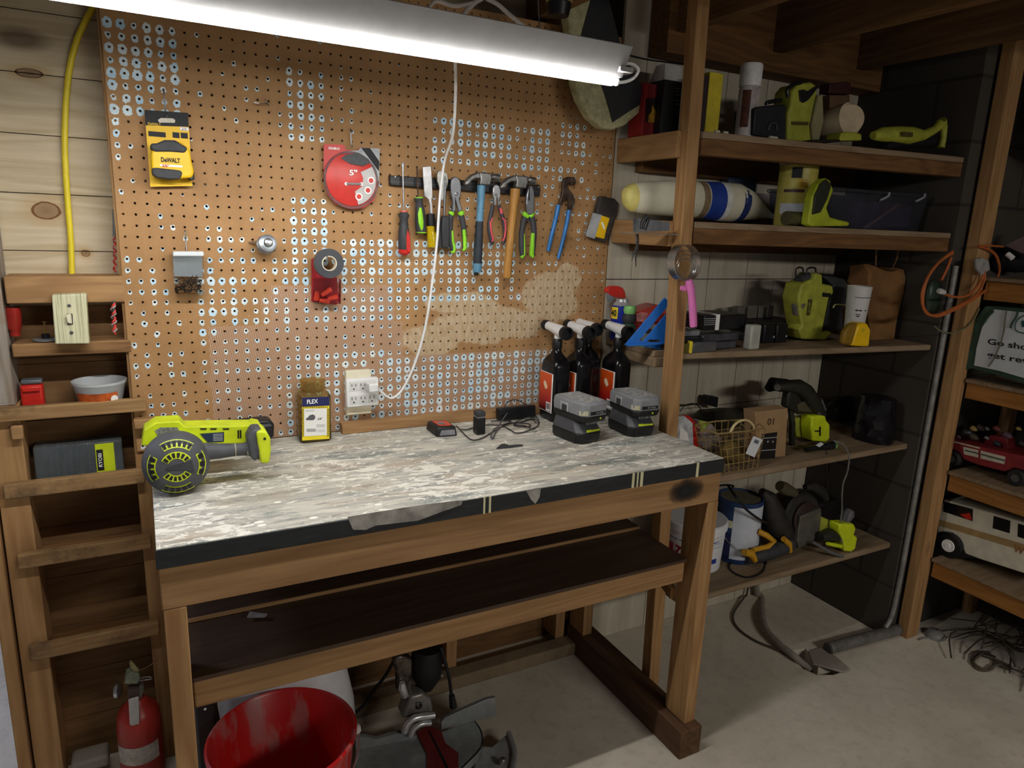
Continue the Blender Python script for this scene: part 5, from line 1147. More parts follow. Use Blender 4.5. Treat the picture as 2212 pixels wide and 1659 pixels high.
MB().extr(k2.poly([(520, 280), (560, 275), (600, 290), (690, 230), (705, 228), (650, 310), (600, 370), (560, 395), (530, 380)], -.3205), (0, -.004, 0), blk).done('black_inlay', t, bevel=.001)
MB().extr(k2.poly([(455, 560), (610, 565), (605, 595), (460, 592)], -.3205), (0, -.002, 0), mat('dark_olive', '#4a4415', .6)).done('vent', t)
t = T('filter_cone', 'pale round-ended fabric filter leaning on the top shelf', 'filter')
tan = mat('pale_felt', '#c3b193', .85, var=.1)
MB().spine([(k2.Y(680, 640, -.27), .030), (k2.Y(760, 610, -.30), .045), (k2.Y(900, 570, -.34), .050), (k2.Y(985, 545, -.37), .050), (k2.Y(1000, 540, -.378), .040)], tan, 26).done('drum', t)
MB().extr(k2.poly([(655, 770), (640, 600), (700, 330), (740, 320), (750, 560), (720, 690), (700, 770)], -.33), (0, .05, 0), mat('dim_cream', '#8f8a63', .7)).done('stand', t, bevel=.003)
t = T('red_brown_bag', 'dark maroon and tan packet behind the pale filter on the top shelf', 'packet')
MB().extr(k2.poly([(790, 340), (800, 248), (870, 240), (930, 232), (992, 240), (985, 350)], -.22), (0, .04, 0), mat('maroon_bag', '#3d1719', .6)).done('upper', t, bevel=.003)
MB().extr([Vector(p) for p in k2.poly([(800, 352), (980, 355), (975, 735), (800, 728)], -.22)], (0, .04, 0), mat('tan_bag', '#6b5035', .7)).done('lower', t, bevel=.003)
t = T('lime_sander', 'low lime tool lying in front of the pale filter on the top shelf', 'power tool')
MB().extr(k2.poly([(890, 745), (905, 690), (960, 680), (1040, 690), (1085, 700), (1088, 760), (890, 760)], -.39), (0, .05, 0), ol).done('body', t, bevel=.004)
MB().extr(k2.poly([(660, 752), (890, 752), (890, 775), (660, 765)], -.39), (0, .05, 0), blk).done('base', t, bevel=.001)
t = T('lime_grinder', 'lime power tool with an upright handle at the right end of the top shelf', 'power tool')
MB().spine(k2.sp([(1190, 690, 70), (1260, 680, 120), (1400, 680, 140), (1520, 690, 150), (1640, 690, 90), (1740, 640, 70), (1790, 590, 90)], -.405), ol, 16).done('body', t)
MB().spine(k2.sp([(1800, 560, 90), (1825, 620, 60), (1820, 720, 50), (1800, 800, 60)], -.405), ol, 14).done('handle', t)
MB().spine(k2.sp([(1290, 740, 130), (1330, 760, 120), (1500, 770, 60), (1700, 740, 130)], -.39), blk, 14).done('dark_underside', t)
MB().extr(k2.poly([(1450, 655), (1545, 665), (1540, 705), (1448, 698)], -.436), (0, -.002, 0), mat('dark_olive', '#4a4415')).done('label', t)
# -- second shelf
z = SH[1] + e
t = T('salt_bag', 'long white bag with blue print, rolled and twisted shut, on the second shelf', 'bag')
bagm = mat('bag_cream', '#e3dfc6', .45, var=.06, vs=20)
def bsp(pts, mm, y=-.13, n=24): return MB().spine(k1.sp(pts, y), mm, n, .85, (0, 1, 0))
bsp([(192, 1295, 40), (215, 1290, 170), (270, 1290, 235), (380, 1295, 280), (560, 1298, 292), (700, 1305, 300), (830, 1312, 308), (960, 1322, 318), (1050, 1330, 325), (1140, 1335, 318), (1230, 1355, 260), (1310, 1385, 190), (1380, 1415, 110), (1440, 1445, 50), (1480, 1452, 40), (1540, 1465, 60)], bagm).done('bag_body', t)
def bandm(nme, pts, mm): bsp(pts, mm).done(nme, t)
bandm('blue_band', [(848, 1313, 311), (900, 1318, 316), (960, 1323, 322), (975, 1324, 322)], mat('bag_blue', '#2d4ba8', .4, var=.1))
bandm('tan_band', [(790, 1310, 306), (840, 1313, 311)], mat('bag_tan', '#8f7b5e', .5, var=.3))
bandm('blue_fold', [(1122, 1338, 324), (1150, 1342, 316), (1185, 1352, 292)], mat('bag_navy', '#2a3a78', .4, var=.3))
bandm('white_label', [(975, 1324, 323), (1015, 1327, 326)], mat('bag_white', '#f0f0ee', .4))
bandm('yellow_end', [(189, 1295, 60), (205, 1292, 165), (232, 1289, 210), (262, 1290, 238)], mat('bag_yellow', '#ddd07a', .45))
fp = MB()
for i in range(14):
    y = 1220 + i * 12
    P0_, P1_ = k1.Y(490, y, -.19), k1.Y(600, y, -.19)
    fp.box(P0_.x, P1_.x, -.1905, -.1880, P0_.z, P0_.z + .0015, mat('print_grey', '#5a5a60'))
    if i < 6: P0_, P1_ = k1.Y(345, 1200 + i * 18, -.185), k1.Y(385, 1200 + i * 18, -.185); fp.box(P0_.x, P1_.x, -.1875, -.1840, P0_.z, P0_.z + .0015, mat('print_grey', '#5a5a60'))
t = T('blue_box', 'dusty blue box standing behind the white bag on the second shelf', 'box')
MB().box(k1.Y(1080, 1180, -.055).x, k1.Y(1320, 1190, -.055).x, -.055, -.0525 + .037, z, k1.Y(1200, 1115, -.055).z, mat('slate_blue', '#3c4a60', .5)).done('carton', t, bevel=.003)
t = T('wipes_canister', 'tall yellow canister with a grey lid standing on the second shelf', 'canister')
cc = k2.Y(470, 1450, -.26); r = k2.rad(300, 655, 1200, -.26); zt = min(k2.Y(500, 920, -.26).z, SH[0] - .024); zl = k2.Y(500, 985, -.26).z; cc.z = z
MB().lathe([(r * .96, 0), (r, .004), (r, zl - z - .001)], mat('canister_yellow', '#b9ad52', .4, var=.15), cc, n=36).done('body', t)
MB().lathe([(r * 1.03, zl - z), (r * 1.03, zt - z - .008), (r * .95, zt - z)], mat('canister_lid', '#b9b7a6', .4), cc, n=36).done('lid', t)
wrap(t, 'black_badge', cc, r + .0012, -158, -128, (zl - z) * .78, (zl - z) * .95, ink)
wrap(t, 'white_panel', cc, r + .0010, -185, -112, (zl - z) * .20, (zl - z) * .37, mat('panel_white', '#c7ccd6', .5))
wrap(t, 'brand_stripe', cc, r + .0011, -178, -115, (zl - z) * .55, (zl - z) * .60, mat('dark_maroon_print', '#4a2a26', .5))
wrap(t, 'diagonal_print', cc, r + .0011, -135, -108, (zl - z) * .62, (zl - z) * .76, mat('amber_print', '#c19a25', .5, var=.3))
t = T('caulk_tube', 'dark tube with a bright yellow end lying before the canister on the second shelf', 'tube')
yy = -.345
p, q = k2.Y(400, 1500, yy), k2.Y(645, 1510, yy); p.z = q.z = z + .0215
MB().cyl(p, q, .021, mat('olive_tube', '#4d4a2e', .5), n=20).done('tube', t); MB().cyl(q, q + Vector((.026, 0, 0)), .0205, mat('bright_yellow', '#e8d23a', .4), r1=.016, n=6).done('yellow_end', t)
t = T('lime_nailer', 'dark lime tool standing nose-down beside the clear bin on the second shelf', 'power tool')
MB().extr(k2.poly([(600, 1545), (640, 1300), (690, 1190), (760, 1130), (800, 1150), (830, 1240), (770, 1400), (800, 1480), (870, 1500), (960, 1520), (975, 1530), (968, 1560), (640, 1565)], -.395), (0, .03, 0), mat('dull_lime', '#a8b52a', .5, var=.15)).done('body', t, bevel=.006)
MB().extr(k2.poly([(650, 1290), (700, 1180), (750, 1140), (800, 1190), (760, 1320), (700, 1440), (630, 1460)], -.3955), (0, -.006, 0), mat('olive_black', '#24271a', .6)).done('grip', t, bevel=.003)
t = T('storage_bin', 'smoky clear plastic bin of odds and ends at the right of the second shelf', 'bin')
smk = mat('smoky_clear', '#aeb0bc', .12, var=0, trans=.95, ior=1.05)
YB = -.36; a, b_ = k2.Y(1080, 1200, YB), k2.Y(1720, 1210, YB); zt = a.z
xa = k2.Y(820, 1200, YB).x; xb = min(k2.Y(1750, 1400, YB).x, 2.405); dpt = .26
R = [rrect(xa + .012, xb - .018, YB + .01, YB + dpt - .01, z, .02), rrect(xa, xb, YB, YB + dpt, zt - .012, .02), rrect(xa - .006, xb + .006, YB - .006, YB + dpt + .006, zt - .010, .02), rrect(xa - .006, xb + .006, YB - .006, YB + dpt + .006, zt, .02)]
R += [rrect(xa + .002, xb - .002, YB + .002, YB + dpt - .002, zt, .02), rrect(xa + .014, xb - .02, YB + .012, YB + dpt - .012, z + .002, .02)]
MB().rings(R, smk).done('tub', t)
for p in ((1310, 1250), (1630, 1260)):
    lt = MB(); lt.tube([k2.Y(p[0] + 20, p[1] - 20, YB - .009), k2.Y(p[0] + 10, p[1] + 10, YB - .012), k2.Y(p[0] - 60, p[1] + 45, YB - .008)], .004, mat('latch_grey', '#9a9aa4', .4)); lt.done('latch', t)
MB().box(xa + .02, xa + .13, YB + .02, YB + .2, z + .003, zt - .02, mat('charcoal_block', '#3c4248', .5)).done('dark_contents', t, bevel=.008)
MB().box(xa + .15, xb - .04, YB + .03, YB + .2, z + .003, zt - .03, mat('plum_contents', '#5f4d62', .6, var=.3, vs=20)).done('dark_contents', t, bevel=.012)
MB().spine([(k2.Y(1110, 1540, YB + .018), .006), (k2.Y(1420, 1330, YB + .018), .003)], mat('pink_rod', '#c98f82', .5), 8).done('rod', t)
t = T('tin_bracket', 'galvanised angle bracket screwed under the second shelf left of the post', 'bracket')
MB().extr([k1.Y(x, y, -.335) for x, y in ((268, 1475), (330, 1470), (580, 1500), (578, 1575), (270, 1585))], (0, .0015, 0), mat('galvanised', '#8b8d90', .4, .6, var=.2)).done('upright_plate', t)
zz_ = k1.Y(270, 1585, -.335).z
MB().box(k1.Y(205, 1585, -.36).x, k1.Y(575, 1585, -.36).x, -.40, -.333, zz_ - .0035, zz_ - .0015, mat('galvanised', '#8b8d90')).done('shelf_plate', t)
t = T('small_pliers', 'slim black-handled pliers hanging from the bracket beneath the second shelf', 'pliers')
MB().spine(k3.sp([(505, 30, 26), (510, 100, 22), (490, 180, 20), (455, 270, 16), (438, 325, 8)], -.36), blk2, 10).done('handle', t)
MB().spine(k3.sp([(512, 110, 18), (505, 200, 18), (484, 300, 16), (486, 395, 10)], -.372), blk, 10).done('handle', t)
MB().spine(k3.sp([(484, 28, 16), (484, 140, 12)], -.37), dsteel, 8).done('jaw', t)
MB().spine(k1.sp([(335, 1560, 24), (345, 1500, 34), (385, 1450, 40), (395, 1480, 30), (365, 1560, 34)], -.375), blk, 10).done('jaw_head', t)
# pastry cutter hanging on the post
t = T('ring_cutter', 'steel pastry blender with nested hoops and a pink handle hanging on the post', 'kitchen tool')
cm = k3.Y(1060, 340, -.36)
rng = mat('polished_steel', '#b4b6b8', .25, .9)
for rx, ry, cx, cy in ((124, 170, 1040, 380), (108, 142, 1048, 402), (88, 110, 1046, 415)):
    MB().tube([k3.Y(cx + rx * math.cos(2 * PI * i / 28), cy + ry * math.sin(2 * PI * i / 28), -.372) for i in range(28)], .0012, rng, n=6, sub=1, closed=True).done('inner_hoop', t)
for (cx, cy, rx, ry) in ((1068, 355, 148, 208),):
    m_ = MB(); N = 36; aa = []
    for yy_ in (-.375, -.350):
        aa.append([k3.Y(cx + rx * math.cos(2 * PI * i / N), cy + ry * math.sin(2 * PI * i / N), -.375) + Vector((0 if yy_ < -.36 else -.004, 0 if yy_ < -.36 else .028, 0)) for i in range(N)])
    inner = [[p + (cm + Vector((0, p.y - cm.y, 0)) - p).normalized() * .0012 for p in ring_] for ring_ in aa]
    m_.rings([aa[0], aa[1], inner[1], inner[0]], rng, False, True); m_.done('hoop', t)
pk = mat('pink_rubber', '#e87fc4', .45, var=.04)
MB().spine(k3.sp([(1078, 545, 86), (1085, 600, 110), (1098, 650, 112), (1108, 700, 90), (1115, 780, 96), (1122, 880, 98), (1128, 980, 98), (1130, 1050, 96), (1128, 1072, 84)], -.375), pk, 18, .7, (0, 1, 0)).done('handle', t)
MB().spine(k3.sp([(1040, 645, 60), (1005, 635, 58), (988, 630, 50)], -.375), pk, 12, .6).done('thumb_rest', t)
MB().lathe([(.0065, 0), (.0075, .002), (.0075, .004)], blk, k3.Y(1130, 1080, -.377), (.25, -.5, -.8), 18).done('end_plug', t)
MB().spine(k3.sp([(1018, 450, 10), (1018, 520, 10)], -.36), steel, 8).done('spring', t)
# -- third shelf
z = SH[2] + e
kk = Crop(1300, 560, 6.381)
t = T('lubricant_can', 'blue and yellow aerosol can with red straw cap on the third shelf left end', 'can')
yc_ = -.052; cc = kk.Y(250, 1000, yc_); cc.z = z; r = kk.rad(108, 392, 900, yc_); zb = kk.Y(250, 635, yc_).z; zn2 = kk.Y(250, 545, yc_).z
MB().lathe([(r * .97, 0), (r, .003), (r, zb - z - .004), (r * .98, zb - z)], mat('royal_blue', '#1a2f9c', .3, var=.03), cc, n=36).done('can_body', t)
MB().lathe([(r * .99, zb - z + .0005), (r * .80, zb - z + .008), (r * .66, zb - z + .012), (r * .62, zn2 - z)], mat('pale_steel', '#cfcfd2', .3, .5), cc, n=32).done('dome', t)
MB().extr([kk.Y(x, y, yc_ - .012) for x, y in [(78, 425), (100, 395), (150, 372), (230, 370), (290, 390), (325, 440), (342, 535), (310, 542), (190, 528), (130, 500), (90, 460)]], (0, .024, 0), mat('cap_red', '#d9382e', .35)).done('straw_cap', t, bevel=.005, seg=3)
MB().extr([kk.Y(x, y, yc_ - .006) for x, y in [(85, 455), (130, 500), (165, 525), (165, 560), (110, 590), (95, 540)]], (0, .012, 0), mat('smoky_trigger', '#9aa3ad', .25, trans=.3)).done('trigger', t)
h_ = zb - z
wrap(t, 'yellow_panel', cc, r + .0006, -196, -146, h_ * .62, h_ * .96, mat('label_yellow', '#f2da33', .4, var=.02))
wrap(t, 'yellow_patch', cc, r + .0006, -100, -66, h_ * .76, h_ * .92, mat('label_yellow', '#f2da33'))
wrap(t, 'white_panel', cc, r + .0006, -104, -60, h_ * .05, h_ * .70, wink)
wrap(t, 'red_foot', cc, r + .0007, -212, -198, h_ * .60, h_ * 1.0, red)
a0 = math.radians(-171); text(t, '40', cc + Vector((math.cos(a0) * (r + .0012), math.sin(a0) * (r + .0012), h_ * .79)), (math.sin(-a0), math.cos(a0), 0), (0, 0, 1), .022, .022, ink, bold=.03)
a0 = math.radians(-83); text(t, 'WD', cc + Vector((math.cos(a0) * (r + .0012), math.sin(a0) * (r + .0012), h_ * .86)), (math.sin(-a0), math.cos(a0), 0), (0, 0, 1), .012, .008, ink, bold=.03)
t = T('plant_food_bottle', 'light green flip-top bottle half hidden behind the sprayer heads on the third shelf', 'bottle')
lg = mat('mint_green', '#8fd07a', .4, var=.05)
cc2 = kk.Y(30, 900, -.10); cc2.z = z; cc2.x = max(cc2.x, 1.365)
zt2 = kk.Y(30, 650, -.10).z - z
MB().lathe([(.020, 0), (.024, .004), (.024, zt2 * .42), (.016, zt2 * .52)], mat('dark_green_body', '#2f4a3a', .35), cc2, n=22).done('body', t)
MB().lathe([(.018, zt2 * .53), (.022, zt2 * .60), (.022, zt2 * .72), (.0175, zt2 * .78)], blk2, cc2, n=22).done('collar', t)
MB().lathe([(.0175, zt2 * .785), (.0205, zt2 * .88), (.017, zt2)], lg, cc2, n=22).done('cap', t)
t = T('green_lid_tub', 'little tub with a light green band on a wood scrap left of the aerosol can', 'tub')
p = k3.Y(130, 1255, -.19); p.z = z; p.x = max(p.x, 1.367)
MB().lathe([(.017, 0), (.018, .012), (.018, .013)], lg, p, n=20).done('band', t); MB().lathe([(.0165, .0135), (.016, .034), (.010, .040)], mat('clear_grey', '#8fa0a0', .2, trans=.5), p, n=20).done('dome', t)
t = T('red_clamshell', 'red and white clamshell pack behind the blue square on the third shelf', 'blister pack')
MB().extr([kk.Y(x, y, -.13) for x, y in [(395, 870), (400, 760), (500, 715), (760, 610), (900, 650), (900, 870)]], (0, .06, 0), mat('clamshell_red', '#b8443c', .3, var=.35, vs=40)).done('upper_shell', t, bevel=.004)
MB().extr([kk.Y(x, y, -.14) for x, y in [(390, 1090), (392, 875), (900, 875), (900, 1100)]], (0, .06, 0), mat('deep_clam_red', '#8f2a22', .35, var=.3, vs=40)).done('lower_shell', t, bevel=.004)
MB().extr([kk.Y(x, y, -.1315) for x, y in [(470, 740), (560, 720), (640, 730), (590, 860), (480, 850)]], (0, -.0006, 0), mat('pinkish_print', '#d98a86', .4, var=.3, vs=60)).done('pink_print', t)
t = T('orange_tape_roll', 'roll of orange tape low behind the blue square', 'tape')
p = kk.Y(450, 1015, -.115); MB().lathe([(.013, 0), (.024, 0), (.024, .016), (.013, .016), (.013, 0)], mat('orange_tape', '#e06a1f', .4), Vector((p.x, p.y, z)), n=28, cap=False).done('roll', t)
t = T('speed_square', 'bright blue triangular carpenter square propped against the corner post', 'square')
bsq = mat('square_blue', '#2573cf', .45, var=.04); YS = -.175
def kq(l): return [kk.Y(x, y, YS) for x, y in l]
MB().extr(kq([(355, 1165), (860, 565), (890, 600), (890, 690), (520, 1130), (800, 1165), (805, 1250)]), (0, .005, 0), bsq).done('frame', t, bevel=.001)
MB().extr(kq([(575, 1140), (870, 790), (875, 1165), (810, 1165), (800, 1120), (650, 1112), (625, 1145)]), (0, .0048, 0), bsq).done('inner_web', t, bevel=.001)
a, b_ = kk.Y(360, 1170, YS), kk.Y(805, 1250, YS)
MB().box(a.x, b_.x, YS - .010, YS + .012, z + .0003, z + .006, bsq).done('fence', t, bevel=.001)
# right of the post
t = T('blister_pile', 'heap of clear and black blister packs flat on the third shelf right of the post', 'blister pack')
cl2 = mat('clear_black', '#5a5a60', .2, var=.3, trans=.3); pk1 = mat('pack_black', '#26262a', .35, var=.3)
for i, (xa_, xb_, y, dp_, h0, h1, mm) in enumerate(((1000, 1620, -.30, .16, 0, .022, cl2), (1010, 1250, -.31, .18, .0225, .040, pk1), (1230, 1700, -.29, .14, .0225, .046, cl2), (990, 1200, -.28, .15, .0405, .058, mat('pack_white', '#8f9094', .35, var=.3)))):
    a, b_ = k3.Y(xa_, 1200, y), k3.Y(xb_, 1200, y); MB().box(a.x, b_.x, y, y + dp_, z + h0, z + h1, mm).done('pack', t, bevel=.004)
t = T('utility_blade_pack', 'small clear pack with a yellow spine at the front of the third shelf', 'blister pack')
a, b_ = k3.Y(1100, 1330, -.322), k3.Y(1375, 1330, -.322)
MB().box(a.x, b_.x, -.328, -.3105, z, k3.Y(1200, 1240, -.322).z, mat('smoke_pack', '#6a6a6c', .25, trans=.3)).done('tray', t, bevel=.004)
MB().box(k3.Y(1075, 1300, -.322).x, a.x - .0005, -.329, -.311, z, k3.Y(1100, 1228, -.322).z, mat('bright_yellow', '#e8d23a')).done('yellow_spine', t, bevel=.001)
MB().box(k3.Y(1010, 1300, -.322).x, k3.Y(1070, 1300, -.322).x, -.326, -.312, z, k3.Y(1100, 1250, -.322).z, mat('olive_card', '#5a5416', .5)).done('card_end', t, bevel=.001)
t = T('printed_box', 'black box with a white band lying on the blister packs on the third shelf', 'box')
zb_ = z + .0585
a, b_, c_ = k3.Y(1240, 1100, -.29), k3.Y(1400, 1110, -.29), k3.Y(1700, 1100, -.29)
MB().box(a.x, c_.x, -.29, -.17, zb_, k3.Y(1400, 940, -.29).z, blk).done('carton', t, bevel=.003)
MB().box(b_.x - .012, b_.x + .003, -.2915, -.168, zb_ + .0003, k3.Y(1400, 935, -.29).z + .0015, wink).done('white_band', t)
pl_ = MB()
for i in range(4): p = k3.Y(1250, 985 + 22 * i, -.2915); pl_.box(p.x, b_.x - .014, -.2912, -.2903, p.z, p.z + .0028, mat('print_light', '#8b8b8d'))
pl_.done('print', t)['kind'] = 'stuff'
t = T('white_block', 'upright off-white plastic block at the front of the third shelf', 'block')
pb(t, 'block', k3, 1790, 1900, 1050, -.34, .03, mat('aged_white', '#a9aaa0', .5), z, .004)
t = T('battery_rack', 'dark battery rack with square posts at the back of the third shelf', 'rack')
a, b_ = k4.Y(0, 1150, -.18), k4.Y(560, 1100, -.18)
MB().box(a.x, b_.x, -.20, -.06, z, k4.Y(100, 1030, -.18).z, blk).done('base', t, bevel=.003)
for x0_, x1_, yt in ((-20, 50, 880), (82, 178, 868), (190, 245, 870), (290, 345, 865)):
    a, b_ = k4.Y(x0_, 900, -.12), k4.Y(x1_, 900, -.12); MB().box(a.x, b_.x, -.12, -.09, k4.Y(100, 1030, -.18).z + .0003, k4.Y(x0_, yt, -.12).z, mat('post_grey', '#2e2f35' if x0_ in (82, 290) else '#66625a', .5)).done('post', t, bevel=.002)
for i, x_ in enumerate((250, 380)):
    a, b_ = k4.Y(x_, 1100, -.26), k4.Y(x_ + 115, 1100, -.26)
    t = T('battery_pack', 'black battery pack %s on the third shelf' % ('just right of the white block' if i == 0 else 'between its twin and the lime radio'), 'battery', 'black battery packs on the third shelf')
    MB().box(a.x, b_.x, -.26, -.21, z, k4.Y(x_, 1060, -.26).z, blk).done('case', t, bevel=.004); MB().box(b_.x - .008, b_.x - .002, -.2612, -.2603, z + .018, z + .024, mat('silver_ink', '#b9bbc0')).done('terminal', t)
t = T('jobsite_radio', 'lime and dark grey jobsite radio standing on the third shelf', 'radio')
YR = -.27
MB().extr([k4.Y(x, y, YR) for x, y in [(605, 1110), (640, 1080), (610, 900), (600, 780), (640, 640), (760, 590), (780, 530), (850, 540), (855, 640), (960, 660), (970, 740), (920, 790), (850, 1140), (920, 1130), (960, 1150), (880, 1230), (640, 1215)]], (0, .07, 0), ol).done('lime_frame', t, bevel=.006)
MB().extr([k4.Y(x, y, YR + .015) for x, y in [(858, 560), (960, 560), (1090, 590), (1120, 650), (1115, 860), (1060, 900), (1070, 1120), (860, 1140), (925, 790), (975, 740), (965, 655)]], (0, .07, 0), mat('dark_teal_grey', '#33383a', .5, var=.15)).done('speaker_body', t, bevel=.006)
MB().tube([k4.Y(570, 560, YR + .02), k4.Y(580, 480, YR + .02), k4.Y(640, 475, YR + .02), k4.Y(650, 530, YR + .02)], .003, blk).done('latch_hoop', t)
MB().tube([k4.Y(680, 540, YR + .02), k4.Y(700, 480, YR + .02), k4.Y(770, 475, YR + .02), k4.Y(780, 520, YR + .02)], .003, blk).done('latch_hoop', t)
MB().spine([(k4.Y(600, 600, YR + .03), .018), (k4.Y(700, 575, YR + .03), .018)], blk2, 12).done('top_knob', t)
MB().spine([(k4.Y(560, 800, YR + .03), .012), (k4.Y(600, 860, YR + .02), .024), (k4.Y(590, 960, YR + .02), .016)], mat('glass_grey', '#6a665e', .2), 14).done('side_dial', t)
kb2 = MB().extr([k4.Y(x, y, YR - .0002) for x, y in [(700, 800), (745, 802), (715, 970), (680, 968)]], (0, -.001, 0), mat('dark_olive', '#4a4415')).done('badge', t)
text(kb2, 'RYOBI', k4.Y(712, 886, YR - .0013), (-.17, 0, 1), (-1, 0, -.17), .032, .006, ol, bold=.02)
MB().extr([k4.Y(x, y, YR - .0002) for x, y in [(850, 730), (935, 740), (930, 780), (845, 772)]], (0, -.002, 0), blk).done('vent', t)
MB().tube([k4.Y(960, 890, YR - .002), k4.Y(990, 855, YR - .004), k4.Y(1110, 865, YR)], .0025, mat('pale_lime', '#dfe08a', .5)).done('wire', t)
t = T('floral_cup', 'tall white paper cup with dark leaf print beside the radio', 'cup')
cc = k4.Y(1160, 1180, -.345); cc.z = z; zt = k4.Y(1240, 665, -.345).z - z; rt = k4.rad(1118, 1385, 680, -.345); rb2 = rt * .72
cc.x = k4.Y(1205, 900, -.345).x
cupm = mat('cup_white', '#c9c9c6', .5, var=.04)
MB().lathe([(.001, 0), (rb2, 0), (rt, zt), (rt + .002, zt + .001), (rt - .001, zt), (rb2 - .002, .003), (.001, .003)], cupm, cc, n=36, cap=False).done('cup', t)
def on_cup(a, f): r_ = rb2 + (rt - rb2) * f + .0006; a = math.radians(a - 24); return cc + Vector((r_ * math.cos(a), r_ * math.sin(a), zt * f)), Vector((math.cos(a), math.sin(a), 0))
for a, f, s_ in ((-118, .60, 1.3), (-100, .60, 1.3), (-109, .50, 1.2), (-116, .53, .8), (-102, .53, .8), (-70, .60, 1.0), (-88, .35, .7), (-150, .2, 1.2), (-140, .12, 1.0)):
    p, n_ = on_cup(a, f); tdir = Vector((-n_.y, n_.x, 0)); MB().spine([(p - tdir * .005 * s_, .0004), (p, .0022 * s_), (p + tdir * .005 * s_, .0004)], ink, 8, .25, n_).done('leaf_print', t)
wrap(t, 'rim_line', cc + Vector((0, 0, 0)), rb2 + (rt - rb2) * .82 + .0007, -160, -20, zt * .815, zt * .825, ink, 14)
t = T('tape_measure', 'bright yellow tape measure standing in front of the paper cup on the third shelf', 'tape measure')
YY = -.410
MB().extr([k4.Y(x, y, YY) for x, y in [(1165, 1225), (1200, 1100), (1230, 1010), (1270, 985), (1330, 990), (1365, 1060), (1355, 1160), (1345, 1235), (1260, 1232)]], (0, .045, 0), yel).done('case', t, bevel=.007, seg=3)
MB().extr([k4.Y(x, y, YY + .003) for x, y in [(1070, 1200), (1095, 1080), (1150, 1000), (1225, 985), (1205, 1095), (1168, 1215)]], (0, .018, 0), mat('dark_gold', '#8a6a18', .5)).done('side_plate', t, bevel=.005)
MB().lathe([(.006, 0), (.006, .001)], mat('gold_badge', '#c7b42c', .4), k4.Y(1280, 1060, YY - .0003), (0, -1, 0), 16).done('badge', t)
t = T('paper_bag', 'large brown paper bag with a twisted handle on the right of the third shelf', 'bag')
kraft = mat('kraft_paper', '#8a6238', .8, var=.18, vs=9)
YBg = -.31; base_z = z
fr_ = [(1330, 1210), (1290, 800), (1245, 620), (1285, 430), (1420, 455), (1580, 490), (1750, 515), (1890, 490), (1900, 800), (1850, 1215), (1600, 1200)]
b0 = [k4.Y(x, y, YBg) for x, y in fr_]; xs = [p.x for p in b0]
xl_, xr_ = k4.Y(1350, 1200, YBg).x, min(k4.Y(1850, 1200, YBg).x, 2.405); xtl, xtr = k4.Y(1285, 450, YBg).x, min(k4.Y(1890, 490, YBg).x, 2.408); ztl = k4.Y(1285, 440, YBg).z; ztm = k4.Y(1700, 505, YBg).z
N = 12; R = []
for j, f in enumerate((0, .2, .45, .7, .9, 1.0)):
    row = []
    x_a = xl_ + (xtl - xl_) * f + .004 * math.sin(j * 2.1); x_b = xr_ + (xtr - xr_) * f
    for i in range(N + 1):
        u_ = i / N; zt_ = ztl + (ztm - ztl) * min(1, u_ * 1.5) + .006 * math.sin(u_ * 9)
        row.append(Vector((x_a + (x_b - x_a) * u_, YBg + .010 * math.sin(u_ * 7 + j * 1.3) * f, base_z + (zt_ - base_z) * f)))
    for i in range(N, -1, -1):
        u_ = i / N; row.append(Vector((x_a + (x_b - x_a) * u_, YBg + .13 - .07 * f + .008 * math.sin(u_ * 6 + j), base_z + (ztm + .012 - base_z) * f)))
    R.append(row)
MB().rings(R, kraft, cap=True).done('bag', t, ang=1.2)
MB().tube([k4.Y(1400, 470, YBg + .02), k4.Y(1410, 290, YBg + .02), k4.Y(1440, 210, YBg + .02), k4.Y(1530, 178, YBg + .02), k4.Y(1610, 195, YBg + .02), k4.Y(1635, 260, YBg + .02), k4.Y(1620, 380, YBg + .02), k4.Y(1570, 480, YBg + .02)], .0028, mat('twisted_paper', '#7a5a3a', .8), n=8).done('handle', t)
# -- fourth shelf
z = SH[3] + e
for i, (xa_, xb_, y, h, mm, nme, lab_) in enumerate(((150, 262, -.30, .085, mat('pale_blister', '#c3c6ca', .25, var=.25, vs=40), 'blister_pack', 'white-carded saw blade pack leaning beside the corner post on the fourth shelf'),)):
    t = T(nme, lab_, 'blister pack')
    MB().extr([k5.Y(x, yy_, y) for x, yy_ in [(130, 725), (170, 400), (165, 370), (220, 365), (285, 420), (295, 725)]], (0, .02, 0), mm).done('blister', t, bevel=.003)
    MB().extr([k5.Y(x, yy_, y - .0005) for x, yy_ in [(180, 440), (240, 500), (250, 560), (175, 550)]], (0, -.0008, 0), wink).done('white_card', t)
    MB().extr([k5.Y(x, yy_, y + .021) for x, yy_ in [(130, 722), (120, 400), (150, 350), (260, 365), (330, 440), (345, 520), (345, 722)]], (0, .012, 0), red).done('red_backing', t, bevel=.002)
t = T('green_pack', 'grey and green blister pack slumped against the red one on the fourth shelf', 'blister pack')
MB().extr([k5.Y(x, y, -.28) for x, y in [(345, 600), (340, 480), (325, 400), (440, 430), (500, 520), (560, 650), (540, 700), (480, 700)]], (0, .03, 0), mat('mauve_grey_pack', '#8d8380', .35, var=.2, vs=30)).done('pack', t, bevel=.004)
MB().extr([k5.Y(x, y, -.2805) for x, y in [(325, 400), (420, 415), (380, 460), (345, 500)]], (0, -.001, 0), mat('green_print', '#8fa53a', .5, var=.2)).done('green_print', t)
t = T('wire_coil', 'loop of dark wire and a small black box at the back of the fourth shelf', 'wire')
MB().tube([k5.Y(x, y, -.06) for x, y in [(140, 290), (220, 280), (330, 265), (400, 255), (480, 240)]], .002, blk).done('wire', t)
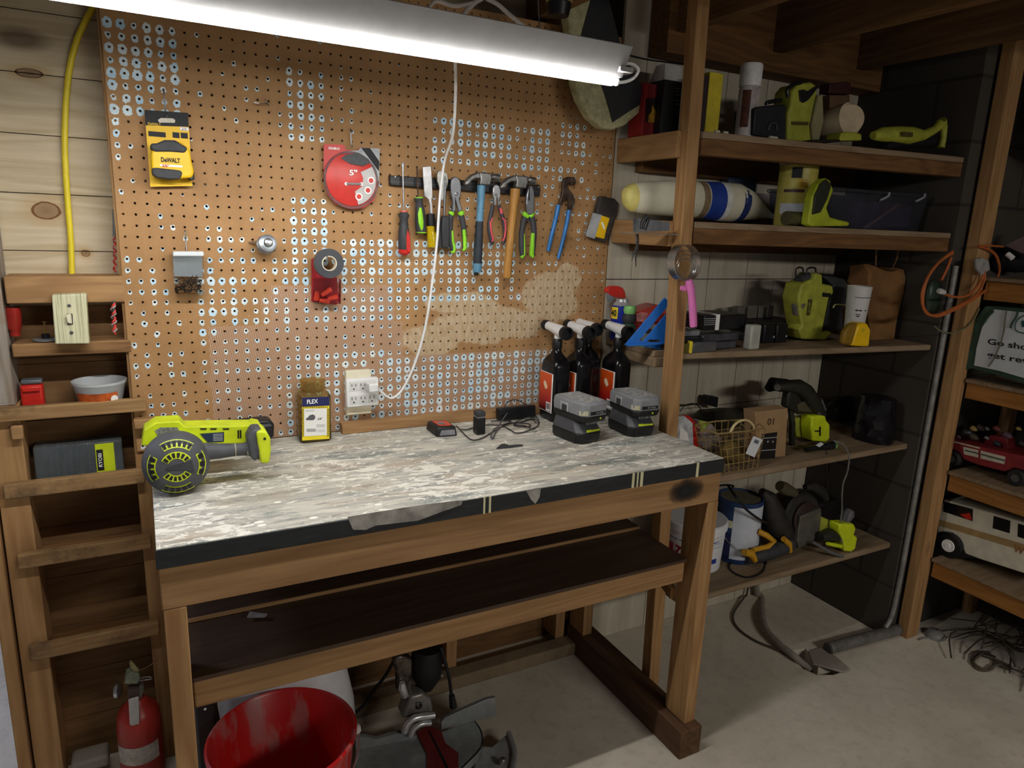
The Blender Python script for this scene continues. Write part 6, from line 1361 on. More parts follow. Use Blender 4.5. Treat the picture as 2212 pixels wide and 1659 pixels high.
MB().tube([k5.Y(x, y, -.06) for x, y in [(180, 330), (220, 280), (290, 265), (340, 300), (350, 340)]], .002, blk).done('wire', t)
MB().extr([k5.Y(x, y, -.06) for x, y in [(395, 220), (410, 203), (490, 215), (480, 300), (390, 270)]], (0, .03, 0), blk).done('plug_box', t, bevel=.003)
t = T('canvas_heap', 'slumped dark olive bag lying behind the wire basket on the fourth shelf', 'bag')
MB().spine(k5.sp([(330, 420, 60), (430, 360, 150), (540, 370, 190), (680, 360, 170), (800, 350, 110), (860, 400, 60)], -.12), mat('dark_olive_canvas', '#3a3628', .9, var=.3), 18, .5, (0, 1, 0)).done('heap', t)
t = T('wire_basket', 'rusty gold wire basket with an arched handle on the fourth shelf', 'basket')
gw = mat('gold_wire', '#b59c66', .4, .5, var=.2); YF = -.405
def wl(*p, r=.0018): return MB().tube(p, r, gw, n=6, sub=2)
A_, B_ = k5.Y(480, 505, YF), k5.Y(860, 460, YF); A2, B2 = k5.Y(540, 770, YF), k5.Y(800, 730, YF); dv = Vector((0, .10, 0))
A2.z = B2.z = z + .003
rim = wl(A_, B_, B_ + dv, A_ + dv, A_, r=.0028); rim.done('rim', t)
g1 = MB()
for i in range(8):
    f = i / 7; g1.tube([A_.lerp(B_, f), A2.lerp(B2, f), A2.lerp(B2, f) + dv * .95, A_.lerp(B_, f) + dv], .0013, gw, n=5, sub=1)
for f in (.2, .4, .6, .8, 1): g1.tube([A_.lerp(A2, f), B_.lerp(B2, f)], .0013, gw, n=5, sub=1); g1.tube([A_.lerp(A2, f) + dv, B_.lerp(B2, f) + dv], .0013, gw, n=5, sub=1)
for f in (.33, .66): g1.tube([A_.lerp(A2, f), A_.lerp(A2, f) + dv], .0013, gw, n=5, sub=1); g1.tube([B_.lerp(B2, f), B_.lerp(B2, f) + dv], .0013, gw, n=5, sub=1)
g1.done('mesh', t)
MB().tube([k5.Y(580, 495, -.355), k5.Y(610, 440, -.355), k5.Y(660, 402, -.355), k5.Y(720, 400, -.355), k5.Y(765, 440, -.355), k5.Y(770, 470, -.355)], .0042, mat('cream_handle', '#d6c48e', .5)).done('handle', t)
MB().tube([k5.Y(660, 420, -.35), k5.Y(700, 450, -.35), k5.Y(740, 490, -.35), k5.Y(790, 510, -.35)], .0018, gw).done('hinge_wire', t)
t = T('loose_fabric', 'dull cloth and packets stuffed inside the wire basket', 'cloth')
MB().spine([(A2.lerp(B2, .25) + Vector((0, .05, .04)), .02), (A2.lerp(B2, .45) + Vector((0, .05, .045)), .034), (A2.lerp(B2, .72) + Vector((0, .05, .04)), .032), (A2.lerp(B2, .88) + Vector((0, .05, .035)), .02)], mat('olive_gold_cloth', '#6d5a2c', .8, var=.4, vs=25), 14).done('cloth', t)
t = T('ivory_knob', 'round ivory knob on a stick resting on the wire basket', 'knob')
p = k5.Y(772, 375, -.335); MB().spine([(p + Vector((0, .001, -.012)), .002), (p + Vector((0, 0, -.009)), .0095), (p, .0125), (p + Vector((0, 0, .009)), .0095), (p + Vector((0, 0, .0125)), .002)], mat('ivory_ball', '#c9bda0', .4), 18).done('ball', t)
MB().cyl(k5.Y(790, 395, -.335), k5.Y(870, 450, -.325), .0025, mat('dark_stick', '#4a3a28', .6)).done('stick', t)
t = T('price_tag', 'white paper tag hanging askew on the front of the wire basket', 'tag')
tg = MB().extr([k5.Y(x, y, YF - .006) for x, y in [(765, 522), (838, 552), (772, 692), (702, 662)]], (0, -.0006, 0), mat('tag_white', '#d9dde0', .6, var=.03)).done('paper', t)
MB().extr([k5.Y(x, y, YF - .0068) for x, y in [(778, 548), (812, 562), (800, 588), (765, 574)]], (0, -.0003, 0), mat('grey_marks', '#6a7078', .6, var=.4, vs=200)).done('printed_marks', tg)
t = T('cardboard_box', 'brown cardboard panel box marked 10 standing on the fourth shelf', 'box')
cbm = mat('cardboard', '#a0805c', .8, var=.06)
MB().extr([k5.Y(x, y, -.300) for x, y in [(780, 345), (1032, 315), (1012, 685), (800, 705)]], (0, .05, 0), cbm).done('carton', t, bevel=.001)
text(t, '10', k5.Y(900, 418, -.3004), (-1, 0, .03), (0, 0, -1), .030, .022, mat('brown_print', '#3f2c1c', .7), bold=.01)
t = T('printed_carton', 'small black box with grey marks standing before the cardboard box', 'box')
MB().extr([k5.Y(x, y, -.330) for x, y in [(835, 512), (955, 495), (935, 700), (812, 705)]], (0, .022, 0), mat('black_card', '#1b1a1c', .4, var=.1)).done('carton', t, bevel=.001)
for (a1, b1) in (((835, 545), (955, 535)), ((830, 640), (940, 632))): MB().spine([(k5.Y(*a1, -.3306), .0012), (k5.Y(*b1, -.3306), .0012)], mat('silver_ink', '#b9bbc0'), 6).done('trim_line', t)
for x_ in (880, 918): MB().lathe([(.0035, 0), (.0035, .0006)], mat('light_bezel', '#a6a8ac'), k5.Y(x_, 570, -.3304), (0, -1, 0), 10).done('icon', t)
t = T('hand_vacuum', 'lime and black hand vacuum standing nozzle-up at the middle of the fourth shelf', 'vacuum')
YV = -.30; vb = mat('vacuum_black', '#26261f', .45, var=.15)
MB().spine([(k5.Y(962, 128, YV), .0125), (k5.Y(1040, 118, YV), .020), (k5.Y(1120, 125, YV), .026), (k5.Y(1180, 165, YV), .028), (k5.Y(1230, 240, YV), .029), (k5.Y(1270, 300, YV), .024), (k5.Y(1295, 360, YV), .024)], vb, 18).done('handle', t)
MB().extr([k5.Y(x, y, YV - .006) for x, y in [(1050, 160), (1110, 170), (1160, 240), (1250, 300), (1250, 350), (1130, 350), (1030, 290)]], (0, .03, 0), vb).done('shroud', t, bevel=.006)
MB().extr([k5.Y(x, y, YV - .0065) for x, y in [(1110, 270), (1165, 240), (1235, 330), (1120, 320)]], (0, -.003, 0), mat('olive_mid', '#4f4a34', .5)).done('olive_inlay', t, bevel=.001)
MB().cyl(k5.Y(958, 130, YV - .001), k5.Y(950, 132, YV - .002), .0115, mat('grey_nozzle', '#63615a', .5), n=16).done('nozzle', t)
MB().extr([k5.Y(x, y, YV - .024) for x, y in [(1235, 365), (1345, 350), (1350, 395), (1380, 430), (1378, 545), (1350, 572), (1240, 565), (1228, 460)]], (0, .05, 0), lime).done('battery_housing', t, bevel=.006, seg=3)
MB().extr([k5.Y(x, y, YV + .0265) for x, y in [(1090, 380), (1225, 365), (1225, 545), (1110, 530)]], (0, .03, 0), ol).done('rear_housing', t, bevel=.004)
lg_ = MB(); lg_.extr([k5.Y(x, y, YV - .0245) for x, y in [(1290, 448), (1303, 446), (1302, 520), (1291, 522)]], (0, -.001, 0), blk); lg_.extr([k5.Y(x, y, YV - .0255) for x, y in [(1255, 478), (1289, 476), (1289, 488), (1256, 488)]], (0, -.001, 0), blk); lg_.done('black_mark', t)
MB().spine(k5.sp([(1060, 310, 45), (1075, 420, 50), (1070, 520, 45), (1072, 590, 50)], YV + .01), vb, 12).done('rear_leg', t)
MB().spine([(k5.Y(1250, 340, YV), .022), (k5.Y(1310, 300, YV), .018), (k5.Y(1290, 230, YV), .012)], mat('grey_band', '#5b5b5f', .5), 14).done('grey_band', t)
t = T('pocket_torch', 'black torch with a pale green lens lying at the front of the fourth shelf', 'torch')
p, q = k5.Y(1180, 628, -.36), k5.Y(1385, 672, -.36); p.z = q.z = z + .0145
MB().spine([(p, .009), (p.lerp(q, .6), .0095), (p.lerp(q, .75), .0135), (q, .0140)], blk, 16).done('barrel', t); MB().cyl(q, q + Vector((.010, -.003, 0)), .0135, mat('glow_green', '#7fae6a', .3), n=18).done('lens', t)
MB().extr([k5.Y(x, y, -.375) for x, y in [(1270, 600), (1310, 575), (1325, 590), (1290, 612)]], (0, .006, 0), mat('tag_white', '#d9dde0')).done('paper_scrap', t)
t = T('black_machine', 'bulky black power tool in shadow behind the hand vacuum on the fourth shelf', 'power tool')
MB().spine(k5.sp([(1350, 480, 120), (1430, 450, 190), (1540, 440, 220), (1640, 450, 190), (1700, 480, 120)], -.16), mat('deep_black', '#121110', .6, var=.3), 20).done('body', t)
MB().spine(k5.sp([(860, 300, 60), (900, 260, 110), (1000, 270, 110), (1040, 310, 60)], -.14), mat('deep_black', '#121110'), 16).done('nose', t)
t = T('wrapped_bundle', 'bundle in shiny black plastic wrap at the right end of the fourth shelf', 'bundle')
rr = random.Random(5); R = []
for j in range(7):
    f = j / 6; a, b_ = k5.Y(1740, 440, -.28), k5.Y(1950, 440, -.28); zc_ = z + .16 * f
    R.append([Vector((2.335 + (.064 + .006 * math.sin(j * 2.2)) * math.cos(q) * (1 - .25 * f * f) + rr.uniform(-.003, .003), -.335 + (.075) * math.sin(q) * (1 - .2 * f) + rr.uniform(-.004, .004), zc_)) for q in [2 * PI * i / 20 for i in range(20)]])
MB().rings(R, mat('shiny_black_wrap', '#17151a', .18, var=.2)).done('wrap', t, ang=.3)
t = T('floor_lead', 'dark pair of leads trailing over the front edge of the fourth shelf', 'cord')
MB().tube([k5.Y(1345, 640, -.385), k5.Y(1350, 720, -.40), k5.Y(1352, 820, -.40), k5.Y(1355, 980, -.39)], .0022, blk).done('lead', t)
MB().tube([k5.Y(1400, 560, -.38), k5.Y(1480, 590, -.395), k5.Y(1525, 680, -.42), k5.Y(1515, 800, -.425), k5.Y(1480, 900, -.42), k5.Y(1470, 1010, -.41), k6.Y(1390, 330, -.40), k6.Y(1375, 480, -.40), k6.Y(1400, 590, -.405), k6.Y(1470, 650, -.41)], .0028, mat('grey_lead', '#6d6a66', .5)).done('lead', t)
# -- fifth shelf
z = SH[4] + e
t = T('primer_pail', 'white plastic pail with red and blue lettering behind the bench leg on the lowest shelf', 'pail')
yp_ = -.235; a, b_ = k6.Y(95, 600, yp_), k6.Y(545, 520, yp_); cx = (a.x + b_.x) / 2; r = k6.rad(95, 545, 560, yp_); zt = k6.Y(150, 420, yp_).z
MB().lathe([(r * .86, 0), (r * .90, .004), (r * .97, zt - z - .03), (r * 1.02, zt - z - .028), (r * 1.02, zt - z - .004), (r * .98, zt - z)], mat('pail_white', '#e4e6ea', .35, var=.03), (cx, yp_, z), n=44).done('pail', t)
cc = Vector((cx, yp_, z)); H_ = zt - z
def R_at(f): return r * (.90 + .07 * f) + .0012
wrap(t, 'blue_band', cc, R_at(.68), -215, -80, H_ * .66, H_ * .68, mat('print_blue', '#2a3f9c', .4), 12); wrap(t, 'blue_band', cc, R_at(.25), -215, -80, H_ * .22, H_ * .32, mat('print_blue', '#2a3f9c'), 16)
a0 = math.radians(-176); n_ = Vector((math.cos(a0), math.sin(a0), 0)); text(t, 'KILZ', cc + n_ * (R_at(.3) + .002) + Vector((0, 0, H_ * .46)), (-n_.y, n_.x, 0), (0, 0, 1), r * .8, H_ * .19, mat('print_red', '#b3202a', .4), bold=.05)
a0 = math.radians(-60)
for i in range(5):
    f = .55 + i * .07; wrap(t, 'print_line', cc, R_at(f), -108, -70, H_ * f, H_ * f + .003, mat('pale_print', '#a9b0bd', .5), 8)
t = T('paint_can', 'blue and white metal paint can with black leads across its lid on the lowest shelf', 'can')
yp_ = -.255; a, b_ = k6.Y(488, 300, yp_), k6.Y(822, 300, yp_); r = k6.rad(488, 822, 300, yp_); cx = (a.x + b_.x) / 2; zt = k6.Y(650, 240, yp_).z; cc = Vector((cx, yp_, z)); H_ = zt - z
MB().lathe([(r * .96, 0), (r * .98, .003), (r * .98, H_ - .004), (r, H_), (r * .93, H_), (r * .92, H_ - .006), (.001, H_ - .006)], mat('can_blue', '#24406e', .35, var=.1), cc, n=44).done('can', t)
MB().lathe([(.001, 0), (r * .90, 0), (r * .90, .002), (.001, .002)], mat('dried_lid', '#6d6a58', .6, var=.2), cc + Vector((0, 0, H_ - .0055)), n=40).done('lid', t)
wrap(t, 'white_label', cc, r * .985 + .0008, -150, -50, H_ * .08, H_ * .93, mat('label_bluewhite', '#cfd6e2', .4, var=.05))
wrap(t, 'navy_label', cc, r * .985 + .0010, -225, -151, H_ * .05, H_ * .48, mat('navy_print2', '#1c1f52', .4)); wrap(t, 'cream_square', cc, r * .985 + .0018, -162, -150, H_ * .58, H_ * .70, mat('cream_print', '#d6d2b4', .5), 4)
for f in (.14, .2, .26): wrap(t, 'print_line', cc, r * .985 + .0016, -120, -80, H_ * f, H_ * f + .004, mat('slate_print', '#5c6578', .5), 8)
MB().tube([cc + Vector((r * 1.02 * math.cos(math.radians(q_)), r * 1.02 * math.sin(math.radians(q_)) - .006, H_ * (.45 - .25 * math.sin(math.radians((q_ + 180)))))) for q_ in range(-175, -4, 18)], .0018, steel, n=6, sub=3).done('bail', t)
t = T('can_leads', 'black electrical leads looped over the paint can and hanging to the shelf', 'cord')
MB().tube([k6.Y(490, 290, -.33), k6.Y(478, 230, -.31), k6.Y(500, 170, -.26), k6.Y(560, 158, -.25), k6.Y(610, 165, -.25), k6.Y(600, 180, -.27)], .0035, blk).done('lead', t)
MB().tube([k6.Y(575, 165, -.26), k6.Y(620, 230, -.32), k6.Y(700, 330, -.345), k6.Y(790, 400, -.35), k6.Y(850, 430, -.34)], .0045, blk).done('lead', t)
MB().tube([k6.Y(900, 520, -.33), k6.Y(960, 560, -.34)] + [k6.Z(x, y, z + .003) for x, y in [(850, 700), (820, 780), (720, 820), (620, 790), (580, 740), (620, 700), (700, 690), (800, 700), (850, 720)]], .0028, blk).done('lead', t)
t = T('angle_grinder', 'yellow and black corded hand tool before the paint can on the lowest shelf', 'power tool')
am = mat('amber_yellow', '#c8941f', .45, var=.1); YG = -.345
MB().spine(k6.sp([(700, 690, 70), (780, 665, 110), (880, 630, 120), (1000, 590, 110), (1030, 580, 80)], YG + .02), blk2, 16).done('body', t)
MB().spine([(k6.Y(690, 640, YG), .012), (k6.Y(740, 650, YG), .014), (k6.Y(765, 700, YG), .010)], am, 14).done('yellow_head', t)
MB().spine([(k6.Y(750, 625, YG), .008), (k6.Y(860, 600, YG), .009), (k6.Y(900, 560, YG), .010), (k6.Y(850, 520, YG), .010), (k6.Y(790, 490, YG + .02), .010)], am, 14).done('yellow_arm', t)
MB().spine([(k6.Y(970, 545, YG), .010), (k6.Y(1010, 580, YG), .011), (k6.Y(1015, 635, YG), .009)], am, 12).done('yellow_tail', t)
t = T('circular_saw', 'large dark circular saw with a grey guard on the lowest shelf', 'power tool')
YS = -.22; dkr = mat('dark_maroon', '#35201d', .5, var=.2)
c0 = k6.Y(1080, 400, YS)
MB().lathe([(.088, -.03), (.092, -.02), (.092, .012), (.084, .020), (.02, .024), (.001, .024)], mat('guard_black', '#2e2c29', .5, var=.2), c0, (0, -1, .12), 40).done('upper_guard', t)
MB().lathe([(.060, .0245), (.060, .030), (.03, .040), (.001, .041)], dkr, c0, (0, -1, .12), 32).done('motor_cap', t)
MB().spine(k6.sp([(830, 230, 50), (870, 270, 110), (900, 400, 190), (950, 500, 200), (1000, 560, 120)], YS + .02), mat('guard_black', '#2e2c29'), 16).done('motor', t)
MB().spine(k6.sp([(950, 190, 70), (980, 210, 90), (1050, 240, 60)], YS), mat('olive_mid', '#4f4a34'), 12).done('knob', t)
MB().spine(k6.sp([(1120, 200, 40), (1170, 190, 70), (1230, 230, 80), (1260, 280, 50)], YS), mat('guard_black', '#2e2c29'), 14).done('handle', t)
MB().extr([k6.Y(x, y, YS - .045) for x, y in [(1090, 400), (1230, 340), (1240, 480), (1180, 560), (1080, 620), (1070, 560)]], (0, .02, 0), mat('lower_guard_grey', '#6a6861', .45, .4, var=.2)).done('lower_guard', t, bevel=.003)
MB().spine([(k6.Y(1170, 570, YS - .07), .006), (k6.Y(1290, 640, YS - .10), .006), (k6.Y(1380, 672, YS - .12), .005)], mat('grey_band', '#5b5b5f'), 8).done('fence_rod', t)
t = T('lime_jigsaw', 'small lime power tool at the right front of the lowest shelf', 'power tool')
YJ = -.335
MB().extr([k6.Y(x, y, YJ) for x, y in [(1370, 450), (1470, 448), (1485, 480), (1470, 520), (1495, 540), (1480, 620), (1450, 640), (1405, 635), (1400, 560), (1370, 500)]], (0, .045, 0), lime).done('body', t, bevel=.006)
MB().spine(k6.sp([(1285, 580, 24), (1330, 590, 30), (1380, 600, 24)], YJ + .01), lime, 10).done('foot_bar', t)
MB().spine(k6.sp([(1240, 540, 60), (1300, 520, 90), (1350, 530, 80)], YJ + .03), vb, 12).done('dark_body', t)
MB().spine(k6.sp([(1400, 450, 50), (1430, 380, 80), (1445, 350, 50)], YJ + .03), mat('grey_band', '#5b5b5f'), 12).done('grey_nose', t)
MB().extr([k6.Y(x, y, YJ + .05) for x, y in [(1250, 400), (1300, 420), (1300, 510), (1240, 500)]], (0, .02, 0), ol).done('rear_fin', t, bevel=.003)
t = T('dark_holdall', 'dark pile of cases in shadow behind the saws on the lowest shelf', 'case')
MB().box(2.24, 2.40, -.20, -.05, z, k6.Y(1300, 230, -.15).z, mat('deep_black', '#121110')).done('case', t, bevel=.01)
# ---------------------------------------------------------------- right-hand toy shelves
kT = Crop(1900, 880, 2.766); kB = Crop(2000, 480, 4.368); k7 = Crop(1900, 420, 3.455)
XT = 2.545
def tX(K, pts, x): return [K.X(a, b_, x) for a, b_ in pts]
t = T('toy_camper', 'cream toy camper van with a tan stripe and black wheel on the lowest toy shelf', 'toy vehicle')
z = TZ[0] + e; XC = 2.60
cream_ = mat('camper_cream', '#d9d2bd', .45, var=.08)
body = tX(kT, [(352, 640), (385, 545), (620, 612), (960, 712)], XC)
def rowpts(pts): return [kT.X(a, b_, XC) for a, b_ in pts]
out = rowpts([(345, 760), (352, 640), (385, 548), (700, 640), (1000, 728), (1000, 1040), (860, 992), (600, 908), (515, 880), (490, 830), (460, 775), (420, 748), (370, 742)])
MB().extr(out, (.17, 0, 0), cream_).done('body', t, bevel=.004)
for i, wp in enumerate((((385, 562), (558, 608), (556, 680), (380, 622)), ((682, 648), (782, 678), (778, 752), (676, 722)), ((828, 694), (930, 724), (928, 805), (824, 772)))):
    wmb = MB().extr([kT.X(a, b_, XC - .0006) for a, b_ in wp], (-.0006, 0, 0), mat('window_black', '#131216', .25)).done('window', t)
MB().extr([kT.X(a, b_, XC - .0014) for a, b_ in ((480, 640), (540, 630), (552, 672), (520, 668))], (-.0004, 0, 0), red).done('red_interior', t)
MB().extr([kT.X(a, b_, XC - .0006) for a, b_ in ((352, 668), (1000, 858), (1000, 900), (352, 705))], (-.0008, 0, 0), mat('tan_stripe', '#a88a5c', .5)).done('stripe', t)
p = kT.X(412, 836, XC - .012); rw_ = abs(kT.X(412, 760, XC).z - kT.X(412, 912, XC).z) / 2
p.z = z + rw_ + .0002
MB().lathe([(rw_ * .5, 0), (rw_ * .9, 0), (rw_, .004), (rw_, .022), (rw_ * .5, .022)], blk, p + Vector((-.004, 0, 0)), (1, 0, 0), 30).done('tyre', t); MB().lathe([(rw_ * .5, -.002), (rw_ * .46, -.005), (rw_ * .2, -.004), (rw_ * .18, -.007), (.001, -.007)], wink, p + Vector((-.003, 0, 0)), (1, 0, 0), 24).done('wheel_hub', t)
MB().extr([kT.X(a, b_, XC - .0008) for a, b_ in ((345, 760), (360, 742), (440, 748), (480, 790), (510, 870), (600, 905), (520, 900), (440, 900))], (-.0005, 0, 0), ink).done('wheel_arch', t)
text(t, 'W', kT.X(832, 850, XC - .0016), (0, -1, -.0), (0, 0, 1), .034, .028, mat('tan_letter', '#9c6a3c', .6), bold=.03)
# pickup
t = T('toy_pickup', 'red toy pickup with white side stripes, its bed heaped with small toys', 'toy vehicle')
z = TZ[1] + e; XP = 2.60; rp = mat('toy_red', '#8c2c30', .4, var=.12)
MB().extr([kT.X(a, b_, XP) for a, b_ in [(385, 200), (395, 185), (600, 235), (760, 270), (1000, 320), (1000, 470), (890, 440), (870, 380), (800, 360), (750, 385), (590, 345), (500, 310), (480, 275), (440, 250), (390, 245)]], (.14, 0, 0), rp).done('body', t, bevel=.003)
for wp in (((500, 235), (590, 255), (590, 300), (505, 280)), ((605, 258), (752, 295), (745, 340), (603, 305))): MB().extr([kT.X(a, b_, XP - .0008) for a, b_ in wp], (-.0008, 0, 0), mat('toy_cream', '#c9c3ae', .5)).done('side_panel', t)
for wp in (((510, 252), (590, 272), (590, 280), (510, 260)), ((606, 276), (748, 313), (747, 322), (606, 284)), ((392, 188), (600, 240), (600, 248), (392, 196))): MB().extr([kT.X(a, b_, XP - .0018) for a, b_ in wp], (-.0006, 0, 0), mat('stripe_grey', '#4b5048', .5) if wp[0][0] > 400 else mat('toy_cream', '#c9c3ae')).done('stripe', t)
for (a, b_, h) in ((432, 305, 58), (812, 420, 64)):
    p = kT.X(a, b_, XP - .01); r = .028 if a < 600 else .029; p.z = z + r
    MB().lathe([(r * .3, 0), (r * .85, -.001), (r, .004), (r, .022), (r * .3, .022)], mat('toy_tyre', '#252422', .7), p + Vector((-.002, 0, 0)), (1, 0, 0), 26).done('tyre', t); MB().lathe([(r * .45, -.002), (r * .4, .002), (.001, .001)], mat('wheel_grey', '#58564f', .5), p + Vector((-.002, 0, 0)), (1, 0, 0), 18).done('wheel_hub', t)
MB().extr([kT.X(a, b_, XP + .07) for a, b_ in [(600, 240), (660, 165), (760, 180), (770, 250)]], (.05, 0, 0), rp).done('cab', t, bevel=.003)
zb0 = kT.X(600, 215, XP + .06).z
rr = random.Random(8); cols = ['#5b4450', '#a08a48', '#3a2c2c', '#77777a', '#6c3434', '#4c4036', '#8d8488', '#30353c']
nms = ['mauve', 'amber', 'dark brown', 'grey', 'crimson', 'umber', 'pale pink', 'slate']
plc = [(470, 160), (560, 110), (600, 105), (640, 110), (700, 110), (560, 160), (640, 165), (700, 200), (760, 150), (830, 110), (850, 200), (520, 130)]
t2 = None
for i, (a, b_) in enumerate(plc):
    p = kT.X(a, b_ + 18, XP + .02 + .01 * (i % 4)); r = .007 + .003 * (i % 3); c_ = cols[i % 8]
    mmb = MB().spine([(p + Vector((0, -r * 1.3, -r * .3)), r * .35), (p + Vector((0, -r * .5, 0)), r * .9), (p + Vector((0, r * .4, r * .2)), r), (p + Vector((0, r * 1.2, 0)), r * .4)], mat('toy_' + nms[i % 8].replace(' ', '_'), c_, .5), 10)
    mmb.done('small_toy', label='tiny plastic toy heaped on the red toy pickup', cat='toy', group='tiny toys heaped on the toy pickup')
# shopping bag
t = T('shopping_bag', 'white and green reusable shopping bag with black slogan hanging over the third toy shelf', 'bag')
XB = 2.528
R = [[], []]
wp = [(478, 1180), (530, 990), (640, 822), (930, 852), (1050, 866), (1050, 1520), (926, 1472), (700, 1405), (452, 1352)]
fab = mat('bag_white_fabric', '#cfd4d8', .7, var=.05, vs=12)
MB().extr([kB.X(a, b_, XB) for a, b_ in wp], (.004, 0, 0), fab).done('front_panel', t, bevel=.001)
gf = mat('bag_green_fabric', '#35503f', .8, var=.2, vs=15)
MB().extr([kB.X(a, b_, XB + .006) for a, b_ in [(250, 1400), (330, 1130), (480, 900), (560, 790), (1050, 830), (1050, 1560), (700, 1450), (440, 1380), (260, 1410)]], (.09, 0, 0), gf).done('green_body', t, bevel=.004)
MB().tube([kB.X(a, b_, XB - .004) for a, b_ in [(760, 830), (745, 930), (730, 1050), (690, 1180), (640, 1290), (590, 1365)]], .0022, mat('olive_strap', '#6b6450', .7), n=6).done('strap', t)
MB().tube([kB.X(a, b_, XB - .003) for a, b_ in [(640, 840), (590, 890), (550, 950)]], .0035, gf, n=6).done('strap', t)
MB().tube([kB.X(a, b_, XB - .003) for a, b_ in [(870, 840), (850, 900), (810, 960), (800, 1000)]], .0035, gf, n=6).done('strap', t)
text(t, 'Go shop', kB.X(800, 1165, XB), (0, -1, -.0), (0, .10, 1), abs(kB.X(575, 1100, XB).y - kB.X(1010, 1200, XB).y), .026, ink, bold=.02, off=.001)
text(t, 'get rewards', kB.X(910, 1310, XB), (0, -1, -.0), (0, .10, 1), abs(kB.X(560, 1220, XB).y - kB.X(1240, 1400, XB).y), .026, ink, bold=.02, off=.001)
lg2 = MB(); lg2.tube([kB.X(a, b_, XB - .002) for a, b_ in [(960, 870), (890, 900), (845, 960), (850, 1020), (910, 1045), (980, 1050)]], .0016, mat('teal_print', '#174d4a', .6), n=6).done('logo_ring', t)
MB().extr([kB.X(a, b_, XB - .001) for a, b_ in [(900, 930), (960, 925), (960, 990), (905, 990)]], (-.0006, 0, 0), mat('teal_print', '#174d4a')).done('logo_block', t)
# dark things on the top toy shelf
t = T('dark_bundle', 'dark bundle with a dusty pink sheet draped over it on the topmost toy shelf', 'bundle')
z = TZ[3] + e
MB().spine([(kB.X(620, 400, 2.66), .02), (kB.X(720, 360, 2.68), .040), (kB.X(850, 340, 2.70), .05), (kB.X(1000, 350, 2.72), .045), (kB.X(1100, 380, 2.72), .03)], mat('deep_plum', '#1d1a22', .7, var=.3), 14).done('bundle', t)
MB().extr([kB.X(a, b_, 2.63) for a, b_ in [(735, 222), (926, 125), (1050, 60), (1050, 330), (895, 292), (780, 240)]], (.02, 0, .0), mat('dusty_pink', '#7d6868', .7, var=.08)).done('pink_sheet', t, bevel=.002)
MB().spine([(kB.X(770, 300, 2.60), .009), (kB.X(820, 340, 2.60), .009)], wink, 10).done('white_tab', t)
# orange extension cord coil on the right post
t = T('extension_cord', 'coil of orange extension cord hanging on the right shelf post', 'cord')
oc = mat('orange_cord', '#b5622f', .5, var=.12); XO = 2.47
for pts in ([(540, 240), (420, 330), (340, 450), (310, 600), (330, 760), (420, 890)], ):
    pass
yo_ = -.515
def o7(l, y=yo_): return [k7.Y(a, b_, y) for a, b_ in l]
MB().tube(o7([(545, 440), (450, 500), (370, 600), (330, 720), (330, 850), (420, 910), (560, 860), (700, 780), (820, 690), (890, 590), (880, 480), (830, 420), (740, 385)]), .0045, oc, n=8).done('cord', t)
MB().tube(o7([(545, 425), (430, 520), (350, 640), (315, 760), (345, 880), (430, 900), (580, 835), (720, 750), (780, 640), (780, 560)], yo_ - .010), .0045, oc, n=8).done('cord', t)
MB().tube(o7([(490, 745), (560, 765), (640, 760), (700, 720), (760, 640), (785, 570)], yo_ - .015), .0040, oc, n=8).done('cord', t)
MB().tube(o7([(535, 470), (500, 560), (460, 640)], yo_ - .008), .0045, oc, n=8).done('cord', t)
MB().tube(o7([(740, 385), (830, 383), (920, 390)], yo_), .0035, oc, n=8).done('cord', t)
MB().lathe([(.007, -.01), (.009, 0), (.009, .02), (.006, .024)], mat('clear_plug', '#c9c7c2', .3), k7.Y(470, 728, yo_ - .015), (-1, 0, .2), 14).done('plug', t)
t = T('green_cable', 'thin pale green cable looped below the orange cord on the right post', 'cable')
MB().tube([k7.Y(a, b_, -.512) for a, b_ in [(410, 985), (470, 1025), (560, 1032), (650, 990), (710, 920), (745, 850)]], .0024, mat('dull_green_cable', '#6f7356', .5)).done('cable', t)
t = T('white_cup', 'small white cup with a grey print nailed high on the right post', 'cup')
a, b_ = k7.Y(498, 235, -.41), k7.Y(592, 225, -.41); r = k7.rad(498, 592, 235, -.41); p = Vector(((a.x + b_.x) / 2, -.41, k7.Y(540, 345, -.41).z)); h = k7.Y(540, 225, -.41).z - p.z
MB().lathe([(.001, 0), (r * .72, 0), (r, h), (r * .94, h), (r * .68, .002), (.001, .002)], mat('cup_dusty', '#a9a49a', .6, var=.08), p, n=26, cap=False).done('cup', t)
wrap(t, 'grey_print', p, r * .88, -110, -75, h * .4, h * .75, mat('print_grey', '#5a5a60'), 4)
MB().extr([k7.Y(a, b_, -.52) for a, b_ in [(700, 480), (740, 470), (790, 490), (800, 560), (740, 600), (705, 560)]], (0, -.012, 0), mat('crumpled_white', '#9c9a96', .6, var=.2, vs=40)).done('crumpled_tag', label='crumpled white plastic tag beside the orange cord on the right post', cat='tag', bevel=.003)
# green bottle / dark tub behind cords
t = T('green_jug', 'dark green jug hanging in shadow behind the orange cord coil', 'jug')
MB().spine([(k7.Y(400, 640, -.43), .01), (k7.Y(400, 680, -.43), .032), (k7.Y(395, 760, -.43), .036), (k7.Y(395, 850, -.43), .034), (k7.Y(395, 870, -.43), .02)], mat('bottle_green', '#27382c', .4, var=.15), 16, .45, (0, 1, 0)).done('body', t)
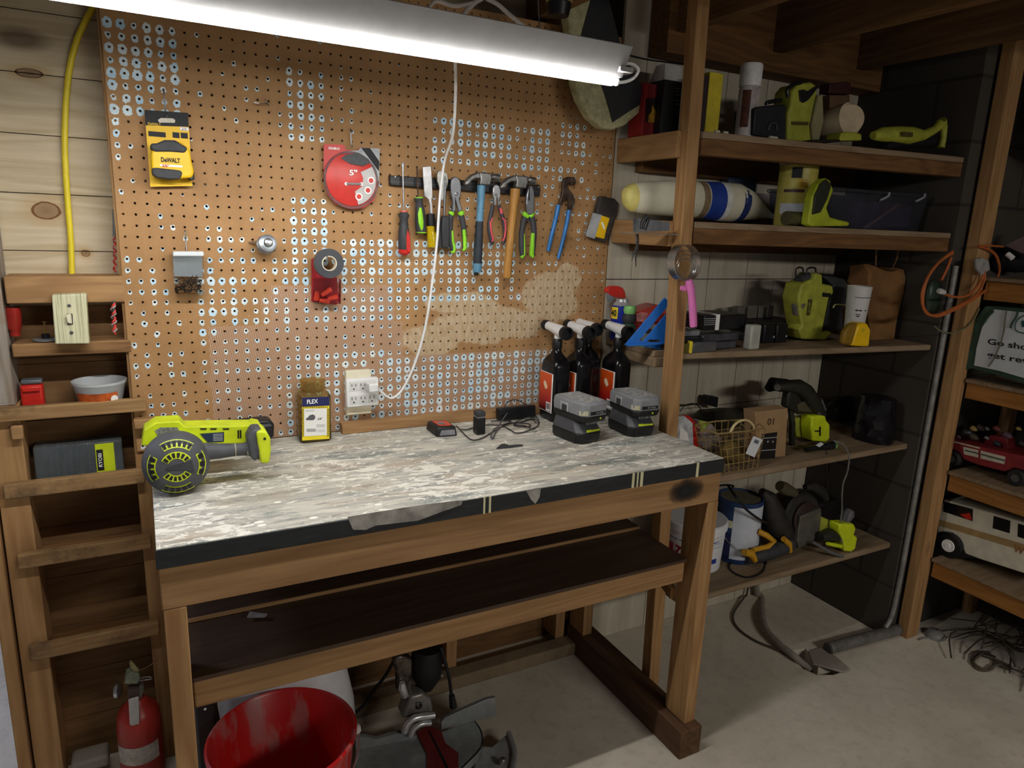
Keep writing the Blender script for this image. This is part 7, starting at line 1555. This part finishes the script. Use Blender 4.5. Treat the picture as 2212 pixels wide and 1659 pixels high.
# ---------------------------------------------------------------- right floor and corner
t = T('water_pipe', 'grey capped pipe lying on the floor by the right post', 'pipe')
gp = mat('galvanised_dull', '#7f7c78', .5, .4, var=.25, vs=30)
pa_, pb_ = k6.Z(1290, 1330, .022), k6.Z(1790, 1195, .022)
MB().cyl(pa_, pb_, .0215, gp, n=20).done('pipe', t); MB().cyl(pa_ + (pa_ - pb_).normalized() * .004, pa_, .019, mat('pipe_bore', '#4a4744', .6), n=20).done('end_cap', t)
t = T('conduit', 'pale vertical conduit running down the block pier edge to the floor', 'conduit')
MB().tube([(2.44, -.463, 1.40), (2.44, -.463, .60), (2.44, -.463, .30), (2.43, -.463, .1), (2.40, -.463, .046)], .009, mat('conduit_grey', '#8e8c88', .5, .3, var=.2), n=12).done('conduit', t)
t = T('drain_hose', 'thick grey hose running from the wall into the broken hole in the floor', 'hose')
MB().tube([Vector((k6.Y(740, 860, -.03).x, -.035, .36)), k6.Y(775, 890, -.036), k6.Y(812, 960, -.04)] + [k6.Z(x, y, .02) for x, y in [(818, 1070), (845, 1190), (930, 1290), (1040, 1380)]] + [k6.Z(1110, 1440, .0), k6.Z(1150, 1470, -.03)], .0125, mat('hose_grey', '#8d887c', .6, var=.15), n=14).done('hose', t)
MB().tube([Vector((k6.Y(725, 860, -.03).x, -.03, .36)), k6.Y(715, 900, -.03), k6.Y(690, 960, -.035)] + [k6.Z(x, y, .006) for x, y in [(610, 1085), (640, 1180), (760, 1270), (900, 1330), (1020, 1385)]], .0042, mat('brown_cable', '#4a4238', .6)).done('cable', t)
t = T('floor_cover', 'broken flat slab beside the hole in the floor', 'slab')
p = [k6.Z(x, y, .001) for x, y in [(1145, 1360), (1260, 1330), (1370, 1420), (1450, 1490), (1400, 1510), (1180, 1450)]]
MB().extr(p, (0, 0, .008), concrete('slab_concrete', '#9a938a', '#85796e', '#6a5f55')).done('slab', t, bevel=.002)
m = mat('dark_vine', '#3d382f', .8, var=.3); rr = random.Random(4)
tb = MB()
for i in range(70):
    x = rr.uniform(2.60, 2.90); y = rr.uniform(-1.4, -.56); a = rr.uniform(0, PI); L = rr.uniform(.05, .16); h = rr.uniform(.01, .11) * (1 if x > 2.66 else .5)
    tb.tube([(x - L * math.cos(a), min(-.53, y - L * math.sin(a)), .004 + h * .3), (x, y, h), (x + L * math.cos(a + .6), min(-.53, y + L * math.sin(a + .6)), .004 + h * rr.random())], .0028, m, n=5, sub=3)
o_ = tb.done('wire_heap', label='tangled heap of old brown wires on the floor beneath the toy shelves', cat='wire', kind='stuff')
t = T('rope_coil', 'loose coil of dark rope lying at the front of the wire heap', 'rope')
def kz(l, z_=.005): return [kT.Z(a, b_, z_) for a, b_ in l]
MB().tube(kz([(560, 1480), (620, 1460), (680, 1500), (670, 1560), (600, 1570), (555, 1530)]), .005, mat('rope_dark', '#56503f', .8), n=7, closed=True).done('rope', t)
MB().tube(kz([(600, 1470), (700, 1510), (780, 1550), (760, 1560), (680, 1500), (640, 1460), (560, 1520), (640, 1570), (690, 1540), (780, 1540)], .012), .0045, mat('rope_dark', '#56503f'), n=7).done('rope', t)
t = T('plastic_scoop', 'upturned grey scoop on the floor right of the post', 'scoop')
p = kT.Z(330, 1370, 0); MB().lathe([(.035, .0), (.034, .012), (.022, .026), (.001, .030)], mat('scoop_grey', '#7c7a78', .5), p, n=24).done('bowl', t); MB().tube([p + Vector((-.03, 0, .006)), p + Vector((-.06, .01, .004)), p + Vector((-.085, .01, .004))], .003, mat('scoop_grey', '#7c7a78')).done('stem', t)
# ---------------------------------------------------------------- under the bench and left floor
MB().extr([onZ(x, y, .6106) for x, y in [(533, 1335), (540, 1322), (556, 1325), (578, 1327), (572, 1334)]], (0, 0, .002), mat('scrap_paper', '#8f8a86', .7, var=.2)).done('paper_scrap', label='crumpled scrap of paper on the dark lower shelf of the workbench', cat='paper')
t = T('red_bucket', 'large red plastic bucket with grey streaks inside, under the bench', 'bucket')
rc = onZ(600, 1600, .30); cc = Vector((.213, -.44, 0)); 
m, nt, b = nm('streaked_red'); g = G(nt); f_ = g.step(g.noise(g.co((10, 10, 3)), 1.2, 4, .6), .56, .64)
g.l(g.mix(g.math('MULTIPLY', f_, .55), lin('#b81a16'), lin('#9a7f7a')), b.inputs['Base Color']); b.inputs['Roughness'].default_value = .35
MB().lathe([(.001, 0), (.125, 0), (.130, .004), (.158, .316), (.165, .320), (.165, .328), (.160, .332), (.154, .326), (.126, .006), (.001, .006)], m, cc, n=56, cap=False).done('pail', t)
for s_ in (-1, 1): MB().lathe([(.012, 0), (.012, .008), (.008, .012)], mat('ear_white', '#d0c8c6', .5), cc + Vector((s_ * .164 * .98, -.02, .300)), (s_, 0, 0), 14).done('handle_ear', t)
MB().tube([cc + Vector((.168 * math.cos(q), -.02 + .10 * math.sin(q) * -1, .300 - .10 * abs(math.sin(q)))) for q in [PI * i / 12 for i in range(13)]], .0025, steel, n=6, sub=2).done('bail', t)
t = T('white_sack', 'white plastic sack slumped behind the red bucket under the bench', 'sack')
wm = mat('white_sack', '#dcdcde', .35, var=.04)
R = []; rr = random.Random(2)
for j in range(9):
    f = j / 8; rad = .17 * (1 - .35 * f ** 4) if j < 8 else .08
    R.append([Vector((.27 + rad * 1.0 * math.cos(q) * (1 + .06 * math.sin(3 * q + j)) , -.165 + rad * .72 * math.sin(q) * (1 + .07 * math.sin(4 * q + j * 1.3)), .50 * f)) for q in [2 * PI * i / 28 for i in range(28)]])
MB().rings(R, wm).done('sack', t, ang=1.5)
t = T('black_bin', 'small black box standing between the bench leg and the red bucket', 'box')
MB().box(.040, .085, -.30, -.22, 0, .36, blk).done('box', t, bevel=.006); MB().lathe([(.003, 0), (.003, .001)], wink, (.062, -.3005, .345), (0, -1, 0), 10).done('sticker', t)
# fire extinguisher
t = T('fire_extinguisher', 'red fire extinguisher with a silver lever hanging in the lowest left bay', 'fire extinguisher')
kE = Crop(200, 1400, 6.407); ye_ = -.065
a, b_ = kE.Y(265, 1000, ye_), kE.Y(930, 850, ye_); r = (b_.x - a.x) / 2 * .95; cx = (a.x + b_.x) / 2 - .002; cx = -.085
zt = kE.Y(600, 740, ye_).z
MB().lathe([(r * .9, .0), (r, .012), (r, zt - .055 - .01), (r * .96, zt - .035), (r * .8, zt - .014), (r * .45, zt + .002), (r * .36, zt + .012)], mat('extinguisher_red', '#9c2a20', .35, var=.1), (cx, ye_, 0), n=44).done('cylinder', t)
wrap(t, 'paper_label', Vector((cx, ye_, 0)), r + .0008, -165, -40, .10, kE.Y(500, 1420, ye_ - r).z, mat('old_label', '#b5aca0', .7, var=.25, vs=50), 14)
wrap(t, 'shoulder_ring', Vector((cx, ye_, 0)), r * .985, -30, 10, zt - .03, zt - .026, mat('extinguisher_red', '#9c2a20'), 6)
MB().lathe([(.014, zt + .0125), (.014, zt + .022), (.018, zt + .024), (.018, zt + .045), (.012, zt + .05)], mat('brass_grey', '#8d8b80', .4, .6), (cx, ye_, 0), n=18).done('valve', t)
MB().extr([kE.Y(x, y, ye_ - .02) for x, y in [(440, 500), (465, 380), (540, 340), (640, 350), (665, 420), (640, 470), (620, 500)]], (0, .03, 0), mat('dusty_green_metal', '#8f9580', .5, .3, var=.2)).done('lever_block', t, bevel=.002)
MB().extr([kE.Y(x, y, ye_ - .052) for x, y in [(495, 710), (640, 670), (650, 900), (650, 1050), (540, 1080), (515, 1060)]], (0, .004, .0), steel).done('lever', t, bevel=.001)
MB().extr([kE.Y(x, y, ye_ - .03) for x, y in [(490, 590), (650, 570), (650, 700), (600, 710), (495, 720)]], (0, .02, 0), mat('dark_bracket', '#4a3c3a', .5)).done('lever_hinge', t, bevel=.001)
MB().lathe([(.016, -.006), (.020, -.004), (.020, .004), (.016, .006)], steel, kE.Y(350, 580, ye_ - .005), (1, -.3, 0), 24).done('gauge', t)
MB().tube([kE.Y(650, 420, ye_ - .01), kE.Y(720, 400, ye_ - .01), kE.Y(800, 400, ye_ - .01), kE.Y(805, 430, ye_ - .01), kE.Y(720, 440, ye_ - .01), kE.Y(650, 455, ye_ - .01)], .0018, steel, n=6).done('safety_pin', t)
MB().tube([kE.Y(570, 320, ye_ - .01), kE.Y(700, 290, ye_), kE.Y(850, 200, -.045), kE.Y(930, 100, -.042), kE.Y(970, 20, -.041), kE.Y(975, -30, -.040)], .0014, mat('tan_string', '#8a6a4a', .8), n=6).done('string', t)
MB().extr([kE.Y(x, y, ye_ - .012) for x, y in [(510, 200), (530, 160), (600, 240), (640, 310), (570, 330), (520, 240)]], (0, -.003, 0), mat('dry_tag', '#a49c6c', .7)).done('tag', t)
# miter saw
t = T('mitre_saw', 'grey cast-metal mitre saw base with a dark red insert on the floor under the bench', 'power tool')
kS = Crop(720, 1350, 5.144); cast = mat('cast_grey', '#8f9392', .45, .35, var=.12); dred = mat('oxide_red', '#6e2422', .6, var=.15)
ZS = .085
def sz(l, z_): return [kS.Z(a, b_, z_) for a, b_ in l]
MB().extr(sz([(248, 1420), (250, 1260), (330, 1240), (480, 1270), (740, 1200), (930, 1250), (1000, 1260), (1060, 1200), (1210, 1180), (1560, 1060), (1640, 1150), (1660, 1290), (1600, 1430), (1420, 1590), (1300, 1700), (400, 1800), (240, 1700)], ZS), (0, 0, -.03), cast).done('table', t, bevel=.003)
fn1 = MB(); l_ = sz([(250, 1390), (930, 1255)], ZS); fn1.extr([l_[0], l_[1], kS.Y(930, 1255, l_[1].y) + Vector((0, 0, .004)), kS.Y(735, 1200, (l_[0].y * .3 + l_[1].y * .7)) + Vector((0, 0, .0)), kS.Y(480, 1270, (l_[0].y * .6 + l_[1].y * .4)), kS.Y(340, 1240, l_[0].y), kS.Y(255, 1255, l_[0].y)], (.002, .012, 0), cast); fn1.done('fence', t)
l_ = sz([(1200, 1165), (1810, 1010)], ZS); fn2 = MB(); fn2.extr([l_[0], l_[1], kS.Y(1800, 810, l_[1].y), kS.Y(1700, 830, l_[1].y * .85 + l_[0].y * .15), kS.Y(1400, 960, (l_[0].y + l_[1].y) / 2), kS.Y(1240, 1030, l_[0].y), kS.Y(1200, 1080, l_[0].y)], (.002, .012, 0), cast); fn2.done('fence', t, bevel=.001)
for a, b_ in ((690, 1237), (413, 1320)): MB().lathe([(.004, 0), (.004, .001)], ink, kS.Y(a, b_, l_[0].y - .06) , (0, -1, 0), 10)
MB().extr(sz([(920, 1200), (1060, 1130), (1200, 1190), (1250, 1330), (1390, 1430), (1390, 1600), (1040, 1650), (1040, 1450)], ZS + .0005), (0, 0, .004), dred).done('red_insert', t, bevel=.001)
MB().extr(sz([(1055, 1180), (1075, 1180), (1290, 1600), (1260, 1610)], ZS + .0047), (0, 0, .0006), ink).done('kerf_slot', t)
MB().tube(sz([(1570, 1065), (1630, 1150), (1660, 1250), (1650, 1340), (1590, 1430), (1430, 1590)], ZS + .001), .0016, ink, n=6).done('table_seam', t)
MB().extr(sz([(1660, 1340), (1760, 1350), (1950, 1190), (2000, 1400), (1960, 1640), (1700, 1640), (1500, 1700)], .05), (0, 0, -.03), mat('cast_pale', '#a3a5a2', .4, .3, var=.15)).done('side_casting', t, bevel=.004)
MB().tube(sz([(1950, 1200), (1990, 1300), (2020, 1450), (2000, 1600), (1960, 1700)], .055), .008, mat('bright_rim', '#c3c5c6', .3, .6), n=10).done('carry_rim', t)
MB().lathe([(.010, 0), (.010, .010), (.006, .014)], dsteel, kS.Z(1880, 1530, .06), n=16).done('clamp_knob', t)
def sy(l, y): return [kS.Y(a, b_, y) for a, b_ in l]
hub = kS.Z(960, 900, .17); yh2 = hub.y
MB().extr(sy([(770, 1040), (830, 880), (860, 800), (1000, 760), (1090, 830), (1110, 940), (1100, 980), (960, 985), (850, 1030)], yh2), (0, .05, 0), mat('pivot_grey', '#8a8680', .4, .5, var=.2)).done('pivot_block', t, bevel=.006)
MB().tube(sy([(920, 880), (960, 870), (975, 900), (950, 925), (920, 905)], yh2 - .002), .0035, blk, n=6).done('ring_mark', t)
MB().tube(sy([(790, 1190), (830, 1090), (920, 1030), (1060, 1010), (1120, 1000)], yh2 - .02), .010, mat('bright_rim', '#c3c5c6'), n=12).done('arc_rail', t)
MB().tube(sy([(860, 1230), (900, 1150), (980, 1100), (1080, 1090)], yh2 - .03), .008, mat('bright_rim', '#c3c5c6'), n=12).done('arc_rail', t)
MB().extr(sy([(700, 360), (770, 340), (880, 380), (890, 640), (870, 760), (760, 800), (720, 740), (720, 560), (680, 440)], yh2 + .03), (0, .03, 0), mat('oily_steel', '#5c554c', .35, .7, var=.5, vs=40)).done('arm', t, bevel=.005)
MB().spine([(p_, r_) for p_, r_ in zip(sy([(1040, 250), (1030, 420), (1040, 560), (1030, 700)], yh2 + .04), (.04, .045, .042, .02))], mat('deep_black', '#121110'), 18).done('motor', t)
MB().spine([(p_, r_) for p_, r_ in zip(sy([(765, 640), (765, 700), (800, 790)], yh2 + .02), (.008, .012, .010))], mat('bright_rim', '#c3c5c6'), 12).done('spring', t)
for a, b_ in ((1215, 430), (1200, 550)): MB().lathe([(.005, 0), (.005, .006), (.002, .009)], steel, kS.Y(a, b_, yh2 + .01), (0, -1, 0), 12).done('bolt', t)
MB().tube(sy([(690, 370), (580, 560), (450, 730), (330, 900), (150, 1050)], -.12) , .005, blk, n=8).done('cord', t)
MB().tube(sy([(1195, 240), (1240, 400), (1290, 600), (1310, 760), (1330, 900)], yh2), .005, blk, n=8).spine(list(zip(sy([(1315, 780), (1335, 910)], yh2), (.008, .011))), blk, 10).done('power_lead', t)
MB().extr([(.985, -.07, .40), (1.13, -.07, .405), (1.12, -.07, .425), (.985, -.07, .43)], (0, .03, 0), blk).done('black_bar', label='short black bar tucked beneath the lower shelf at the back', cat='bar', bevel=.002)
# stone-like block behind the extinguisher
MB().box(-.25, -.165, -.012, .05, 0.0405, .075, concrete('rubble_concrete', '#a39a90', '#7f766c', '#5b5048')).done('rubble_block', label='pale broken masonry block on the sill beside the fire extinguisher', cat='block', bevel=.008)
# ---------------------------------------------------------------- up by the ceiling
kI = Crop(860, 0, 3.16)
t = T('insulation_batt', 'torn yellow insulation batt with black facing hanging by the corner shelves', 'insulation')
m, nt, b = nm('glass_wool'); g = G(nt); f_ = g.noise(g.co((1, 1, 1)), 40, 6, .75)
g.l(g.ramp(f_, [(.3, lin('#8f8a62')), (.7, lin('#d6d3a8'))]), b.inputs['Base Color']); b.inputs['Roughness'].default_value = .95; g.bump(f_, b, .9, .01)
wool = m; YI = -.10
MB().extr([kI.Y(x, y, YI) for x, y in [(1165, -80), (1340, -60), (1500, 330), (1640, 560), (1690, 700), (1680, 745), (1560, 850), (1475, 885), (1400, 870), (1320, 800), (1250, 680), (1215, 560), (1200, 300), (1160, 100)]], (0, .045, 0), wool).done('wool', t, bevel=.012, seg=3)
MB().extr([kI.Y(x, y, YI - .0012) for x, y in [(1330, -60), (1420, -60), (1520, 330), (1640, 560), (1690, 690), (1560, 770), (1462, 835), (1420, 680), (1380, 560), (1230, 310)]], (0, -.003, 0), mat('kraft_black', '#1d1e22', .6, var=.25)).done('black_facing', t)
t = T('ceiling_cables', 'white electrical cables looping above the strip light', 'cable')
for pts, r in (([(195, 110), (210, 60), (250, 10), (300, 15), (380, 40), (470, 30), (550, 5), (600, -30)], .0035), ([(425, 170), (440, 110), (500, 40), (560, -10)], .0042), ([(600, -10), (680, 30), (760, 100), (860, 180), (985, 265)], .004)):
    MB().tube([kI.Y(x, y, -.60) for x, y in pts], r, mat('dusty_white_cable', '#b9b2ab', .5, var=.08), n=8).done('cable', t)
t = T('wall_wire', 'thin black wire stapled along the panelled wall above the top shelf', 'wire')
MB().tube([k1.Y(210, 70, -.016), k1.Y(380, 110, -.016), k1.Y(560, 135, -.016), k1.Y(900, 180, -.016), k1.Y(1140, 190, -.016), k1.Y(1580, 190, -.016), onY(1770, 152, -.016)], .002, ink, n=6).done('wire', t)
t = T('porcelain_holder', 'ceiling lamp holder with a brass ring above the strip light', 'lamp holder')
p = kI.Y(1100, 20, -.25); MB().lathe([(.032, 0), (.034, .006), (.030, .010)], mat('brass_ring', '#b5a06a', .4, .4), p, n=26).done('ring', t); MB().lathe([(.025, -.03), (.030, -.002), (.028, -.0005)], blk, p, n=24).done('socket', t); MB().lathe([(.030, .0105), (.034, .03), (.045, .09)], mat('dark_porcelain', '#4b463c', .4), p, n=24).done('base', t)
t = T('duct_box', 'dark metal duct hanging from the joists by the right post', 'duct')
MB().box(2.60, 2.90, -1.2, -.56, 1.78, 2.05, mat('duct_grey', '#34353a', .5, .3, var=.25)).done('duct', t, bevel=.005)
for f in (late_bottles, late_charger): f()
settle()
bpy.context.view_layer.update()
# seat each shelf item on its board: slide it along the sight line until its foot meets the shelf
def seat(name, zs, lim=-0.02):
    o = bpy.data.objects[name]
    vs = [c.matrix_world @ v.co for c in [o] + kids(o) if c.type == 'MESH' for v in c.data.vertices]
    lo = min(v.z for v in vs); s_ = (zs + .0006 - lo) / (CAM.z - lo); d = (CAM - Vector((o.location.x, o.location.y, lo))) * s_
    my = max(v.y for v in vs); mxx = max(v.x for v in vs)
    if my + d.y > lim: d.y = lim - my; d.x = d.x * .5
    if mxx + d.x > 2.412: d.x = 2.412 - mxx
    o.location += d
def drop(name, zs):
    o = bpy.data.objects[name]
    o.location.z += zs + .0006 - min((c.matrix_world @ v.co).z for c in [o] + kids(o) if c.type == 'MESH' for v in c.data.vertices)
for n_, i in (('tape_measure', 2), ('lime_nailer', 1), ('tool_case', 0), ('work_light', 0), ('filter_cone', 0), ('lime_grinder', 0), ('black_machine', 3)): drop(bpy.data.objects[n_].name, SH[i])
for n_, i in (('cardboard_box', 3), ('printed_carton', 3), ('green_pack', 3), ('hand_vacuum', 3), ('wire_basket', 3), ('circular_saw', 4), ('lime_jigsaw', 4), ('angle_grinder', 4),
              ('red_clamshell', 2), ('speed_square', 2), ('canvas_heap', 3)):
    seat(n_, SH[i])
